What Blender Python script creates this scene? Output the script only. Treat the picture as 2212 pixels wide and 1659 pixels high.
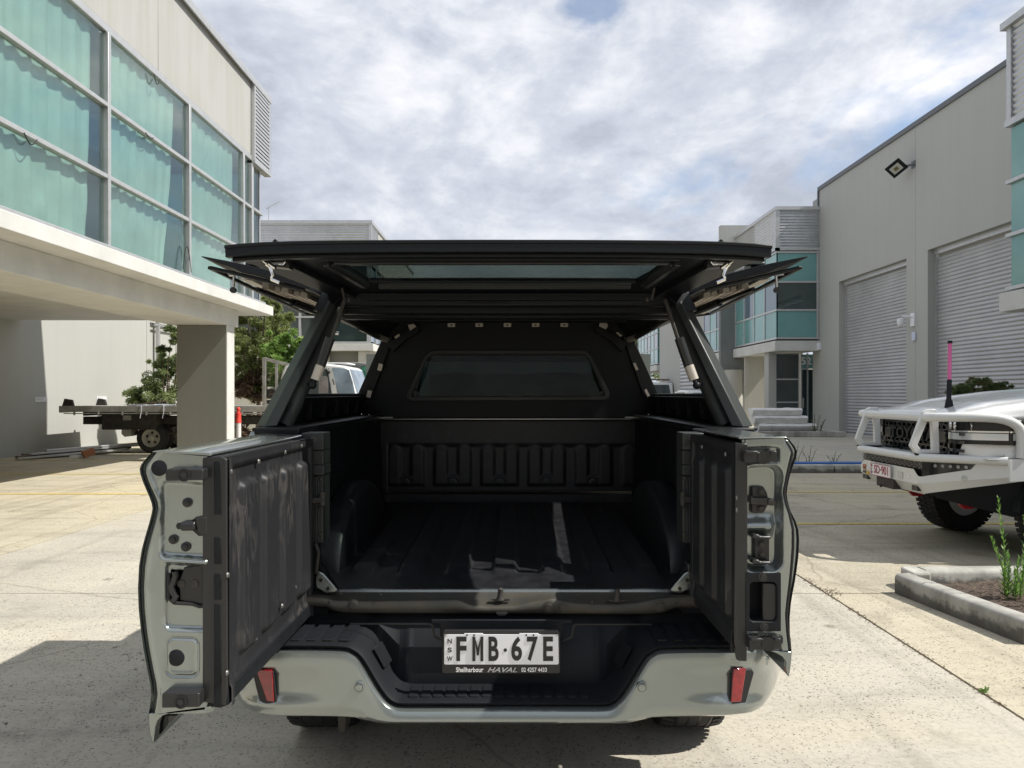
import bpy, math, random
from mathutils import Vector, Matrix, noise
R = random.Random(7)
sc = bpy.context.scene
for o in list(bpy.data.objects): bpy.data.objects.remove(o)

# ---------------------------------------------------------------- camera
F, CX, HY, H = 1600.0, 1110.0, 851.0, 1.5      # focal length, vanishing point (in 2212 px wide units), eye height
cam = bpy.data.cameras.new('camera'); co = bpy.data.objects.new('camera', cam)
sc.collection.objects.link(co); sc.camera = co
co.location = (0, 0, H); co.rotation_euler = (math.radians(90), 0, 0)
cam.sensor_width = 36; cam.lens = F/2212*36
cam.shift_x = -(CX-1106)/2212; cam.shift_y = (HY-829.5)/2212
cam.clip_start = 0.05; cam.clip_end = 3000

# ---------------------------------------------------------------- light
SUND = Vector((-1.0, 0.14, -1.22)).normalized()     # direction the light travels
to_sun = -SUND
elev = math.asin(to_sun.z); azim = math.atan2(to_sun.x, to_sun.y)
w = bpy.data.worlds.new('World'); sc.world = w; w.use_nodes = True
nt = w.node_tree; nt.nodes.clear()
def WN(t, **k):
    n = nt.nodes.new(t)
    for a, b in k.items(): setattr(n, a, b)
    return n
out = WN('ShaderNodeOutputWorld'); bg = WN('ShaderNodeBackground')
sky = WN('ShaderNodeTexSky', sky_type='NISHITA', sun_disc=False)
sky.sun_elevation = elev; sky.sun_rotation = azim; sky.air_density = 1.0; sky.dust_density = 1.2
bg.inputs['Strength'].default_value = 0.10
tc = WN('ShaderNodeTexCoord'); sep = WN('ShaderNodeSeparateXYZ')
nt.links.new(tc.outputs['Generated'], sep.inputs[0])
def wm(op, a, b, c=None):
    n = WN('ShaderNodeMath', operation=op)
    for i, v in enumerate((a, b, c)):
        if v is None: continue
        if isinstance(v, (int, float)): n.inputs[i].default_value = v
        else: nt.links.new(v, n.inputs[i])
    return n.outputs[0]
ux = wm('MULTIPLY', sep.outputs[0], 2.4); uy = wm('MULTIPLY', sep.outputs[1], 1.6); zz = wm('MULTIPLY', wm('MAXIMUM', sep.outputs[2], -0.1), 4.4)
cmb = WN('ShaderNodeCombineXYZ'); nt.links.new(ux, cmb.inputs[0]); nt.links.new(uy, cmb.inputs[1]); nt.links.new(zz, cmb.inputs[2])
def wnoise(scale, det, rough, dist=0.0, off=(0, 0, 0)):
    mp = WN('ShaderNodeMapping'); mp.inputs['Location'].default_value = off
    nt.links.new(cmb.outputs[0], mp.inputs[0])
    n = WN('ShaderNodeTexNoise'); n.inputs['Scale'].default_value = scale; n.inputs['Detail'].default_value = det
    n.inputs['Roughness'].default_value = rough; n.inputs['Distortion'].default_value = dist
    nt.links.new(mp.outputs[0], n.inputs['Vector']); return n.outputs['Fac']
def wramp(fac, pts):
    r = WN('ShaderNodeValToRGB'); e = r.color_ramp.elements
    while len(e) < len(pts): e.new(0.5)
    for i, (p, c) in enumerate(pts): e[i].position = p; e[i].color = (c[0], c[1], c[2], 1)
    nt.links.new(fac, r.inputs[0]); return r.outputs[0]
n1 = wnoise(1.25, 8, 0.58, 0.35, (2.9, 0.9, 0.4)); n2 = wnoise(3.4, 9, 0.62, 0.25, (4.1, 2.2, 0))
mixn = wm('ADD', wm('MULTIPLY', n1, 0.62), wm('MULTIPLY', n2, 0.38))
cloud = wramp(mixn, [(0.36, (2.7, 2.95, 3.5)), (0.45, (3.4, 3.65, 4.25)), (0.52, (4.3, 4.55, 5.1)), (0.58, (5.4, 5.55, 5.9)), (0.65, (6.5, 6.5, 6.7))])
cover = wramp(wnoise(1.1, 6, 0.55, 0.2, (9.3, 5.1, 0)), [(0.60, (1, 1, 1)), (0.70, (0, 0, 0))])
# a small break of blue high ahead
def hole(dx, dz, rad):
    l_ = math.sqrt(dx*dx+1+dz*dz); hx, hy = dx/l_*2.4, dz/l_*4.4
    d2 = wm('POWER', wm('ADD', wm('POWER', wm('SUBTRACT', ux, hx), 2.0), wm('POWER', wm('SUBTRACT', zz, hy), 2.0)), 0.5)
    return wm('ADD', wm('DIVIDE', d2, rad), wm('MULTIPLY', wm('SUBTRACT', n2, 0.5), 3.2))
hm = hole(.115, .525, .11)
hc = wramp(hm, [(0.30, (0.35, .35, .35)), (1.25, (1, 1, 1))])
mm_ = WN('ShaderNodeMixRGB'); mm_.blend_type = 'MULTIPLY'; mm_.inputs[0].default_value = 1; nt.links.new(cover, mm_.inputs[1]); nt.links.new(hc, mm_.inputs[2]); cover = mm_.outputs[0]
mx = WN('ShaderNodeMixRGB'); nt.links.new(cover, mx.inputs[0]); nt.links.new(sky.outputs[0], mx.inputs[1]); nt.links.new(cloud, mx.inputs[2])
nt.links.new(mx.outputs[0], bg.inputs['Color']); nt.links.new(bg.outputs[0], out.inputs[0])
sl = bpy.data.lights.new('sun', 'SUN'); so = bpy.data.objects.new('sun', sl); sc.collection.objects.link(so)
sl.energy = 3.5; sl.angle = math.radians(0.55); sl.color = (1.0, 0.955, 0.88)
so.rotation_euler = SUND.to_track_quat('-Z', 'Y').to_euler(); so.location = (20, -3, 30)
vs = sc.view_settings; vs.view_transform = 'Standard'; vs.look = 'None'; vs.gamma = 1; vs.use_curve_mapping = False
vs.exposure = 0.70
try:
    sc.cycles.max_bounces = 8; sc.cycles.transparent_max_bounces = 16; sc.cycles.caustics_reflective = False; sc.cycles.caustics_refractive = False
except Exception: pass

# ---------------------------------------------------------------- helpers
K = 2212/4032
def P(px, py, d): return Vector(((px-CX)*d/F, d, H+(HY-py)*d/F))
def Z(x0, y0, s):
    def f(x, y, d): return P((x0+x/s)*K, (y0+y/s)*K, d)
    f.px = lambda x, y: ((x0+x/s)*K, (y0+y/s)*K)
    return f
zE = Z(500, 1650, 1.2078); zF = Z(2600, 1600, 1.4429); zG = Z(800, 880, 1.7015); zH = Z(2000, 880, 1.8433)
zI = Z(1100, 2200, 2.212); zJ = Z(2000, 2200, 1.9235); zK = Z(1150, 1600, 1.9522); zL = Z(1950, 1600, 1.9522)
zO = Z(900, 1100, 2.5529); zQ = Z(3350, 1500, 2.5528); zN = Z(2900, 2100, 1.795); zT = Z(2450, 1200, 3.191); zU = Z(1100, 1350, 5.53)
def lerp(a, b, t): return a+(b-a)*t
def sstep(a, b, x):
    t = max(0.0, min(1.0, (x-a)/(b-a))) if b != a else float(x > a)
    return t*t*(3-2*t)
def interp(tab, x):
    if x <= tab[0][0]: return tab[0][1]
    for (a, va), (b, vb) in zip(tab, tab[1:]):
        if x <= b: return va+(vb-va)*(x-a)/(b-a)
    return tab[-1][1]
def rrect(x, y, x0, x1, y0, y1, r):          # signed distance to a rounded rectangle (negative inside)
    cx, cy = (x0+x1)/2, (y0+y1)/2; hx, hy = abs(x1-x0)/2-r, abs(y1-y0)/2-r
    qx, qy = abs(x-cx)-hx, abs(y-cy)-hy
    return math.hypot(max(qx, 0), max(qy, 0))+min(max(qx, qy), 0)-r

class MB:
    def __init__(s): s.v = []; s.f = []
    def add(s, vs, fs):
        n = len(s.v); s.v += [Vector(p) for p in vs]; s.f += [tuple(i+n for i in f) for f in fs]; return s
    def box(s, x0, x1, y0, y1, z0, z1):
        x0, x1 = sorted((x0, x1)); y0, y1 = sorted((y0, y1)); z0, z1 = sorted((z0, z1))
        return s.add([(x0,y0,z0),(x1,y0,z0),(x1,y1,z0),(x0,y1,z0),(x0,y0,z1),(x1,y0,z1),(x1,y1,z1),(x0,y1,z1)],
                     [(0,3,2,1),(4,5,6,7),(0,1,5,4),(1,2,6,5),(2,3,7,6),(3,0,4,7)])
    def poly(s, pts): return s.add(pts, [tuple(range(len(pts)))])
    def prism(s, pts, vec):
        n = len(pts); vec = Vector(vec); pts = [Vector(p) for p in pts]
        return s.add(pts+[p+vec for p in pts], [tuple(range(n))[::-1], tuple(range(n, 2*n))]+[(i, (i+1) % n, n+(i+1) % n, n+i) for i in range(n)])
    def hexa(s, a, b):                        # two matching quads
        return s.add(list(a)+list(b), [(3,2,1,0),(4,5,6,7),(0,1,5,4),(1,2,6,5),(2,3,7,6),(3,0,4,7)])
    def bar(s, p, q, w, h, up=(0, 0, 1)):
        p, q = Vector(p), Vector(q); t = (q-p).normalized(); up = Vector(up)
        a = t.cross(up)
        if a.length < 1e-4: a = t.cross(Vector((1, 0, 0)))
        a.normalize(); b = a.cross(t).normalized(); a *= w/2; b *= h/2
        return s.hexa([p-a-b, p+a-b, p+a+b, p-a+b], [q-a-b, q+a-b, q+a+b, q-a+b])
    def tube(s, path, r, n=10, caps=True):
        path = [Vector(p) for p in path]; m = len(path); rs = r if isinstance(r, (list, tuple)) else [r]*m
        prev = None; rings = []
        for i, p in enumerate(path):
            t = (path[min(i+1, m-1)]-path[max(i-1, 0)])
            if t.length < 1e-9: t = Vector((0, 0, 1))
            t.normalize()
            if prev is None:
                a = t.cross(Vector((0, 0, 1)))
                if a.length < 0.05: a = t.cross(Vector((1, 0, 0)))
            else: a = prev-t*prev.dot(t)
            a.normalize(); prev = a; b = t.cross(a)
            rings.append([p+(a*math.cos(2*math.pi*k/n)+b*math.sin(2*math.pi*k/n))*rs[i] for k in range(n)])
        vs = [q for g in rings for q in g]; fs = []
        for i in range(m-1):
            for k in range(n): fs.append((i*n+k, i*n+(k+1) % n, (i+1)*n+(k+1) % n, (i+1)*n+k))
        if caps: fs += [tuple(range(n))[::-1], tuple((m-1)*n+k for k in range(n))]
        return s.add(vs, fs)
    def cyl(s, p, q, r, n=14): return s.tube([p, q], r, n)
    def lathe(s, c, axis, prof, n=24, caps=True):        # prof: (distance along axis, radius)
        c, axis = Vector(c), Vector(axis).normalized()
        a = axis.cross(Vector((0, 0, 1)))
        if a.length < 0.1: a = axis.cross(Vector((1, 0, 0)))
        a.normalize(); b = axis.cross(a); vs = []; fs = []; m = len(prof)
        for h, r in prof:
            for k in range(n):
                g = 2*math.pi*k/n; vs.append(c+axis*h+(a*math.cos(g)+b*math.sin(g))*r)
        for i in range(m-1):
            for k in range(n): fs.append((i*n+k, i*n+(k+1) % n, (i+1)*n+(k+1) % n, (i+1)*n+k))
        if caps: fs += [tuple(range(n))[::-1], tuple((m-1)*n+k for k in range(n))]
        return s.add(vs, fs)
    def grid(s, fn, nu, nv, closeu=False):
        vs = [fn(i/nu, j/nv) for j in range(nv+1) for i in range(nu+1)]
        return s.add(vs, [(j*(nu+1)+i, j*(nu+1)+i+1, (j+1)*(nu+1)+i+1, (j+1)*(nu+1)+i) for j in range(nv) for i in range(nu)])
    def sphere(s, c, r, n=12, m=8):
        return s.lathe(Vector(c), (0, 0, 1), [(-r*math.cos(math.pi*(j+.01)/(m+.02)), max(1e-4, r*math.sin(math.pi*(j+.01)/(m+.02)))) for j in range(m+1)], n)
    def build(s, name, mat, parent=None, bevel=0, smooth=None, seg=2, local=False, recalc=True, angle=32):
        me = bpy.data.meshes.new(name)
        inv = None
        if parent is not None and not local: inv = ROOTM[parent.name]
        vs = [inv @ v for v in s.v] if inv is not None else s.v
        me.from_pydata([tuple(v) for v in vs], [], s.f)
        if recalc:
            import bmesh
            b = bmesh.new(); b.from_mesh(me); bmesh.ops.recalc_face_normals(b, faces=b.faces); b.to_mesh(me); b.free()
        o = bpy.data.objects.new(name, me); sc.collection.objects.link(o)
        if isinstance(mat, (list, tuple)):
            for m_ in mat: me.materials.append(m_)
        else: me.materials.append(mat)
        if smooth or (smooth is None and bevel):
            me.polygons.foreach_set('use_smooth', [True]*len(me.polygons))
            try: me.set_sharp_from_angle(angle=math.radians(angle))
            except Exception: pass
        if bevel:
            md = o.modifiers.new('bevel', 'BEVEL'); md.width = bevel; md.segments = seg; md.limit_method = 'ANGLE'; md.angle_limit = math.radians(35)
            md.harden_normals = False
        if parent is not None:
            o.parent = parent; ROOTM[o.name] = ROOTM[parent.name]
        else: ROOTM[o.name] = Matrix.Identity(4)
        return o
ROOTM = {}
def thing(name, label, cat, loc=(0, 0, 0), rz=0.0, group=None):
    o = bpy.data.objects.new(name, None); sc.collection.objects.link(o); o.location = loc; o.rotation_euler = (0, 0, rz)
    o.empty_display_size = 0.2
    o['label'] = label; o['category'] = cat
    if group: o['group'] = group
    ROOTM[o.name] = (Matrix.Translation(Vector(loc)) @ Matrix.Rotation(rz, 4, 'Z')).inverted(); return o
def tag(o, label, cat, group=None):
    o['label'] = label; o['category'] = cat
    if group: o['group'] = group
    return o
def struct(o): o['kind'] = 'structure'; return o
def stuff(o): o['kind'] = 'stuff'; return o
def dup(o, parent=None, loc=None, rz=None):
    c = o.copy(); sc.collection.objects.link(c)
    if parent is not None: c.parent = parent
    if loc is not None: c.location = loc
    if rz is not None: c.rotation_euler = (0, 0, rz)
    for ch in list(o.children): dup(ch, c)
    return c
def clone(o, delta, parent):                 # a piece shifted by delta sharing the mesh
    c = o.copy(); sc.collection.objects.link(c); c.parent = parent; c.location = o.location+Vector(delta); return c
def text(body, size, mat, parent, origin, xdir, ydir, name='lettering', ex=0.002, bold=0.0, sx=1.0, align='CENTER', shear=0.0, spacing=1.0):
    cu = bpy.data.curves.new(name, 'FONT'); cu.body = body; cu.size = size; cu.extrude = ex; cu.offset = bold
    cu.align_x = align; cu.align_y = 'CENTER'; cu.shear = shear; cu.resolution_u = 4; cu.space_character = spacing
    t = bpy.data.objects.new(name, cu); sc.collection.objects.link(t)
    dg = bpy.context.evaluated_depsgraph_get(); me = bpy.data.meshes.new_from_object(t.evaluated_get(dg))
    bpy.data.objects.remove(t)
    xd, yd = Vector(xdir).normalized(), Vector(ydir).normalized(); zd = xd.cross(yd)
    Mx = Matrix((xd*sx, yd, zd)).transposed().to_4x4(); Mx.translation = Vector(origin)
    me.transform(ROOTM[parent.name] @ Mx); me.name = name
    me.materials.clear(); me.materials.append(mat)
    o = bpy.data.objects.new(name, me); sc.collection.objects.link(o); o.parent = parent; ROOTM[o.name] = ROOTM[parent.name]
    return o

# ---------------------------------------------------------------- materials
def M(name, col, rough=0.5, metal=0.0, var=0.0, vs=3.0, bump=0.0, bs=40.0, coat=0.0, spec=0.5, col2=None, rvar=0.0, emit=None, det=5.0):
    m = bpy.data.materials.new(name); m.use_nodes = True; t = m.node_tree; b = t.nodes['Principled BSDF']
    b.inputs['Base Color'].default_value = (*col, 1); b.inputs['Roughness'].default_value = rough; b.inputs['Metallic'].default_value = metal
    b.inputs['Coat Weight'].default_value = coat; b.inputs['Coat Roughness'].default_value = 0.08; b.inputs['Specular IOR Level'].default_value = spec
    if emit: b.inputs['Emission Color'].default_value = (*col, 1); b.inputs['Emission Strength'].default_value = emit
    if var or bump or rvar or col2:
        g = t.nodes.new('ShaderNodeNewGeometry')
        n = t.nodes.new('ShaderNodeTexNoise'); n.inputs['Scale'].default_value = vs; n.inputs['Detail'].default_value = det; n.inputs['Roughness'].default_value = 0.62
        t.links.new(g.outputs['Position'], n.inputs['Vector'])
        if var or col2:
            r = t.nodes.new('ShaderNodeValToRGB'); c2 = col2 or tuple(max(0, c*(1-var)) for c in col); c1 = tuple(min(1, c*(1+var*.6)) for c in col)
            r.color_ramp.elements[0].position = 0.34; r.color_ramp.elements[1].position = 0.66
            r.color_ramp.elements[0].color = (*c2, 1); r.color_ramp.elements[1].color = (*c1, 1)
            t.links.new(n.outputs['Fac'], r.inputs[0]); t.links.new(r.outputs[0], b.inputs['Base Color'])
        if rvar:
            mr = t.nodes.new('ShaderNodeMapRange'); mr.inputs[3].default_value = max(0.02, rough-rvar); mr.inputs[4].default_value = min(1, rough+rvar)
            t.links.new(n.outputs['Fac'], mr.inputs[0]); t.links.new(mr.outputs[0], b.inputs['Roughness'])
        if bump:
            n2 = t.nodes.new('ShaderNodeTexNoise'); n2.inputs['Scale'].default_value = bs; n2.inputs['Detail'].default_value = 3
            t.links.new(g.outputs['Position'], n2.inputs['Vector'])
            bp = t.nodes.new('ShaderNodeBump'); bp.inputs['Strength'].default_value = bump; bp.inputs['Distance'].default_value = 0.01
            t.links.new(n2.outputs['Fac'], bp.inputs['Height']); t.links.new(bp.outputs[0], b.inputs['Normal'])
    return m
def glass(name, tint, refl=0.15, rough=0.02, ior=1.5):
    m = bpy.data.materials.new(name); m.use_nodes = True; t = m.node_tree; t.nodes.clear()
    o = t.nodes.new('ShaderNodeOutputMaterial'); tr = t.nodes.new('ShaderNodeBsdfTransparent'); tr.inputs[0].default_value = (*tint, 1)
    gl = t.nodes.new('ShaderNodeBsdfGlossy'); gl.inputs['Roughness'].default_value = rough; gl.inputs['Color'].default_value = (0.95, 1, 0.98, 1)
    lw = t.nodes.new('ShaderNodeLayerWeight'); lw.inputs['Blend'].default_value = .5
    pw = t.nodes.new('ShaderNodeMath'); pw.operation = 'POWER'; pw.inputs[1].default_value = 4.0; t.links.new(lw.outputs['Facing'], pw.inputs[0])
    ad = t.nodes.new('ShaderNodeMath'); ad.operation = 'MULTIPLY_ADD'; ad.use_clamp = True; ad.inputs[1].default_value = .8-refl; ad.inputs[2].default_value = refl
    t.links.new(pw.outputs[0], ad.inputs[0]); mxs = t.nodes.new('ShaderNodeMixShader')
    t.links.new(ad.outputs[0], mxs.inputs[0]); t.links.new(tr.outputs[0], mxs.inputs[1]); t.links.new(gl.outputs[0], mxs.inputs[2]); t.links.new(mxs.outputs[0], o.inputs[0])
    return m
def concrete_ground(name, base, yellow):
    m = bpy.data.materials.new(name); m.use_nodes = True; t = m.node_tree; b = t.nodes['Principled BSDF']; L = t.links
    g = t.nodes.new('ShaderNodeNewGeometry')
    def nz(s, d, r, vec=None, dist=0):
        n = t.nodes.new('ShaderNodeTexNoise'); n.inputs['Scale'].default_value = s; n.inputs['Detail'].default_value = d; n.inputs['Roughness'].default_value = r; n.inputs['Distortion'].default_value = dist
        L.new(vec or g.outputs['Position'], n.inputs['Vector']); return n.outputs['Fac']
    def rp(f, p):
        r = t.nodes.new('ShaderNodeValToRGB'); e = r.color_ramp.elements
        while len(e) < len(p): e.new(.5)
        for i, (q, c) in enumerate(p): e[i].position = q; e[i].color = (*c, 1)
        L.new(f, r.inputs[0]); return r.outputs[0]
    def mul(a, c, fac=1.0, mode='MULTIPLY'):
        x = t.nodes.new('ShaderNodeMixRGB'); x.blend_type = mode; x.inputs[0].default_value = fac
        L.new(a, x.inputs[1]); L.new(c, x.inputs[2]); return x.outputs[0]
    mp = t.nodes.new('ShaderNodeMapping'); mp.inputs['Scale'].default_value = (0.35, 1.6, 1); L.new(g.outputs['Position'], mp.inputs[0])
    big = rp(nz(0.28, 6, .6, dist=.5), [(0.30, tuple(c*.74 for c in base)), (0.5, base), (0.70, yellow)])
    streak = rp(nz(1.3, 8, .7, mp.outputs[0], .6), [(0.30, (.72, .71, .70)), (0.48, (.95, .95, .95)), (0.7, (1.06, 1.05, 1.02))])
    stain = rp(nz(1.7, 5, .6), [(0.26, (.62, .61, .60)), (0.40, (1, 1, 1))])
    c = mul(mul(big, streak), stain, .8)
    fine = rp(nz(38, 4, .7), [(0.30, (.70, .69, .67)), (0.5, (1, 1, 1)), (.7, (1.08, 1.08, 1.08))])
    c = mul(c, fine, .75)
    vo = t.nodes.new('ShaderNodeTexVoronoi'); vo.inputs['Scale'].default_value = 60; vo.inputs['Randomness'].default_value = 1
    wv = t.nodes.new('ShaderNodeMapping'); wv.inputs['Scale'].default_value = (1, 1, 1); L.new(g.outputs['Position'], wv.inputs[0]); L.new(wv.outputs[0], vo.inputs['Vector'])
    spk = rp(vo.outputs['Distance'], [(0.20, (.22, .22, .23)), (0.30, (1, 1, 1))])
    # where the mortar has worn off the aggregate shows
    pm = rp(nz(0.55, 4, .65), [(0.36, (0, 0, 0)), (0.50, (1, 1, 1))])
    sel = rp(nz(21, 2, .5), [(0.43, (0, 0, 0)), (0.52, (1, 1, 1))])
    mm = t.nodes.new('ShaderNodeMixRGB'); mm.blend_type = 'MULTIPLY'; mm.inputs[0].default_value = 1; L.new(pm, mm.inputs[1]); L.new(sel, mm.inputs[2])
    x = t.nodes.new('ShaderNodeMixRGB'); x.blend_type = 'MULTIPLY'; L.new(mm.outputs[0], x.inputs[0]); L.new(c, x.inputs[1]); L.new(spk, x.inputs[2])
    # oil drips, old tyre tracks and hairline cracks
    v2 = t.nodes.new('ShaderNodeTexVoronoi'); v2.inputs['Scale'].default_value = 1.3; L.new(g.outputs['Position'], v2.inputs['Vector'])
    drip = rp(v2.outputs['Distance'], [(.030, (.52, .50, .48)), (.075, (1, 1, 1))])
    m2 = t.nodes.new('ShaderNodeMapping'); m2.inputs['Scale'].default_value = (2.2, .12, 1); m2.inputs['Rotation'].default_value = (0, 0, .35); L.new(g.outputs['Position'], m2.inputs[0])
    track = rp(nz(1.0, 4, .6, m2.outputs[0], 1.2), [(.33, (.78, .775, .77)), (.45, (1, 1, 1))])
    v3 = t.nodes.new('ShaderNodeTexVoronoi'); v3.feature = 'DISTANCE_TO_EDGE'; v3.inputs['Scale'].default_value = .33
    wp_ = t.nodes.new('ShaderNodeMixRGB'); wp_.inputs[0].default_value = .12; nn = t.nodes.new('ShaderNodeTexNoise'); nn.inputs['Scale'].default_value = 2.5; nn.inputs['Detail'].default_value = 6; L.new(g.outputs['Position'], nn.inputs['Vector'])
    L.new(g.outputs['Position'], wp_.inputs[1]); L.new(nn.outputs['Color'], wp_.inputs[2]); L.new(wp_.outputs[0], v3.inputs['Vector'])
    crack = rp(v3.outputs['Distance'], [(.0008, (.62, .60, .57)), (.0022, (1, 1, 1))])
    fin = mul(mul(mul(x.outputs[0], drip, .8), track, .8), crack, .8)
    L.new(fin, b.inputs['Base Color']); b.inputs['Roughness'].default_value = .85; b.inputs['Specular IOR Level'].default_value = .25
    bp = t.nodes.new('ShaderNodeBump'); bp.inputs['Strength'].default_value = .35; bp.inputs['Distance'].default_value = .006
    L.new(nz(90, 3, .7), bp.inputs['Height']); L.new(bp.outputs[0], b.inputs['Normal'])
    return m
def leafmat(name, c1, c2, c3):
    m = bpy.data.materials.new(name); m.use_nodes = True; t = m.node_tree; b = t.nodes['Principled BSDF']; L = t.links
    g = t.nodes.new('ShaderNodeNewGeometry'); n = t.nodes.new('ShaderNodeTexNoise'); n.inputs['Scale'].default_value = 2.3; n.inputs['Detail'].default_value = 6; n.inputs['Roughness'].default_value = .75
    L.new(g.outputs['Position'], n.inputs['Vector']); r = t.nodes.new('ShaderNodeValToRGB'); e = r.color_ramp.elements; e.new(.5)
    for i, (p, c) in enumerate(((.34, c1), (.5, c2), (.66, c3))): e[i].position = p; e[i].color = (*c, 1)
    L.new(n.outputs['Fac'], r.inputs[0]); L.new(r.outputs[0], b.inputs['Base Color']); b.inputs['Roughness'].default_value = .5
    tl = t.nodes.new('ShaderNodeBsdfTranslucent'); L.new(r.outputs[0], tl.inputs[0]); mxs = t.nodes.new('ShaderNodeMixShader'); mxs.inputs[0].default_value = .5
    o = t.nodes['Material Output']; L.new(b.outputs[0], mxs.inputs[1]); L.new(tl.outputs[0], mxs.inputs[2]); L.new(mxs.outputs[0], o.inputs[0]); return m
def streaked(name, col, dark, amt=0.5):      # rain-streaked render or precast panel
    m = bpy.data.materials.new(name); m.use_nodes = True; t = m.node_tree; b = t.nodes['Principled BSDF']; L = t.links
    g = t.nodes.new('ShaderNodeNewGeometry'); mp = t.nodes.new('ShaderNodeMapping'); mp.inputs['Scale'].default_value = (2.6, 2.6, .22); L.new(g.outputs['Position'], mp.inputs[0])
    n = t.nodes.new('ShaderNodeTexNoise'); n.inputs['Scale'].default_value = 1.3; n.inputs['Detail'].default_value = 7; n.inputs['Roughness'].default_value = .65; L.new(mp.outputs[0], n.inputs['Vector'])
    n2 = t.nodes.new('ShaderNodeTexNoise'); n2.inputs['Scale'].default_value = .7; n2.inputs['Detail'].default_value = 4; L.new(g.outputs['Position'], n2.inputs['Vector'])
    a = t.nodes.new('ShaderNodeMath'); a.operation = 'MULTIPLY_ADD'; a.inputs[1].default_value = .65; L.new(n.outputs['Fac'], a.inputs[0])
    q = t.nodes.new('ShaderNodeMath'); q.operation = 'MULTIPLY'; q.inputs[1].default_value = .35; L.new(n2.outputs['Fac'], q.inputs[0]); L.new(q.outputs[0], a.inputs[2])
    r = t.nodes.new('ShaderNodeValToRGB'); e = r.color_ramp.elements
    e[0].position = .36; e[0].color = (*tuple(lerp(c, d, amt) for c, d in zip(col, dark)), 1); e[1].position = .56; e[1].color = (*col, 1)
    L.new(a.outputs[0], r.inputs[0]); L.new(r.outputs[0], b.inputs['Base Color']); b.inputs['Roughness'].default_value = .8; b.inputs['Specular IOR Level'].default_value = .3
    bp = t.nodes.new('ShaderNodeBump'); bp.inputs['Strength'].default_value = .12; bp.inputs['Distance'].default_value = .01
    n3 = t.nodes.new('ShaderNodeTexNoise'); n3.inputs['Scale'].default_value = 30; L.new(g.outputs['Position'], n3.inputs['Vector']); L.new(n3.outputs['Fac'], bp.inputs['Height']); L.new(bp.outputs[0], b.inputs['Normal'])
    return m
mSlab = concrete_ground('concrete slab', (.50, .47, .40), (.52, .47, .365))
mSlabY = concrete_ground('concrete slab warm', (.51, .465, .36), (.54, .48, .34))
mJoint = M('joint dirt', (.07, .062, .05), .95, var=.4, vs=9)
mFar = M('far ground', (.32, .31, .28), .9, var=.2, vs=.4)
mKerb = streaked('kerb concrete', (.48, .47, .43), (.13, .125, .11), .75)
def kerb_stain(m):      # grime splashed up the lower half of the kerb, with its own ragged upper edge
    t = m.node_tree; L = t.links; b = t.nodes['Principled BSDF']; src = b.inputs['Base Color'].links[0].from_socket
    g = t.nodes.new('ShaderNodeNewGeometry'); sp_ = t.nodes.new('ShaderNodeSeparateXYZ'); L.new(g.outputs['Position'], sp_.inputs[0])
    n = t.nodes.new('ShaderNodeTexNoise'); n.inputs['Scale'].default_value = 7; n.inputs['Detail'].default_value = 7; n.inputs['Roughness'].default_value = .7; L.new(g.outputs['Position'], n.inputs['Vector'])
    a = t.nodes.new('ShaderNodeMath'); a.operation = 'MULTIPLY_ADD'; a.inputs[1].default_value = -.26; L.new(n.outputs['Fac'], a.inputs[0]); L.new(sp_.outputs[2], a.inputs[2])
    r = t.nodes.new('ShaderNodeMapRange'); r.inputs[1].default_value = -.075; r.inputs[2].default_value = -.035; r.inputs[3].default_value = .38; r.inputs[4].default_value = 1; L.new(a.outputs[0], r.inputs[0])
    x = t.nodes.new('ShaderNodeMixRGB'); x.blend_type = 'MULTIPLY'; x.inputs[0].default_value = 1; L.new(src, x.inputs[1]); L.new(r.outputs[0], x.inputs[2]); L.new(x.outputs[0], b.inputs['Base Color'])
kerb_stain(mKerb)
mYel = M('worn yellow line paint', (.60, .45, .10), .7, var=.35, vs=14)
mRender = streaked('cream render', (.52, .51, .455), (.38, .37, .32), .55)
mPanel = streaked('precast parapet', (.43, .43, .415), (.35, .34, .29), .55)
mWhite = M('white painted concrete', (.62, .62, .595), .65, var=.10, vs=1.6, bump=.1)
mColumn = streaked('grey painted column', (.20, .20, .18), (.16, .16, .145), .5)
mGreyWall = streaked('grey green painted wall', (.46, .465, .44), (.41, .415, .39), .35)
mFin = M('dark grey painted wall', (.19, .20, .195), .7, var=.12, vs=1.2)
mAlu = M('aluminium frame', (.55, .56, .56), .42, .55, var=.08, vs=8)
mZinc = M('corrugated zincalume', (.56, .58, .60), .36, .75, var=.10, vs=2.5, rvar=.08)
mSlat = M('roller door slat', (.48, .485, .49), .42, .35, var=.12, vs=.9, rvar=.1)
mGutter = M('dark grey capping', (.13, .14, .15), .45, .3)
gGreen = glass('green tinted glass', (.79, .89, .86), .09)
gTeal = glass('teal spandrel glass', (.22, .40, .39), .10)
mSpand = M('teal spandrel', (.16, .36, .35), .12, spec=.8, var=.12, vs=.7)
mTealLt = M('light teal spandrel', (.22, .44, .42), .10, spec=.8, var=.15, vs=.5)
mDarkGl = M('dark glazing', (.035, .055, .055), .05, spec=.9, var=.4, vs=.5)
mGreyBlueGl = M('reflective blue grey glazing', (.12, .17, .22), .04, spec=1.0)
mCurtain = M('hanging foil curtain', (.60, .66, .62), .42, .25, var=.10, vs=2, bump=.25, bs=7)
mRoom = M('dim room interior', (.20, .22, .20), .9)
mPaint = M('silver green car paint', (.275, .305, .297), .26, .72, coat=1.0, var=.03, vs=300)
mPaintHi = M('silver green rolled edge', (.48, .52, .50), .22, .85, coat=.8)
mPlas = M('black textured plastic', (.010, .0115, .0145), .6, bump=.12, bs=500, spec=.28)
mPlasS = M('black smooth plastic', (.022, .022, .023), .32, spec=.45)
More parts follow.
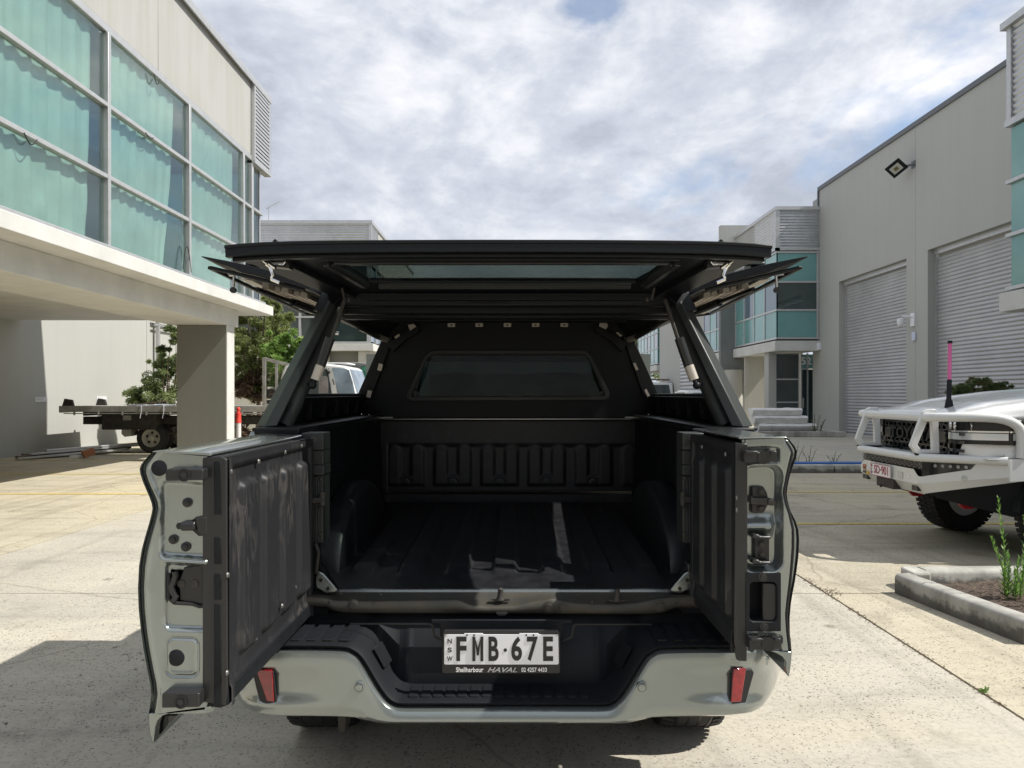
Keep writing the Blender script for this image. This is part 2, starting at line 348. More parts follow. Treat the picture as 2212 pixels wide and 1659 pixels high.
mPowder = M('black powder coated steel', (.0068, .0082, .0100), .44, bump=.08, bs=350, spec=.26)
mPowderG = M('charcoal powder coated frame', (.036, .040, .038), .42, .1, bump=.05, bs=350, spec=.4)
mLiner = M('bed liner plastic', (.0085, .010, .0125), .58, var=.35, vs=18, bump=.10, bs=200, spec=.25)
def scuffed():
    m = M('scuffed liner plastic', (.018, .019, .022), .5, bump=.10, bs=200, spec=.35); t = m.node_tree; L = t.links; b = t.nodes['Principled BSDF']
    g = t.nodes.new('ShaderNodeNewGeometry'); mp = t.nodes.new('ShaderNodeMapping'); mp.inputs['Scale'].default_value = (1, 7, 1.6); L.new(g.outputs['Position'], mp.inputs[0])
    wv = t.nodes.new('ShaderNodeTexWave'); wv.inputs['Scale'].default_value = 6; wv.inputs['Distortion'].default_value = 9; wv.inputs['Detail'].default_value = 3; L.new(mp.outputs[0], wv.inputs[0])
    n = t.nodes.new('ShaderNodeTexNoise'); n.inputs['Scale'].default_value = 4.5; n.inputs['Detail'].default_value = 5; L.new(g.outputs['Position'], n.inputs[0])
    r = t.nodes.new('ShaderNodeValToRGB'); r.color_ramp.elements[0].position = .50; r.color_ramp.elements[1].position = .68; L.new(n.outputs['Fac'], r.inputs[0])
    r2 = t.nodes.new('ShaderNodeValToRGB'); r2.color_ramp.elements[0].position = .62; r2.color_ramp.elements[1].position = .86; L.new(wv.outputs['Fac'], r2.inputs[0])
    mu = t.nodes.new('ShaderNodeMath'); mu.operation = 'MULTIPLY'; L.new(r.outputs[0], mu.inputs[0]); L.new(r2.outputs[0], mu.inputs[1])
    x = t.nodes.new('ShaderNodeMixRGB'); x.inputs[1].default_value = (.018, .019, .022, 1); x.inputs[2].default_value = (.055, .052, .05, 1); L.new(mu.outputs[0], x.inputs[0]); L.new(x.outputs[0], b.inputs['Base Color']); return m
mFloor = M('bed liner floor', (.0165, .0175, .0205), .42, var=.4, vs=16, bump=.12, bs=160, spec=.5, rvar=.12)
mScuff = scuffed(); mDull = M('dull screw', (.22, .22, .21), .45, .7)
mDusty = M('dusty painted sill steel', (.045, .046, .042), .55, .35, var=.45, vs=14, col2=(.085, .075, .058))
mSteel = M('bare steel', (.55, .55, .54), .25, .9)
mChrome = M('chromed latch', (.78, .78, .78), .14, 1.0)
mBeigePl = M('bounce-tinted panel and pale trim', (.55, .50, .44), .45, .3)  # on the perforated panel the beige stands in for light reflected off the ground
mRubber = M('tyre rubber', (.022, .022, .023), .78, var=.25, vs=20)
mSeal = M('rubber seal', (.012, .012, .013), .6)
mRed = M('red reflector lens', (.27, .008, .014), .12, coat=.8, var=.25, vs=60)
mRedDim = M('dark red brake lens', (.20, .008, .008), .2)
mPlateW = M('white number plate', (.82, .83, .86), .35, coat=.3)
mInk = M('plate ink black', (.012, .012, .012), .4)
mInkW = M('white print', (.85, .85, .85), .5)
mInkG = M('grey print', (.42, .42, .42), .5)
mInkR = M('maroon print', (.36, .05, .08), .5)
gBed = glass('dark tinted canopy glass', (.16, .17, .17), .03)
gHatch = glass('green tinted hatch glass', (.36, .41, .385), .03)
gClear = glass('car window glass', (.42, .55, .50), .08)
mCarW = M('white car paint', (.74, .745, .74), .22, .05, coat=.8)
mBarW = M('white powder coated bar', (.70, .705, .69), .38, .0, coat=.25, bump=.04, bs=300)
mGloss = M('gloss black trim', (.012, .013, .014), .12, coat=.5)
mRim = M('dull steel rim', (.50, .48, .42), .5, .15, var=.2, vs=12)
mTow = M('red tow hook', (.48, .02, .03), .38, coat=.3)
mPink = M('pink antenna rod', (.68, .14, .36), .45)
mOrange = M('orange red plastic', (.80, .075, .055), .45)
mReflW = M('grubby white band', (.72, .71, .70), .5, var=.2, vs=20)
mTruckW = M('white truck paint', (.74, .75, .74), .28, coat=.5, var=.05, vs=3)
mTray = M('weathered aluminium tray', (.46, .45, .42), .5, .5, var=.25, vs=5)
mDarkSt = M('grimy dark steel', (.06, .055, .05), .7, .3, var=.35, vs=8)
mTimber = M('weathered timber', (.20, .16, .12), .85, var=.35, vs=9)
mSeat = M('grey seat fabric', (.23, .21, .21), .9)
mLeafA = leafmat('acacia leaves', (.16, .20, .07), (.27, .32, .12), (.42, .46, .20))
mLeafB = leafmat('bright shrub leaves', (.12, .22, .05), (.24, .38, .09), (.40, .52, .16))
mLeafD = leafmat('dark bush leaves', (.13, .18, .075), (.23, .29, .12), (.38, .43, .21))
mLeafR = leafmat('callistemon leaves', (.08, .13, .05), (.15, .21, .08), (.28, .25, .13))
mLeafW = leafmat('weed leaves', (.10, .22, .04), (.18, .34, .07), (.32, .48, .14))
mDead = leafmat('dead brown leaves', (.10, .065, .04), (.19, .13, .09), (.30, .24, .18))
mBark = M('bark', (.12, .09, .065), .9, var=.4, vs=12)
mSkyGl = M('truck glass with painted sky', (.24, .31, .38), .08, spec=1.0, var=.5, vs=1.6)  # bluish base colour and its noise stand in for reflected sky
mSoil = M('planter soil and bark', (.085, .062, .048), .95, var=.5, vs=25, bump=.6, bs=60)
mBlue = M('blue painted strip', (.02, .13, .45), .5, var=.2, vs=9)
mBrick = M('orange brick', (.40, .17, .09), .85)
mBlock = M('chalky white block', (.84, .84, .82), .8, var=.12, vs=5, bump=.3, bs=12)
# ================================================================ GROUND
g = MB(); g.grid(lambda u, v: Vector((lerp(-900, 900, u), lerp(-300, 1500, v), -0.03)), 12, 12)
ground = struct(g.build('ground', mFar, recalc=False))
XS = [-33.25, -26.13, -19.01, -11.89, -4.77, 2.35, 9.47, 16.59, 23.7]; YS = [-18.43, -12.43, -6.43, -0.43, 5.57, 11.57, 17.57, 23.57, 29.57, 35.57, 41.57, 47.57, 53.57, 59.57]
jb = MB().box(XS[0]-.5, XS[-1]+.5, YS[0]-.5, YS[-1]+.5, -0.028, -0.016)
yard = struct(jb.build('concrete_yard', mJoint))
base = {}
for i in range(len(XS)-1):
    for j in range(len(YS)-1):
        gx, gy = .009, (.004 if j != 4 else .006)
        m = mSlabY if (i >= 5 or (i == 3)) else mSlab
        MB().box(XS[i]+gx, XS[i+1]-gx, YS[j]+gy, YS[j+1]-gy, -0.016, 0.0).build('concrete_slab', m, yard)
# debris caught in the joints, dead leaves
dd = MB()
def fleck(mb, x, y, z, s, tilt=.3):
    a = R.uniform(0, 6.28); u = Vector((math.cos(a), math.sin(a), R.uniform(-tilt, tilt)))*s; v = Vector((-math.sin(a), math.cos(a), R.uniform(-tilt, tilt)))*s*R.uniform(.35, .7)
    c = Vector((x, y, z)); mb.poly([c-u, c-v, c+u, c+v])
for _ in range(1500):
    y = R.uniform(2.6, 9.5); k = noise.noise(Vector((y*1.7, 3, 0)))
    if k > .02 or R.random() < .25: fleck(dd, 2.35+R.gauss(0, .012+.02*max(0, k)), y, .001+R.random()*.004, R.uniform(.003, .010))
for _ in range(260): fleck(dd, R.uniform(2.4, 3.1), 5.57+R.gauss(0, .01), .002, R.uniform(.002, .006))
for cx, cy, n, s in ((2.42, 5.62, 90, .05), (3.22, 4.95, 120, .06), (3.05, 5.55, 60, .05), (2.37, 5.95, 50, .05), (3.35, 4.4, 60, .05)):
    for _ in range(n): fleck(dd, cx+R.gauss(0, s*.7), cy+R.gauss(0, s), .002+abs(R.gauss(0, .004)), R.uniform(.004, .011))
stuff(tag(dd.build('leaf_debris', mDead, recalc=False), 'brown leaf debris gathered in the concrete joints and against the kerb', 'debris'))
fl = MB()
for px, py in ((445,2553),(462,2548),(383,2583),(490,2540),(512,2577),(548,2570),(495,2578),(508,2600),(560,2602),(316,2603),(540,2638),(312,2660),(343,2707),(47,2703),(20,2850),(5,2785),(338,2865),(495,2877),(560,2575),(525,2585)):
    p = P(px*K, py*K, 1); d = H/(H-p.z); x = p.x*d
    for _ in range(3): fleck(fl, x+R.uniform(-.012, .012), d+R.uniform(-.01, .01), .004, R.uniform(.005, .009), .2)
for _ in range(60):
    x, y = R.uniform(-8, 5), R.uniform(3.2, 15); fleck(fl, x, y, .004, R.uniform(.006, .013), .3)
stuff(tag(fl.build('fallen_leaves', M('dry dark leaves', (.045, .04, .035), .8), recalc=False), 'small dark dry leaves scattered on the concrete left of the ute', 'leaves'))

# ---------------------------------------------------------------- painted bay lines
for (x0, x1, y) in ((-11.7, -2.2, 11.1), (-11.7, -2.2, 13.85), (-11.7, -2.2, 16.75), (2.6, 11.3, 8.55), (2.6, 11.3, 11.32)):
    m = MB(); n = 40
    for i in range(n):
        a, b = lerp(x0, x1, i/n), lerp(x0, x1, (i+1)/n)
        m.poly([(a, y-.045, .004), (b, y-.045, .004), (b, y+.045, .004), (a, y+.045, .004)])
    struct(m.build('bay_line', mYel, recalc=False))

# ================================================================ helpers for buildings
def slats(root, x, y0, y1, z0, z1, step=.103, name='slat', depth=.028, mat=None, face=-1):
    """curved horizontal slats of a roller shutter in the plane x, each one a piece"""
    n = int((z1-z0)/step); first = None
    for k in range(n):
        if first is None:
            m = MB(); prof = []
            for q in range(7):
                t = q/6; prof.append((x+face*depth*math.sin(math.pi*t)**.8, z0+t*step*.86))
            prof.append((x, z0+step))
            vs = [(px, y0, pz) for px, pz in prof]+[(px, y1, pz) for px, pz in prof]; c = len(prof)
            m.add(vs, [(i, i+1, c+i+1, c+i) for i in range(c-1)])
            first = m.build(name, mat or mSlat, root, smooth=True, angle=50, recalc=False)
        else: clone(first, (0, 0, k*step), root)
def corrug(mb, p0, p1, z0, z1, out, step=.105, depth=.035):
    """sheet of horizontal corrugations between two plan points"""
    p0, p1, out = Vector(p0), Vector(p1), Vector(out[:2]).normalized(); n = int((z1-z0)/step)*6
    vs = []
    for i in range(n+1):
        z = z0+(z1-z0)*i/n; o = out*depth*(.5+.5*math.cos(2*math.pi*i/6)); vs += [(*(p0+o), z), (*(p1+o), z)]
    mb.add(vs, [(2*i, 2*i+1, 2*i+3, 2*i+2) for i in range(n)])
ZR = [3.68, 4.72, 5.78, 6.86]               # sill, two transoms, head of the strip glazing
# ================================================================ LEFT BUILDING (first-floor offices over parking)
LB = thing('office_building', 'pale office building at left with curtained green glass upper floor over open parking', 'building', (-12, 8, 0))
XF = -6.06; Y0, Y1 = -1.0, 16.55
MB().box(-12.0, -6.0, Y0-2, 17.0, 7.02, 8.72).build('parapet_wall', mPanel, LB) if False else None
ys = [-.5, 4.0, 8.25, 12.56, 16.98]
for a, b in zip(ys, ys[1:]): MB().box(-6.20, -6.03, a+.006, b-.006, 6.98, 8.66).build('parapet_panel', mPanel, LB, bevel=.008)
MB().box(-11.9, -6.2, -.5, 18.0, 8.3, 8.5).build('roof', mWhite, LB)
m = MB(); m.box(-6.30, -5.94, -.5, 18.16, 8.663, 8.76); m.box(-5.965, -5.935, -.5, 18.16, 8.60, 8.66); m.build('roof_capping', mAlu, LB, bevel=.006)
# louvre panel at the far corner
lf = MB(); lf.box(-6.05, -5.95, 17.0, 17.07, 6.88, 8.66); lf.box(-6.05, -5.95, 18.03, 18.10, 6.88, 8.66); lf.box(-6.10, -5.93, 16.98, 18.12, 6.80, 6.88); lf.build('louvre_frame', mAlu, LB)
MB().box(-6.2, -6.1, 17.0, 18.1, 6.9, 8.6).build('louvre_backing', mZinc, LB)
f0 = None
for k in range(19):
    if f0 is None:
        q = MB(); q.add([(-6.03, 17.07, 6.95), (-5.955, 17.07, 6.895), (-5.955, 18.03, 6.895), (-6.03, 18.03, 6.95), (-6.03, 17.07, 7.0), (-5.955, 17.07, 6.955), (-5.955, 18.03, 6.955), (-6.03, 18.03, 7.0)],
              [(0,3,2,1),(4,5,6,7),(0,1,5,4),(1,2,6,5),(2,3,7,6),(3,0,4,7)]); f0 = q.build('louvre_slat', mAlu, LB)
    else: clone(f0, (0, 0, k*.091), LB)
MB().box(-11.0, -5.96, 18.12, 18.2, 6.88, 8.66).build('end_wall', mZinc, LB)
MB().box(-10.5, -6.2, 17.62, 17.70, 3.6, 6.9).build('end_glazing', gTeal, LB)
MB().box(-6.26, -6.02, -.5, 17.0, 6.86, 6.98).build('window_head', mAlu, LB, bevel=.01)
# slab, beam, ceiling, column
s = MB(); s.box(-12.0, -5.86, -1, 18.05, 3.40, 3.62); s.build('floor_slab', mWhite, LB, bevel=.012)
MB().box(-6.10, -5.94, -1, 17.75, 3.62, 3.69).build('window_sill', mAlu, LB, bevel=.01)
s = MB(); s.box(-7.55, -6.30, -1, 16.95, 3.02, 3.40); s.build('edge_beam', mWhite, LB, bevel=.012)
MB().box(-12.0, -7.56, -1, 17.9, 3.28, 3.40).build('soffit', mWhite, LB)
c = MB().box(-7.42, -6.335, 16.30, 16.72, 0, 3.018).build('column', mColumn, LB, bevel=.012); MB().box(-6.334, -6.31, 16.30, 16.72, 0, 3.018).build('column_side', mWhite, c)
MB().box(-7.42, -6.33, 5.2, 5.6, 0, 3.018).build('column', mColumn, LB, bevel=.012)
MB().box(-12.0, -11.86, -1, 17.9, 3.62, 8.4).build('rear_wall', mRoom, LB)
MB().box(-11.86, -6.3, 17.3, 17.4, 3.62, 6.9).build('inner_wall', mRoom, LB) if False else None
mul = [2.75, 5.5, 8.25, 11.0, 13.75, 16.50]
for y in mul:
    MB().box(-6.12, -6.00, y-.04, y+.04, 3.69, 6.86).build('mullion', mAlu, LB, bevel=.006)
MB().box(-6.14, -6.00, 16.98, 17.10, 3.69, 6.86).build('corner_post', mAlu, LB, bevel=.006)
MB().box(-6.14, -6.05, 17.62, 17.68, 3.62, 6.86).build('mullion', mAlu, LB)
for y0, y1 in list(zip(mul, mul[1:]))+[(16.50, 17.04)]:
    for z in ZR[1:3]: MB().box(-6.11, -6.005, y0+.04, y1-.04, z-.032, z+.032).build('transom', mAlu, LB, bevel=.006)
    for a, b in zip(ZR, ZR[1:]):
        MB().box(-6.075, -6.065, y0+.03, y1-.03, a+.02, b-.02).build('window_pane', gGreen, LB)
for a, b in zip(ZR, ZR[1:]):
    MB().box(-6.075, -6.065, 17.10, 17.62, a+.02, b-.02).build('window_pane', gTeal, LB)
    if a > 3.7: MB().box(-6.10, -5.99, 17.10, 17.70, a-.03, a+.03).build('transom', mAlu, LB)
def curtain(y0, y1, z0, z1, seed, flare=0.0):
    rr = random.Random(seed); ph = [rr.uniform(0, 6.28) for _ in range(6)]
    def fn(u, v):
        y = lerp(y0, y1, u); low = (1-v)
        x = -6.152+.014*math.sin(y*21+ph[0]+1.5*math.sin(y*2.3+ph[1]))+.005*math.sin(y*39+ph[2]+v*1.5)+.010*noise.noise(Vector((y*2.2, v*2.5, seed)))
        x += low**2*(-.02+.035*noise.noise(Vector((y*3.5, v*7, seed+5)))+.008*math.sin(v*22+y*4))
        y2 = y-flare*low**1.5*(u**3)*.9
        return Vector((x, y2, lerp(z0, z1, v)))
    c = MB().grid(fn, int((y1-y0)*36), 34); return c.build('curtain', mCurtain, LB, smooth=True, recalc=False, angle=180)
for k, (a, b, fl_) in enumerate(((2.8, 5.45, .05), (5.55, 8.1, .1), (8.28, 10.75, .12), (11.05, 13.35, .42), (13.8, 16.25, .12))): curtain(a, b, 3.72, 6.9, k+3, fl_)
MB().box(-9.4, -9.3, -1, 17.2, 3.62, 6.9).build('inner_partition', mRender, LB)
# cables dangling from the transoms
for (y, z, w_, dz) in ((9.2, ZR[1], .25, .10), (12.45, ZR[3], .22, .13), (12.2, ZR[2], .25, .05), (13.6, ZR[0]+.1, .35, -.45)):
    MB().tube([(-6.0, y+w_*(t/8-.5), z-.02-dz*math.sin(math.pi*t/8)) for t in range(9)], .008, 6).build('cable', mSeal, LB)

# ---------------------------------------------------------------- side boundary wall and pipe frame
BW = thing('boundary_wall', 'tall pale grey-green yard wall behind the flatbed truck, half shaded', 'wall', (-12.2, 20, 0))
for a, b, zt in ((-1, 16.9, 3.27), (16.92, 24.2, 7.5), (24.22, 30.8, 7.5)):
    MB().box(-12.35, -12.0, a, b, 0, zt).build('wall_panel', mGreyWall, BW)
for (y, y2) in ((18.55, 19.03), (21.30, 21.80)):
    z = 1.36; b_ = MB().box(-12.0, -11.985, y, y2, z-.065, z+.065); s_ = b_.build('notice', mPlateW, BW)
    for r_ in range(3):
        for k in range(5): MB().box(-11.985, -11.982, y+.04+k*.055, y+.04+k*.055+.04, z+.03-r_*.035, z+.04-r_*.035).build('print_line', mInkG, BW) if r_ < 2 else None
pf = thing('pipe_frame', 'grey pipe gantry standing against the yard wall above the bush', 'frame', (-11.7, 27, 0))
MB().box(-11.9, -11.8, 24.6, 24.72, 0, 3.9).build('post', mAlu, pf); MB().box(-11.9, -11.8, 29.3, 29.4, 0, 3.9).build('post', mAlu, pf)
MB().tube([(-11.84, 24.4, 3.98), (-11.84, 29.6, 3.98)], .05, 8).build('rail', mAlu, pf); MB().tube([(-11.84, 24.4, 3.78), (-11.84, 29.6, 3.78)], .03, 8).build('rail', mAlu, pf)
for y in (26.4, 28.6): MB().cyl((-11.92, y, 3.98), (-11.92, y, 7.2), .025, 6).build('downpipe', mAlu, pf)

# ================================================================ CENTRE-LEFT BUILDING AT THE END OF THE YARD
CB = thing('rear_office_building', 'corrugated-topped office block with dark glass behind the open canopy', 'building', (-12, 36, 0))
YB = 31.0; XE = -6.0
m = MB(); corrug(m, (-22, YB), (XE, YB), 6.9, 8.62, (0, -1, 0)); m.build('corrugated_parapet', mZinc, CB, recalc=False, smooth=True, angle=80)
m = MB(); corrug(m, (XE, YB+.02), (XE, YB+1.6), 6.9, 8.62, (1, 0, 0)); m.build('corrugated_parapet', mZinc, CB, recalc=False, smooth=True, angle=80)
m = MB(); m.box(-22, XE+.08, YB-.07, YB+.12, 8.62, 8.76); m.box(XE-.1, XE+.08, YB+.12, YB+13, 8.62, 8.76); m.box(XE-.06, XE+.06, YB-.06, YB+.05, 6.9, 8.62); m.build('roof_capping', mAlu, CB)
MB().box(XE-.1, XE+.02, YB+1.65, YB+13, 6.9, 8.62).build('parapet_panel', mPanel, CB)
MB().box(-22, XE-.3, YB+.3, YB+13, .0, 8.4).build('core_wall', mFin, CB)
for x0, x1 in ((-22, -19.0), (-19, -16.2), (-16.2, -13.3), (-13.3, -10.0), (-10.0, -8.95), (-8.95, -6.1)):
    for a, b in zip(ZR, ZR[1:]): MB().box(x0+.04, x1-.04, YB+.04, YB+.06, a+.04, b-.04).build('window_pane', mDarkGl, CB)
    MB().box(x1-.05, x1+.05, YB-.03, YB+.08, ZR[0], 6.9).build('mullion', mAlu, CB)
for z in ZR[1:3]+[6.88, 3.66]: MB().box(-22, XE, YB-.04, YB+.06, z-.035, z+.035).build('transom', mAlu, CB)
for a, b in zip(ZR, ZR[1:]):
    for k in range(4): MB().box(XE-.06, XE-.04, YB+.1+k*1.2, YB+1.22+k*1.2, a+.04, b-.04).build('window_pane', mGreyBlueGl, CB)
for k in range(4): MB().box(XE-.06, XE+.02, YB+.02+k*1.2, YB+.10+k*1.2, ZR[0], 6.9).build('mullion', mAlu, CB)
MB().box(-22, XE+.15, YB-.18, YB+13, 3.30, 3.60).build('floor_slab', mWhite, CB, bevel=.01)
MB().box(-22, -9.9, YB-.05, YB+.28, 0, 3.29).build('lower_wall', mRender, CB); MB().box(-9.9, -6.5, YB+.22, YB+.4, 0, 3.29).build('shutter_wall', mColumn, CB)
MB().box(-9.9, -7.75, YB-.05, YB+.2, 2.45, 3.29).build('lower_wall', mRender, CB); MB().box(-6.5, XE, YB-.05, YB+1.0, 0, 3.29).build('corner_column', mRender, CB)
ta = thing('tv_antenna', 'thin television antenna on the roof behind the left building corner', 'antenna', (-10.4, 31.5, 8.7))
MB().cyl((-10.40, 31.4, 8.4), (-10.40, 31.4, 9.45), .018, 6).build('mast', mAlu, ta); MB().cyl((-10.5, 31.4, 9.35), (-9.85, 31.2, 9.62), .012, 6).build('boom', mAlu, ta)
b_ = MB()
for k in range(8): t = k/7; c_ = Vector((-10.45+.58*t, 31.4-.18*t, 9.37+.23*t)); b_.cyl(c_+Vector((.05, .22, .0)), c_-Vector((.05, .22, .0)), .006, 5)
b_.build('element', mAlu, ta)

# ================================================================ RIGHT WAREHOUSE
RW = thing('warehouse', 'grey warehouse wall at right with two tall roller doors', 'building', (16, 20, 0))
XW = 11.5; RT = 9.15
for y0, y1, a, b in ((-2, 11.55, 0, RT), (11.55, 16.35, 5.5, RT), (16.35, 20.58, 5.5, RT), (20.58, 21.2, 0, RT), (21.21, 21.70, 0, RT), (21.70, 26.2, 5.47, RT), (26.2, 27.88, 0, RT), (27.88, 28.5, 0, 8.9)):
    MB().box(XW, XW+.22, y0, y1, a, b).build('wall_panel', mGreyWall, RW)
MB().box(XW, XW+.22, 11.55, 11.75, 0, 5.5).build('wall_panel', mGreyWall, RW)
MB().box(XW+.02, XW+.2, 21.195, 21.215, 0, RT-.02).build('joint_sealant', mGutter, RW)
MB().box(XW+.3, XW+14, 8, 28.4, 8.0, 8.2).build('roof', mZinc, RW); MB().box(XW+.22, XW+14, 28.1, 28.45, 0, 9.1).build('end_wall', mGreyWall, RW)
MB().box(XW-.05, XW+.3, -2, 27.95, RT, RT+.14).build('roof_capping', mGutter, RW); MB().box(XW-.05, XW+.02, 27.89, 27.97, 8.5, RT).build('corner_flashing', mGutter, RW)
for (y0, y1, zt) in ((21.70, 26.2, 5.47), (11.75, 20.58, 5.5)):
    rd = 'roller_door'
    D_ = MB(); D_.box(XW+.20, XW+.26, y0, y0+.07, .02, zt); D_.box(XW+.20, XW+.26, y1-.07, y1, .02, zt); D_.box(XW+.16, XW+.28, y0, y1, zt-.14, zt)
    fr = D_.build(rd, mAlu, RW)
    slats(fr, XW+.26, y0+.06, y1-.06, .04, zt-.12, step=.105)
# flood light
fld = thing('flood_light', 'black flood light with square lens mounted high on the warehouse wall', 'flood light', (XW-.1, 21.3, 8.1))
c0 = Vector((XW-.42, 21.45, 8.05)); nrm = Vector((-.45, -.62, -.62)).normalized(); ux_ = Vector((0.3, -.95, .25)); ux_ = (ux_-nrm*ux_.dot(nrm)).normalized(); uy_ = nrm.cross(ux_)
def plate_(c, n, u, v, a, b, t): return [c-u*a-v*b, c+u*a-v*b, c+u*a+v*b, c-u*a+v*b], [c-u*a-v*b+n*t, c+u*a-v*b+n*t, c+u*a+v*b+n*t, c-u*a+v*b+n*t]
q = MB(); a_, b2 = plate_(c0, nrm, ux_, uy_, .24, .20, .05); q.hexa(a_, b2); a_, _ = plate_(c0-nrm*.14, nrm, ux_, uy_, .15, .13, .05); q.hexa(a_, plate_(c0, nrm, ux_, uy_, .23, .19, .0)[0]); q.build('housing', mPlas, fld, bevel=.012)
q = MB(); a_, b2 = plate_(c0+nrm*.052, nrm, ux_, uy_, .15, .115, .004); q.hexa(a_, b2); q.build('lens', M('flood lens', (.62, .62, .58), .12, .4), fld)
q = MB(); a_, b2 = plate_(c0+nrm*.058, nrm, ux_, uy_, .06, .05, .01); q.hexa(a_, b2); q.build('lamp', M('lamp chip', (.16, .14, .05), .3), fld)
q = MB(); q.bar(c0, (XW, 21.3, 8.1), .05, .05); q.box(XW-.02, XW, 21.2, 21.4, 8.0, 8.2); q.build('bracket', mGutter, fld)
cm = thing('dome_camera', 'white dome security camera on an arm between the two roller doors', 'security camera', (XW, 21.4, 3.85))
q = MB(); q.box(XW-.05, XW, 21.2, 21.4, 3.45, 3.82); q.tube([(XW-.03, 21.3, 3.72), (XW-.28, 21.42, 3.74)], .035, 8); q.build('arm', mPlateW, cm)
MB().lathe((XW-.30, 21.45, 3.45), (0, 0, 1), [(0, .02), (.03, .07), (.10, .095), (.14, .10), (.22, .09), (.25, .04)], 16).build('dome', mPlateW, cm, smooth=True)
tag(MB().box(XW-.05, XW, 21.16, 21.34, 3.02, 3.28).build('alarm_box', M('pale blue white box', (.60, .64, .78), .5), bevel=.02), 'small pale blue box fixed under the dome camera', 'alarm box')

# ---------------------------------------------------------------- projecting glazed bays
def bay(root, x0, y0, y1, zp, w_end=1.6, cols=4, dark_mid=False, spans=None, slab_over=.1):
    """glazed bay: left face in plane x0, running y0..y1, near face in plane y0"""
    x1 = x0+w_end
    m = MB(); corrug(m, (x0, y1 if spans is None else y0+spans), (x0, y0), 7.0, zp-.13, (-1, 0, 0)); m.build('corrugated_parapet', mZinc, root, recalc=False, smooth=True, angle=80)
    if spans is not None: MB().box(x0-.02, x0+.1, y0+spans, y1, 6.95, zp-.13).build('parapet_panel', mPanel, root)
    m = MB(); corrug(m, (x0, y0), (x1, y0), 7.0, zp-.13, (0, -1, 0)); m.build('corrugated_parapet', mZinc, root, recalc=False, smooth=True, angle=80)
    m = MB(); m.box(x0-.08, x1, y0-.09, y0+.03, zp-.13, zp); m.box(x0-.08, x0+.12, y0+.03, y1, zp-.13, zp); m.box(x0-.06, x0+.10, y0-.06, y0+.08, 6.9, zp-.13); m.box(x0-.06, x1, y0-.06, y0+.02, 6.9, 7.0); m.box(x0-.06, x0+.06, y0+.08, y1, 6.9, 7.0); m.build('capping', mAlu, root)
    MB().box(x0-slab_over, x1, y0-slab_over, y1, 3.12, 3.50).build('floor_slab', mWhite, root, bevel=.01)
    MB().box(x0+.2, x1, y0+.2, y1, 3.5, 7.6).build('bay_core', mDarkGl, root)
    zs = [3.60, 4.66, 5.72, 6.84]
    for k, (a, b) in enumerate(zip(zs, zs[1:])):
        mat = mDarkGl if (dark_mid and k == 1) else mSpand
        MB().box(x0+.05, x1-.06, y0+.01, y0+.03, a+.03, b-.03).build('window_pane', mat, root)
        for c in range(cols):
            a0, a1 = lerp(y0+.05, y1, c/cols), lerp(y0+.05, y1, (c+1)/cols)
            mt = (mGreyBlueGl if (k == 1 and c in (0, 2)) or (k == 2 and c == 3) else mTealLt if (c+k) % 2 else mSpand)
            MB().box(x0+.01, x0+.03, a0+.03, a1-.03, a+.03, b-.03).build('window_pane', mt, root)
    for z in zs: m = MB(); m.box(x0-.03, x0+.05, y0+.05, y1, z-.035, z+.035); m.box(x0-.03, x1, y0-.03, y0+.05, z-.035, z+.035); m.build('transom', mAlu, root)
    for c in range(1, cols+1): yy = lerp(y0+.05, y1, c/cols); MB().box(x0-.02, x0+.04, yy-.04, yy+.04, 3.6, 6.9).build('mullion', mAlu, root)
    MB().box(x1-.10, x1-.02, y0-.02, y0+.04, 3.6, 6.9).build('mullion', mAlu, root)
U52 = thing('unit_office', 'glazed office bay of unit 52 with ribbed metal top beyond the roller doors', 'building', (11, 30, 0))
bay(U52, 9.9, 27.9, 33.1, 8.55, cols=4, dark_mid=True, spans=2.6)
# ground floor entry
MB().box(9.98, 11.48, 32.0, 32.1, 0, 3.1).build('rear_wall', mRender, U52)
yD = 29.0
m = MB()
for x in (10.22, 11.13, 11.22, 11.47): m.box(x, x+.05, yD-.03, yD+.04, .02, 3.1)
for z in (.02, 1.15, 2.05, 3.05): m.box(10.27, 11.13, yD-.025, yD+.035, z, z+.05)
for z in (.02, 2.45): m.box(11.27, 11.47, yD-.025, yD+.035, z, z+.05)
m.build('window_frame', mAlu, U52)
for a, b in ((.07, 1.15), (1.2, 2.05), (2.1, 3.05)): MB().box(10.27, 11.13, yD, yD+.01, a, b).build('window_pane', mDarkGl, U52)
dr = MB().box(11.27, 11.95, yD, yD+.01, .07, 2.45).build('door', mDarkGl, U52); MB().box(11.27, 11.95, yD, yD+.01, 2.5, 3.05).build('fanlight', mSpand, U52)
text('52', .40, mInkW, dr, (11.44, yD-.02, 2.78), (1, 0, 0), (0, 0, 1), bold=.01)
MB().box(11.28, 11.33, yD-.08, yD-.03, .95, 1.35).build('handle', mSteel, dr)
MB().box(9.94, 10.22, 28.9, 29.4, 0, 3.11).build('entry_pier', mGreyWall, U52); MB().box(11.95, 14, yD+.1, yD+.3, 0, 3.1).build('inner_wall', mGreyWall, U52)
MB().box(10.5, 11.1, 28.35, 28.45, 3.07, 3.118).build('soffit_light', M('dim batten light', (.75, .74, .6), .5), U52)
MB().box(11.38, 11.5, 27.70, 27.82, 3.15, 3.42).build('alarm_siren', mPlateW, U52, bevel=.01)
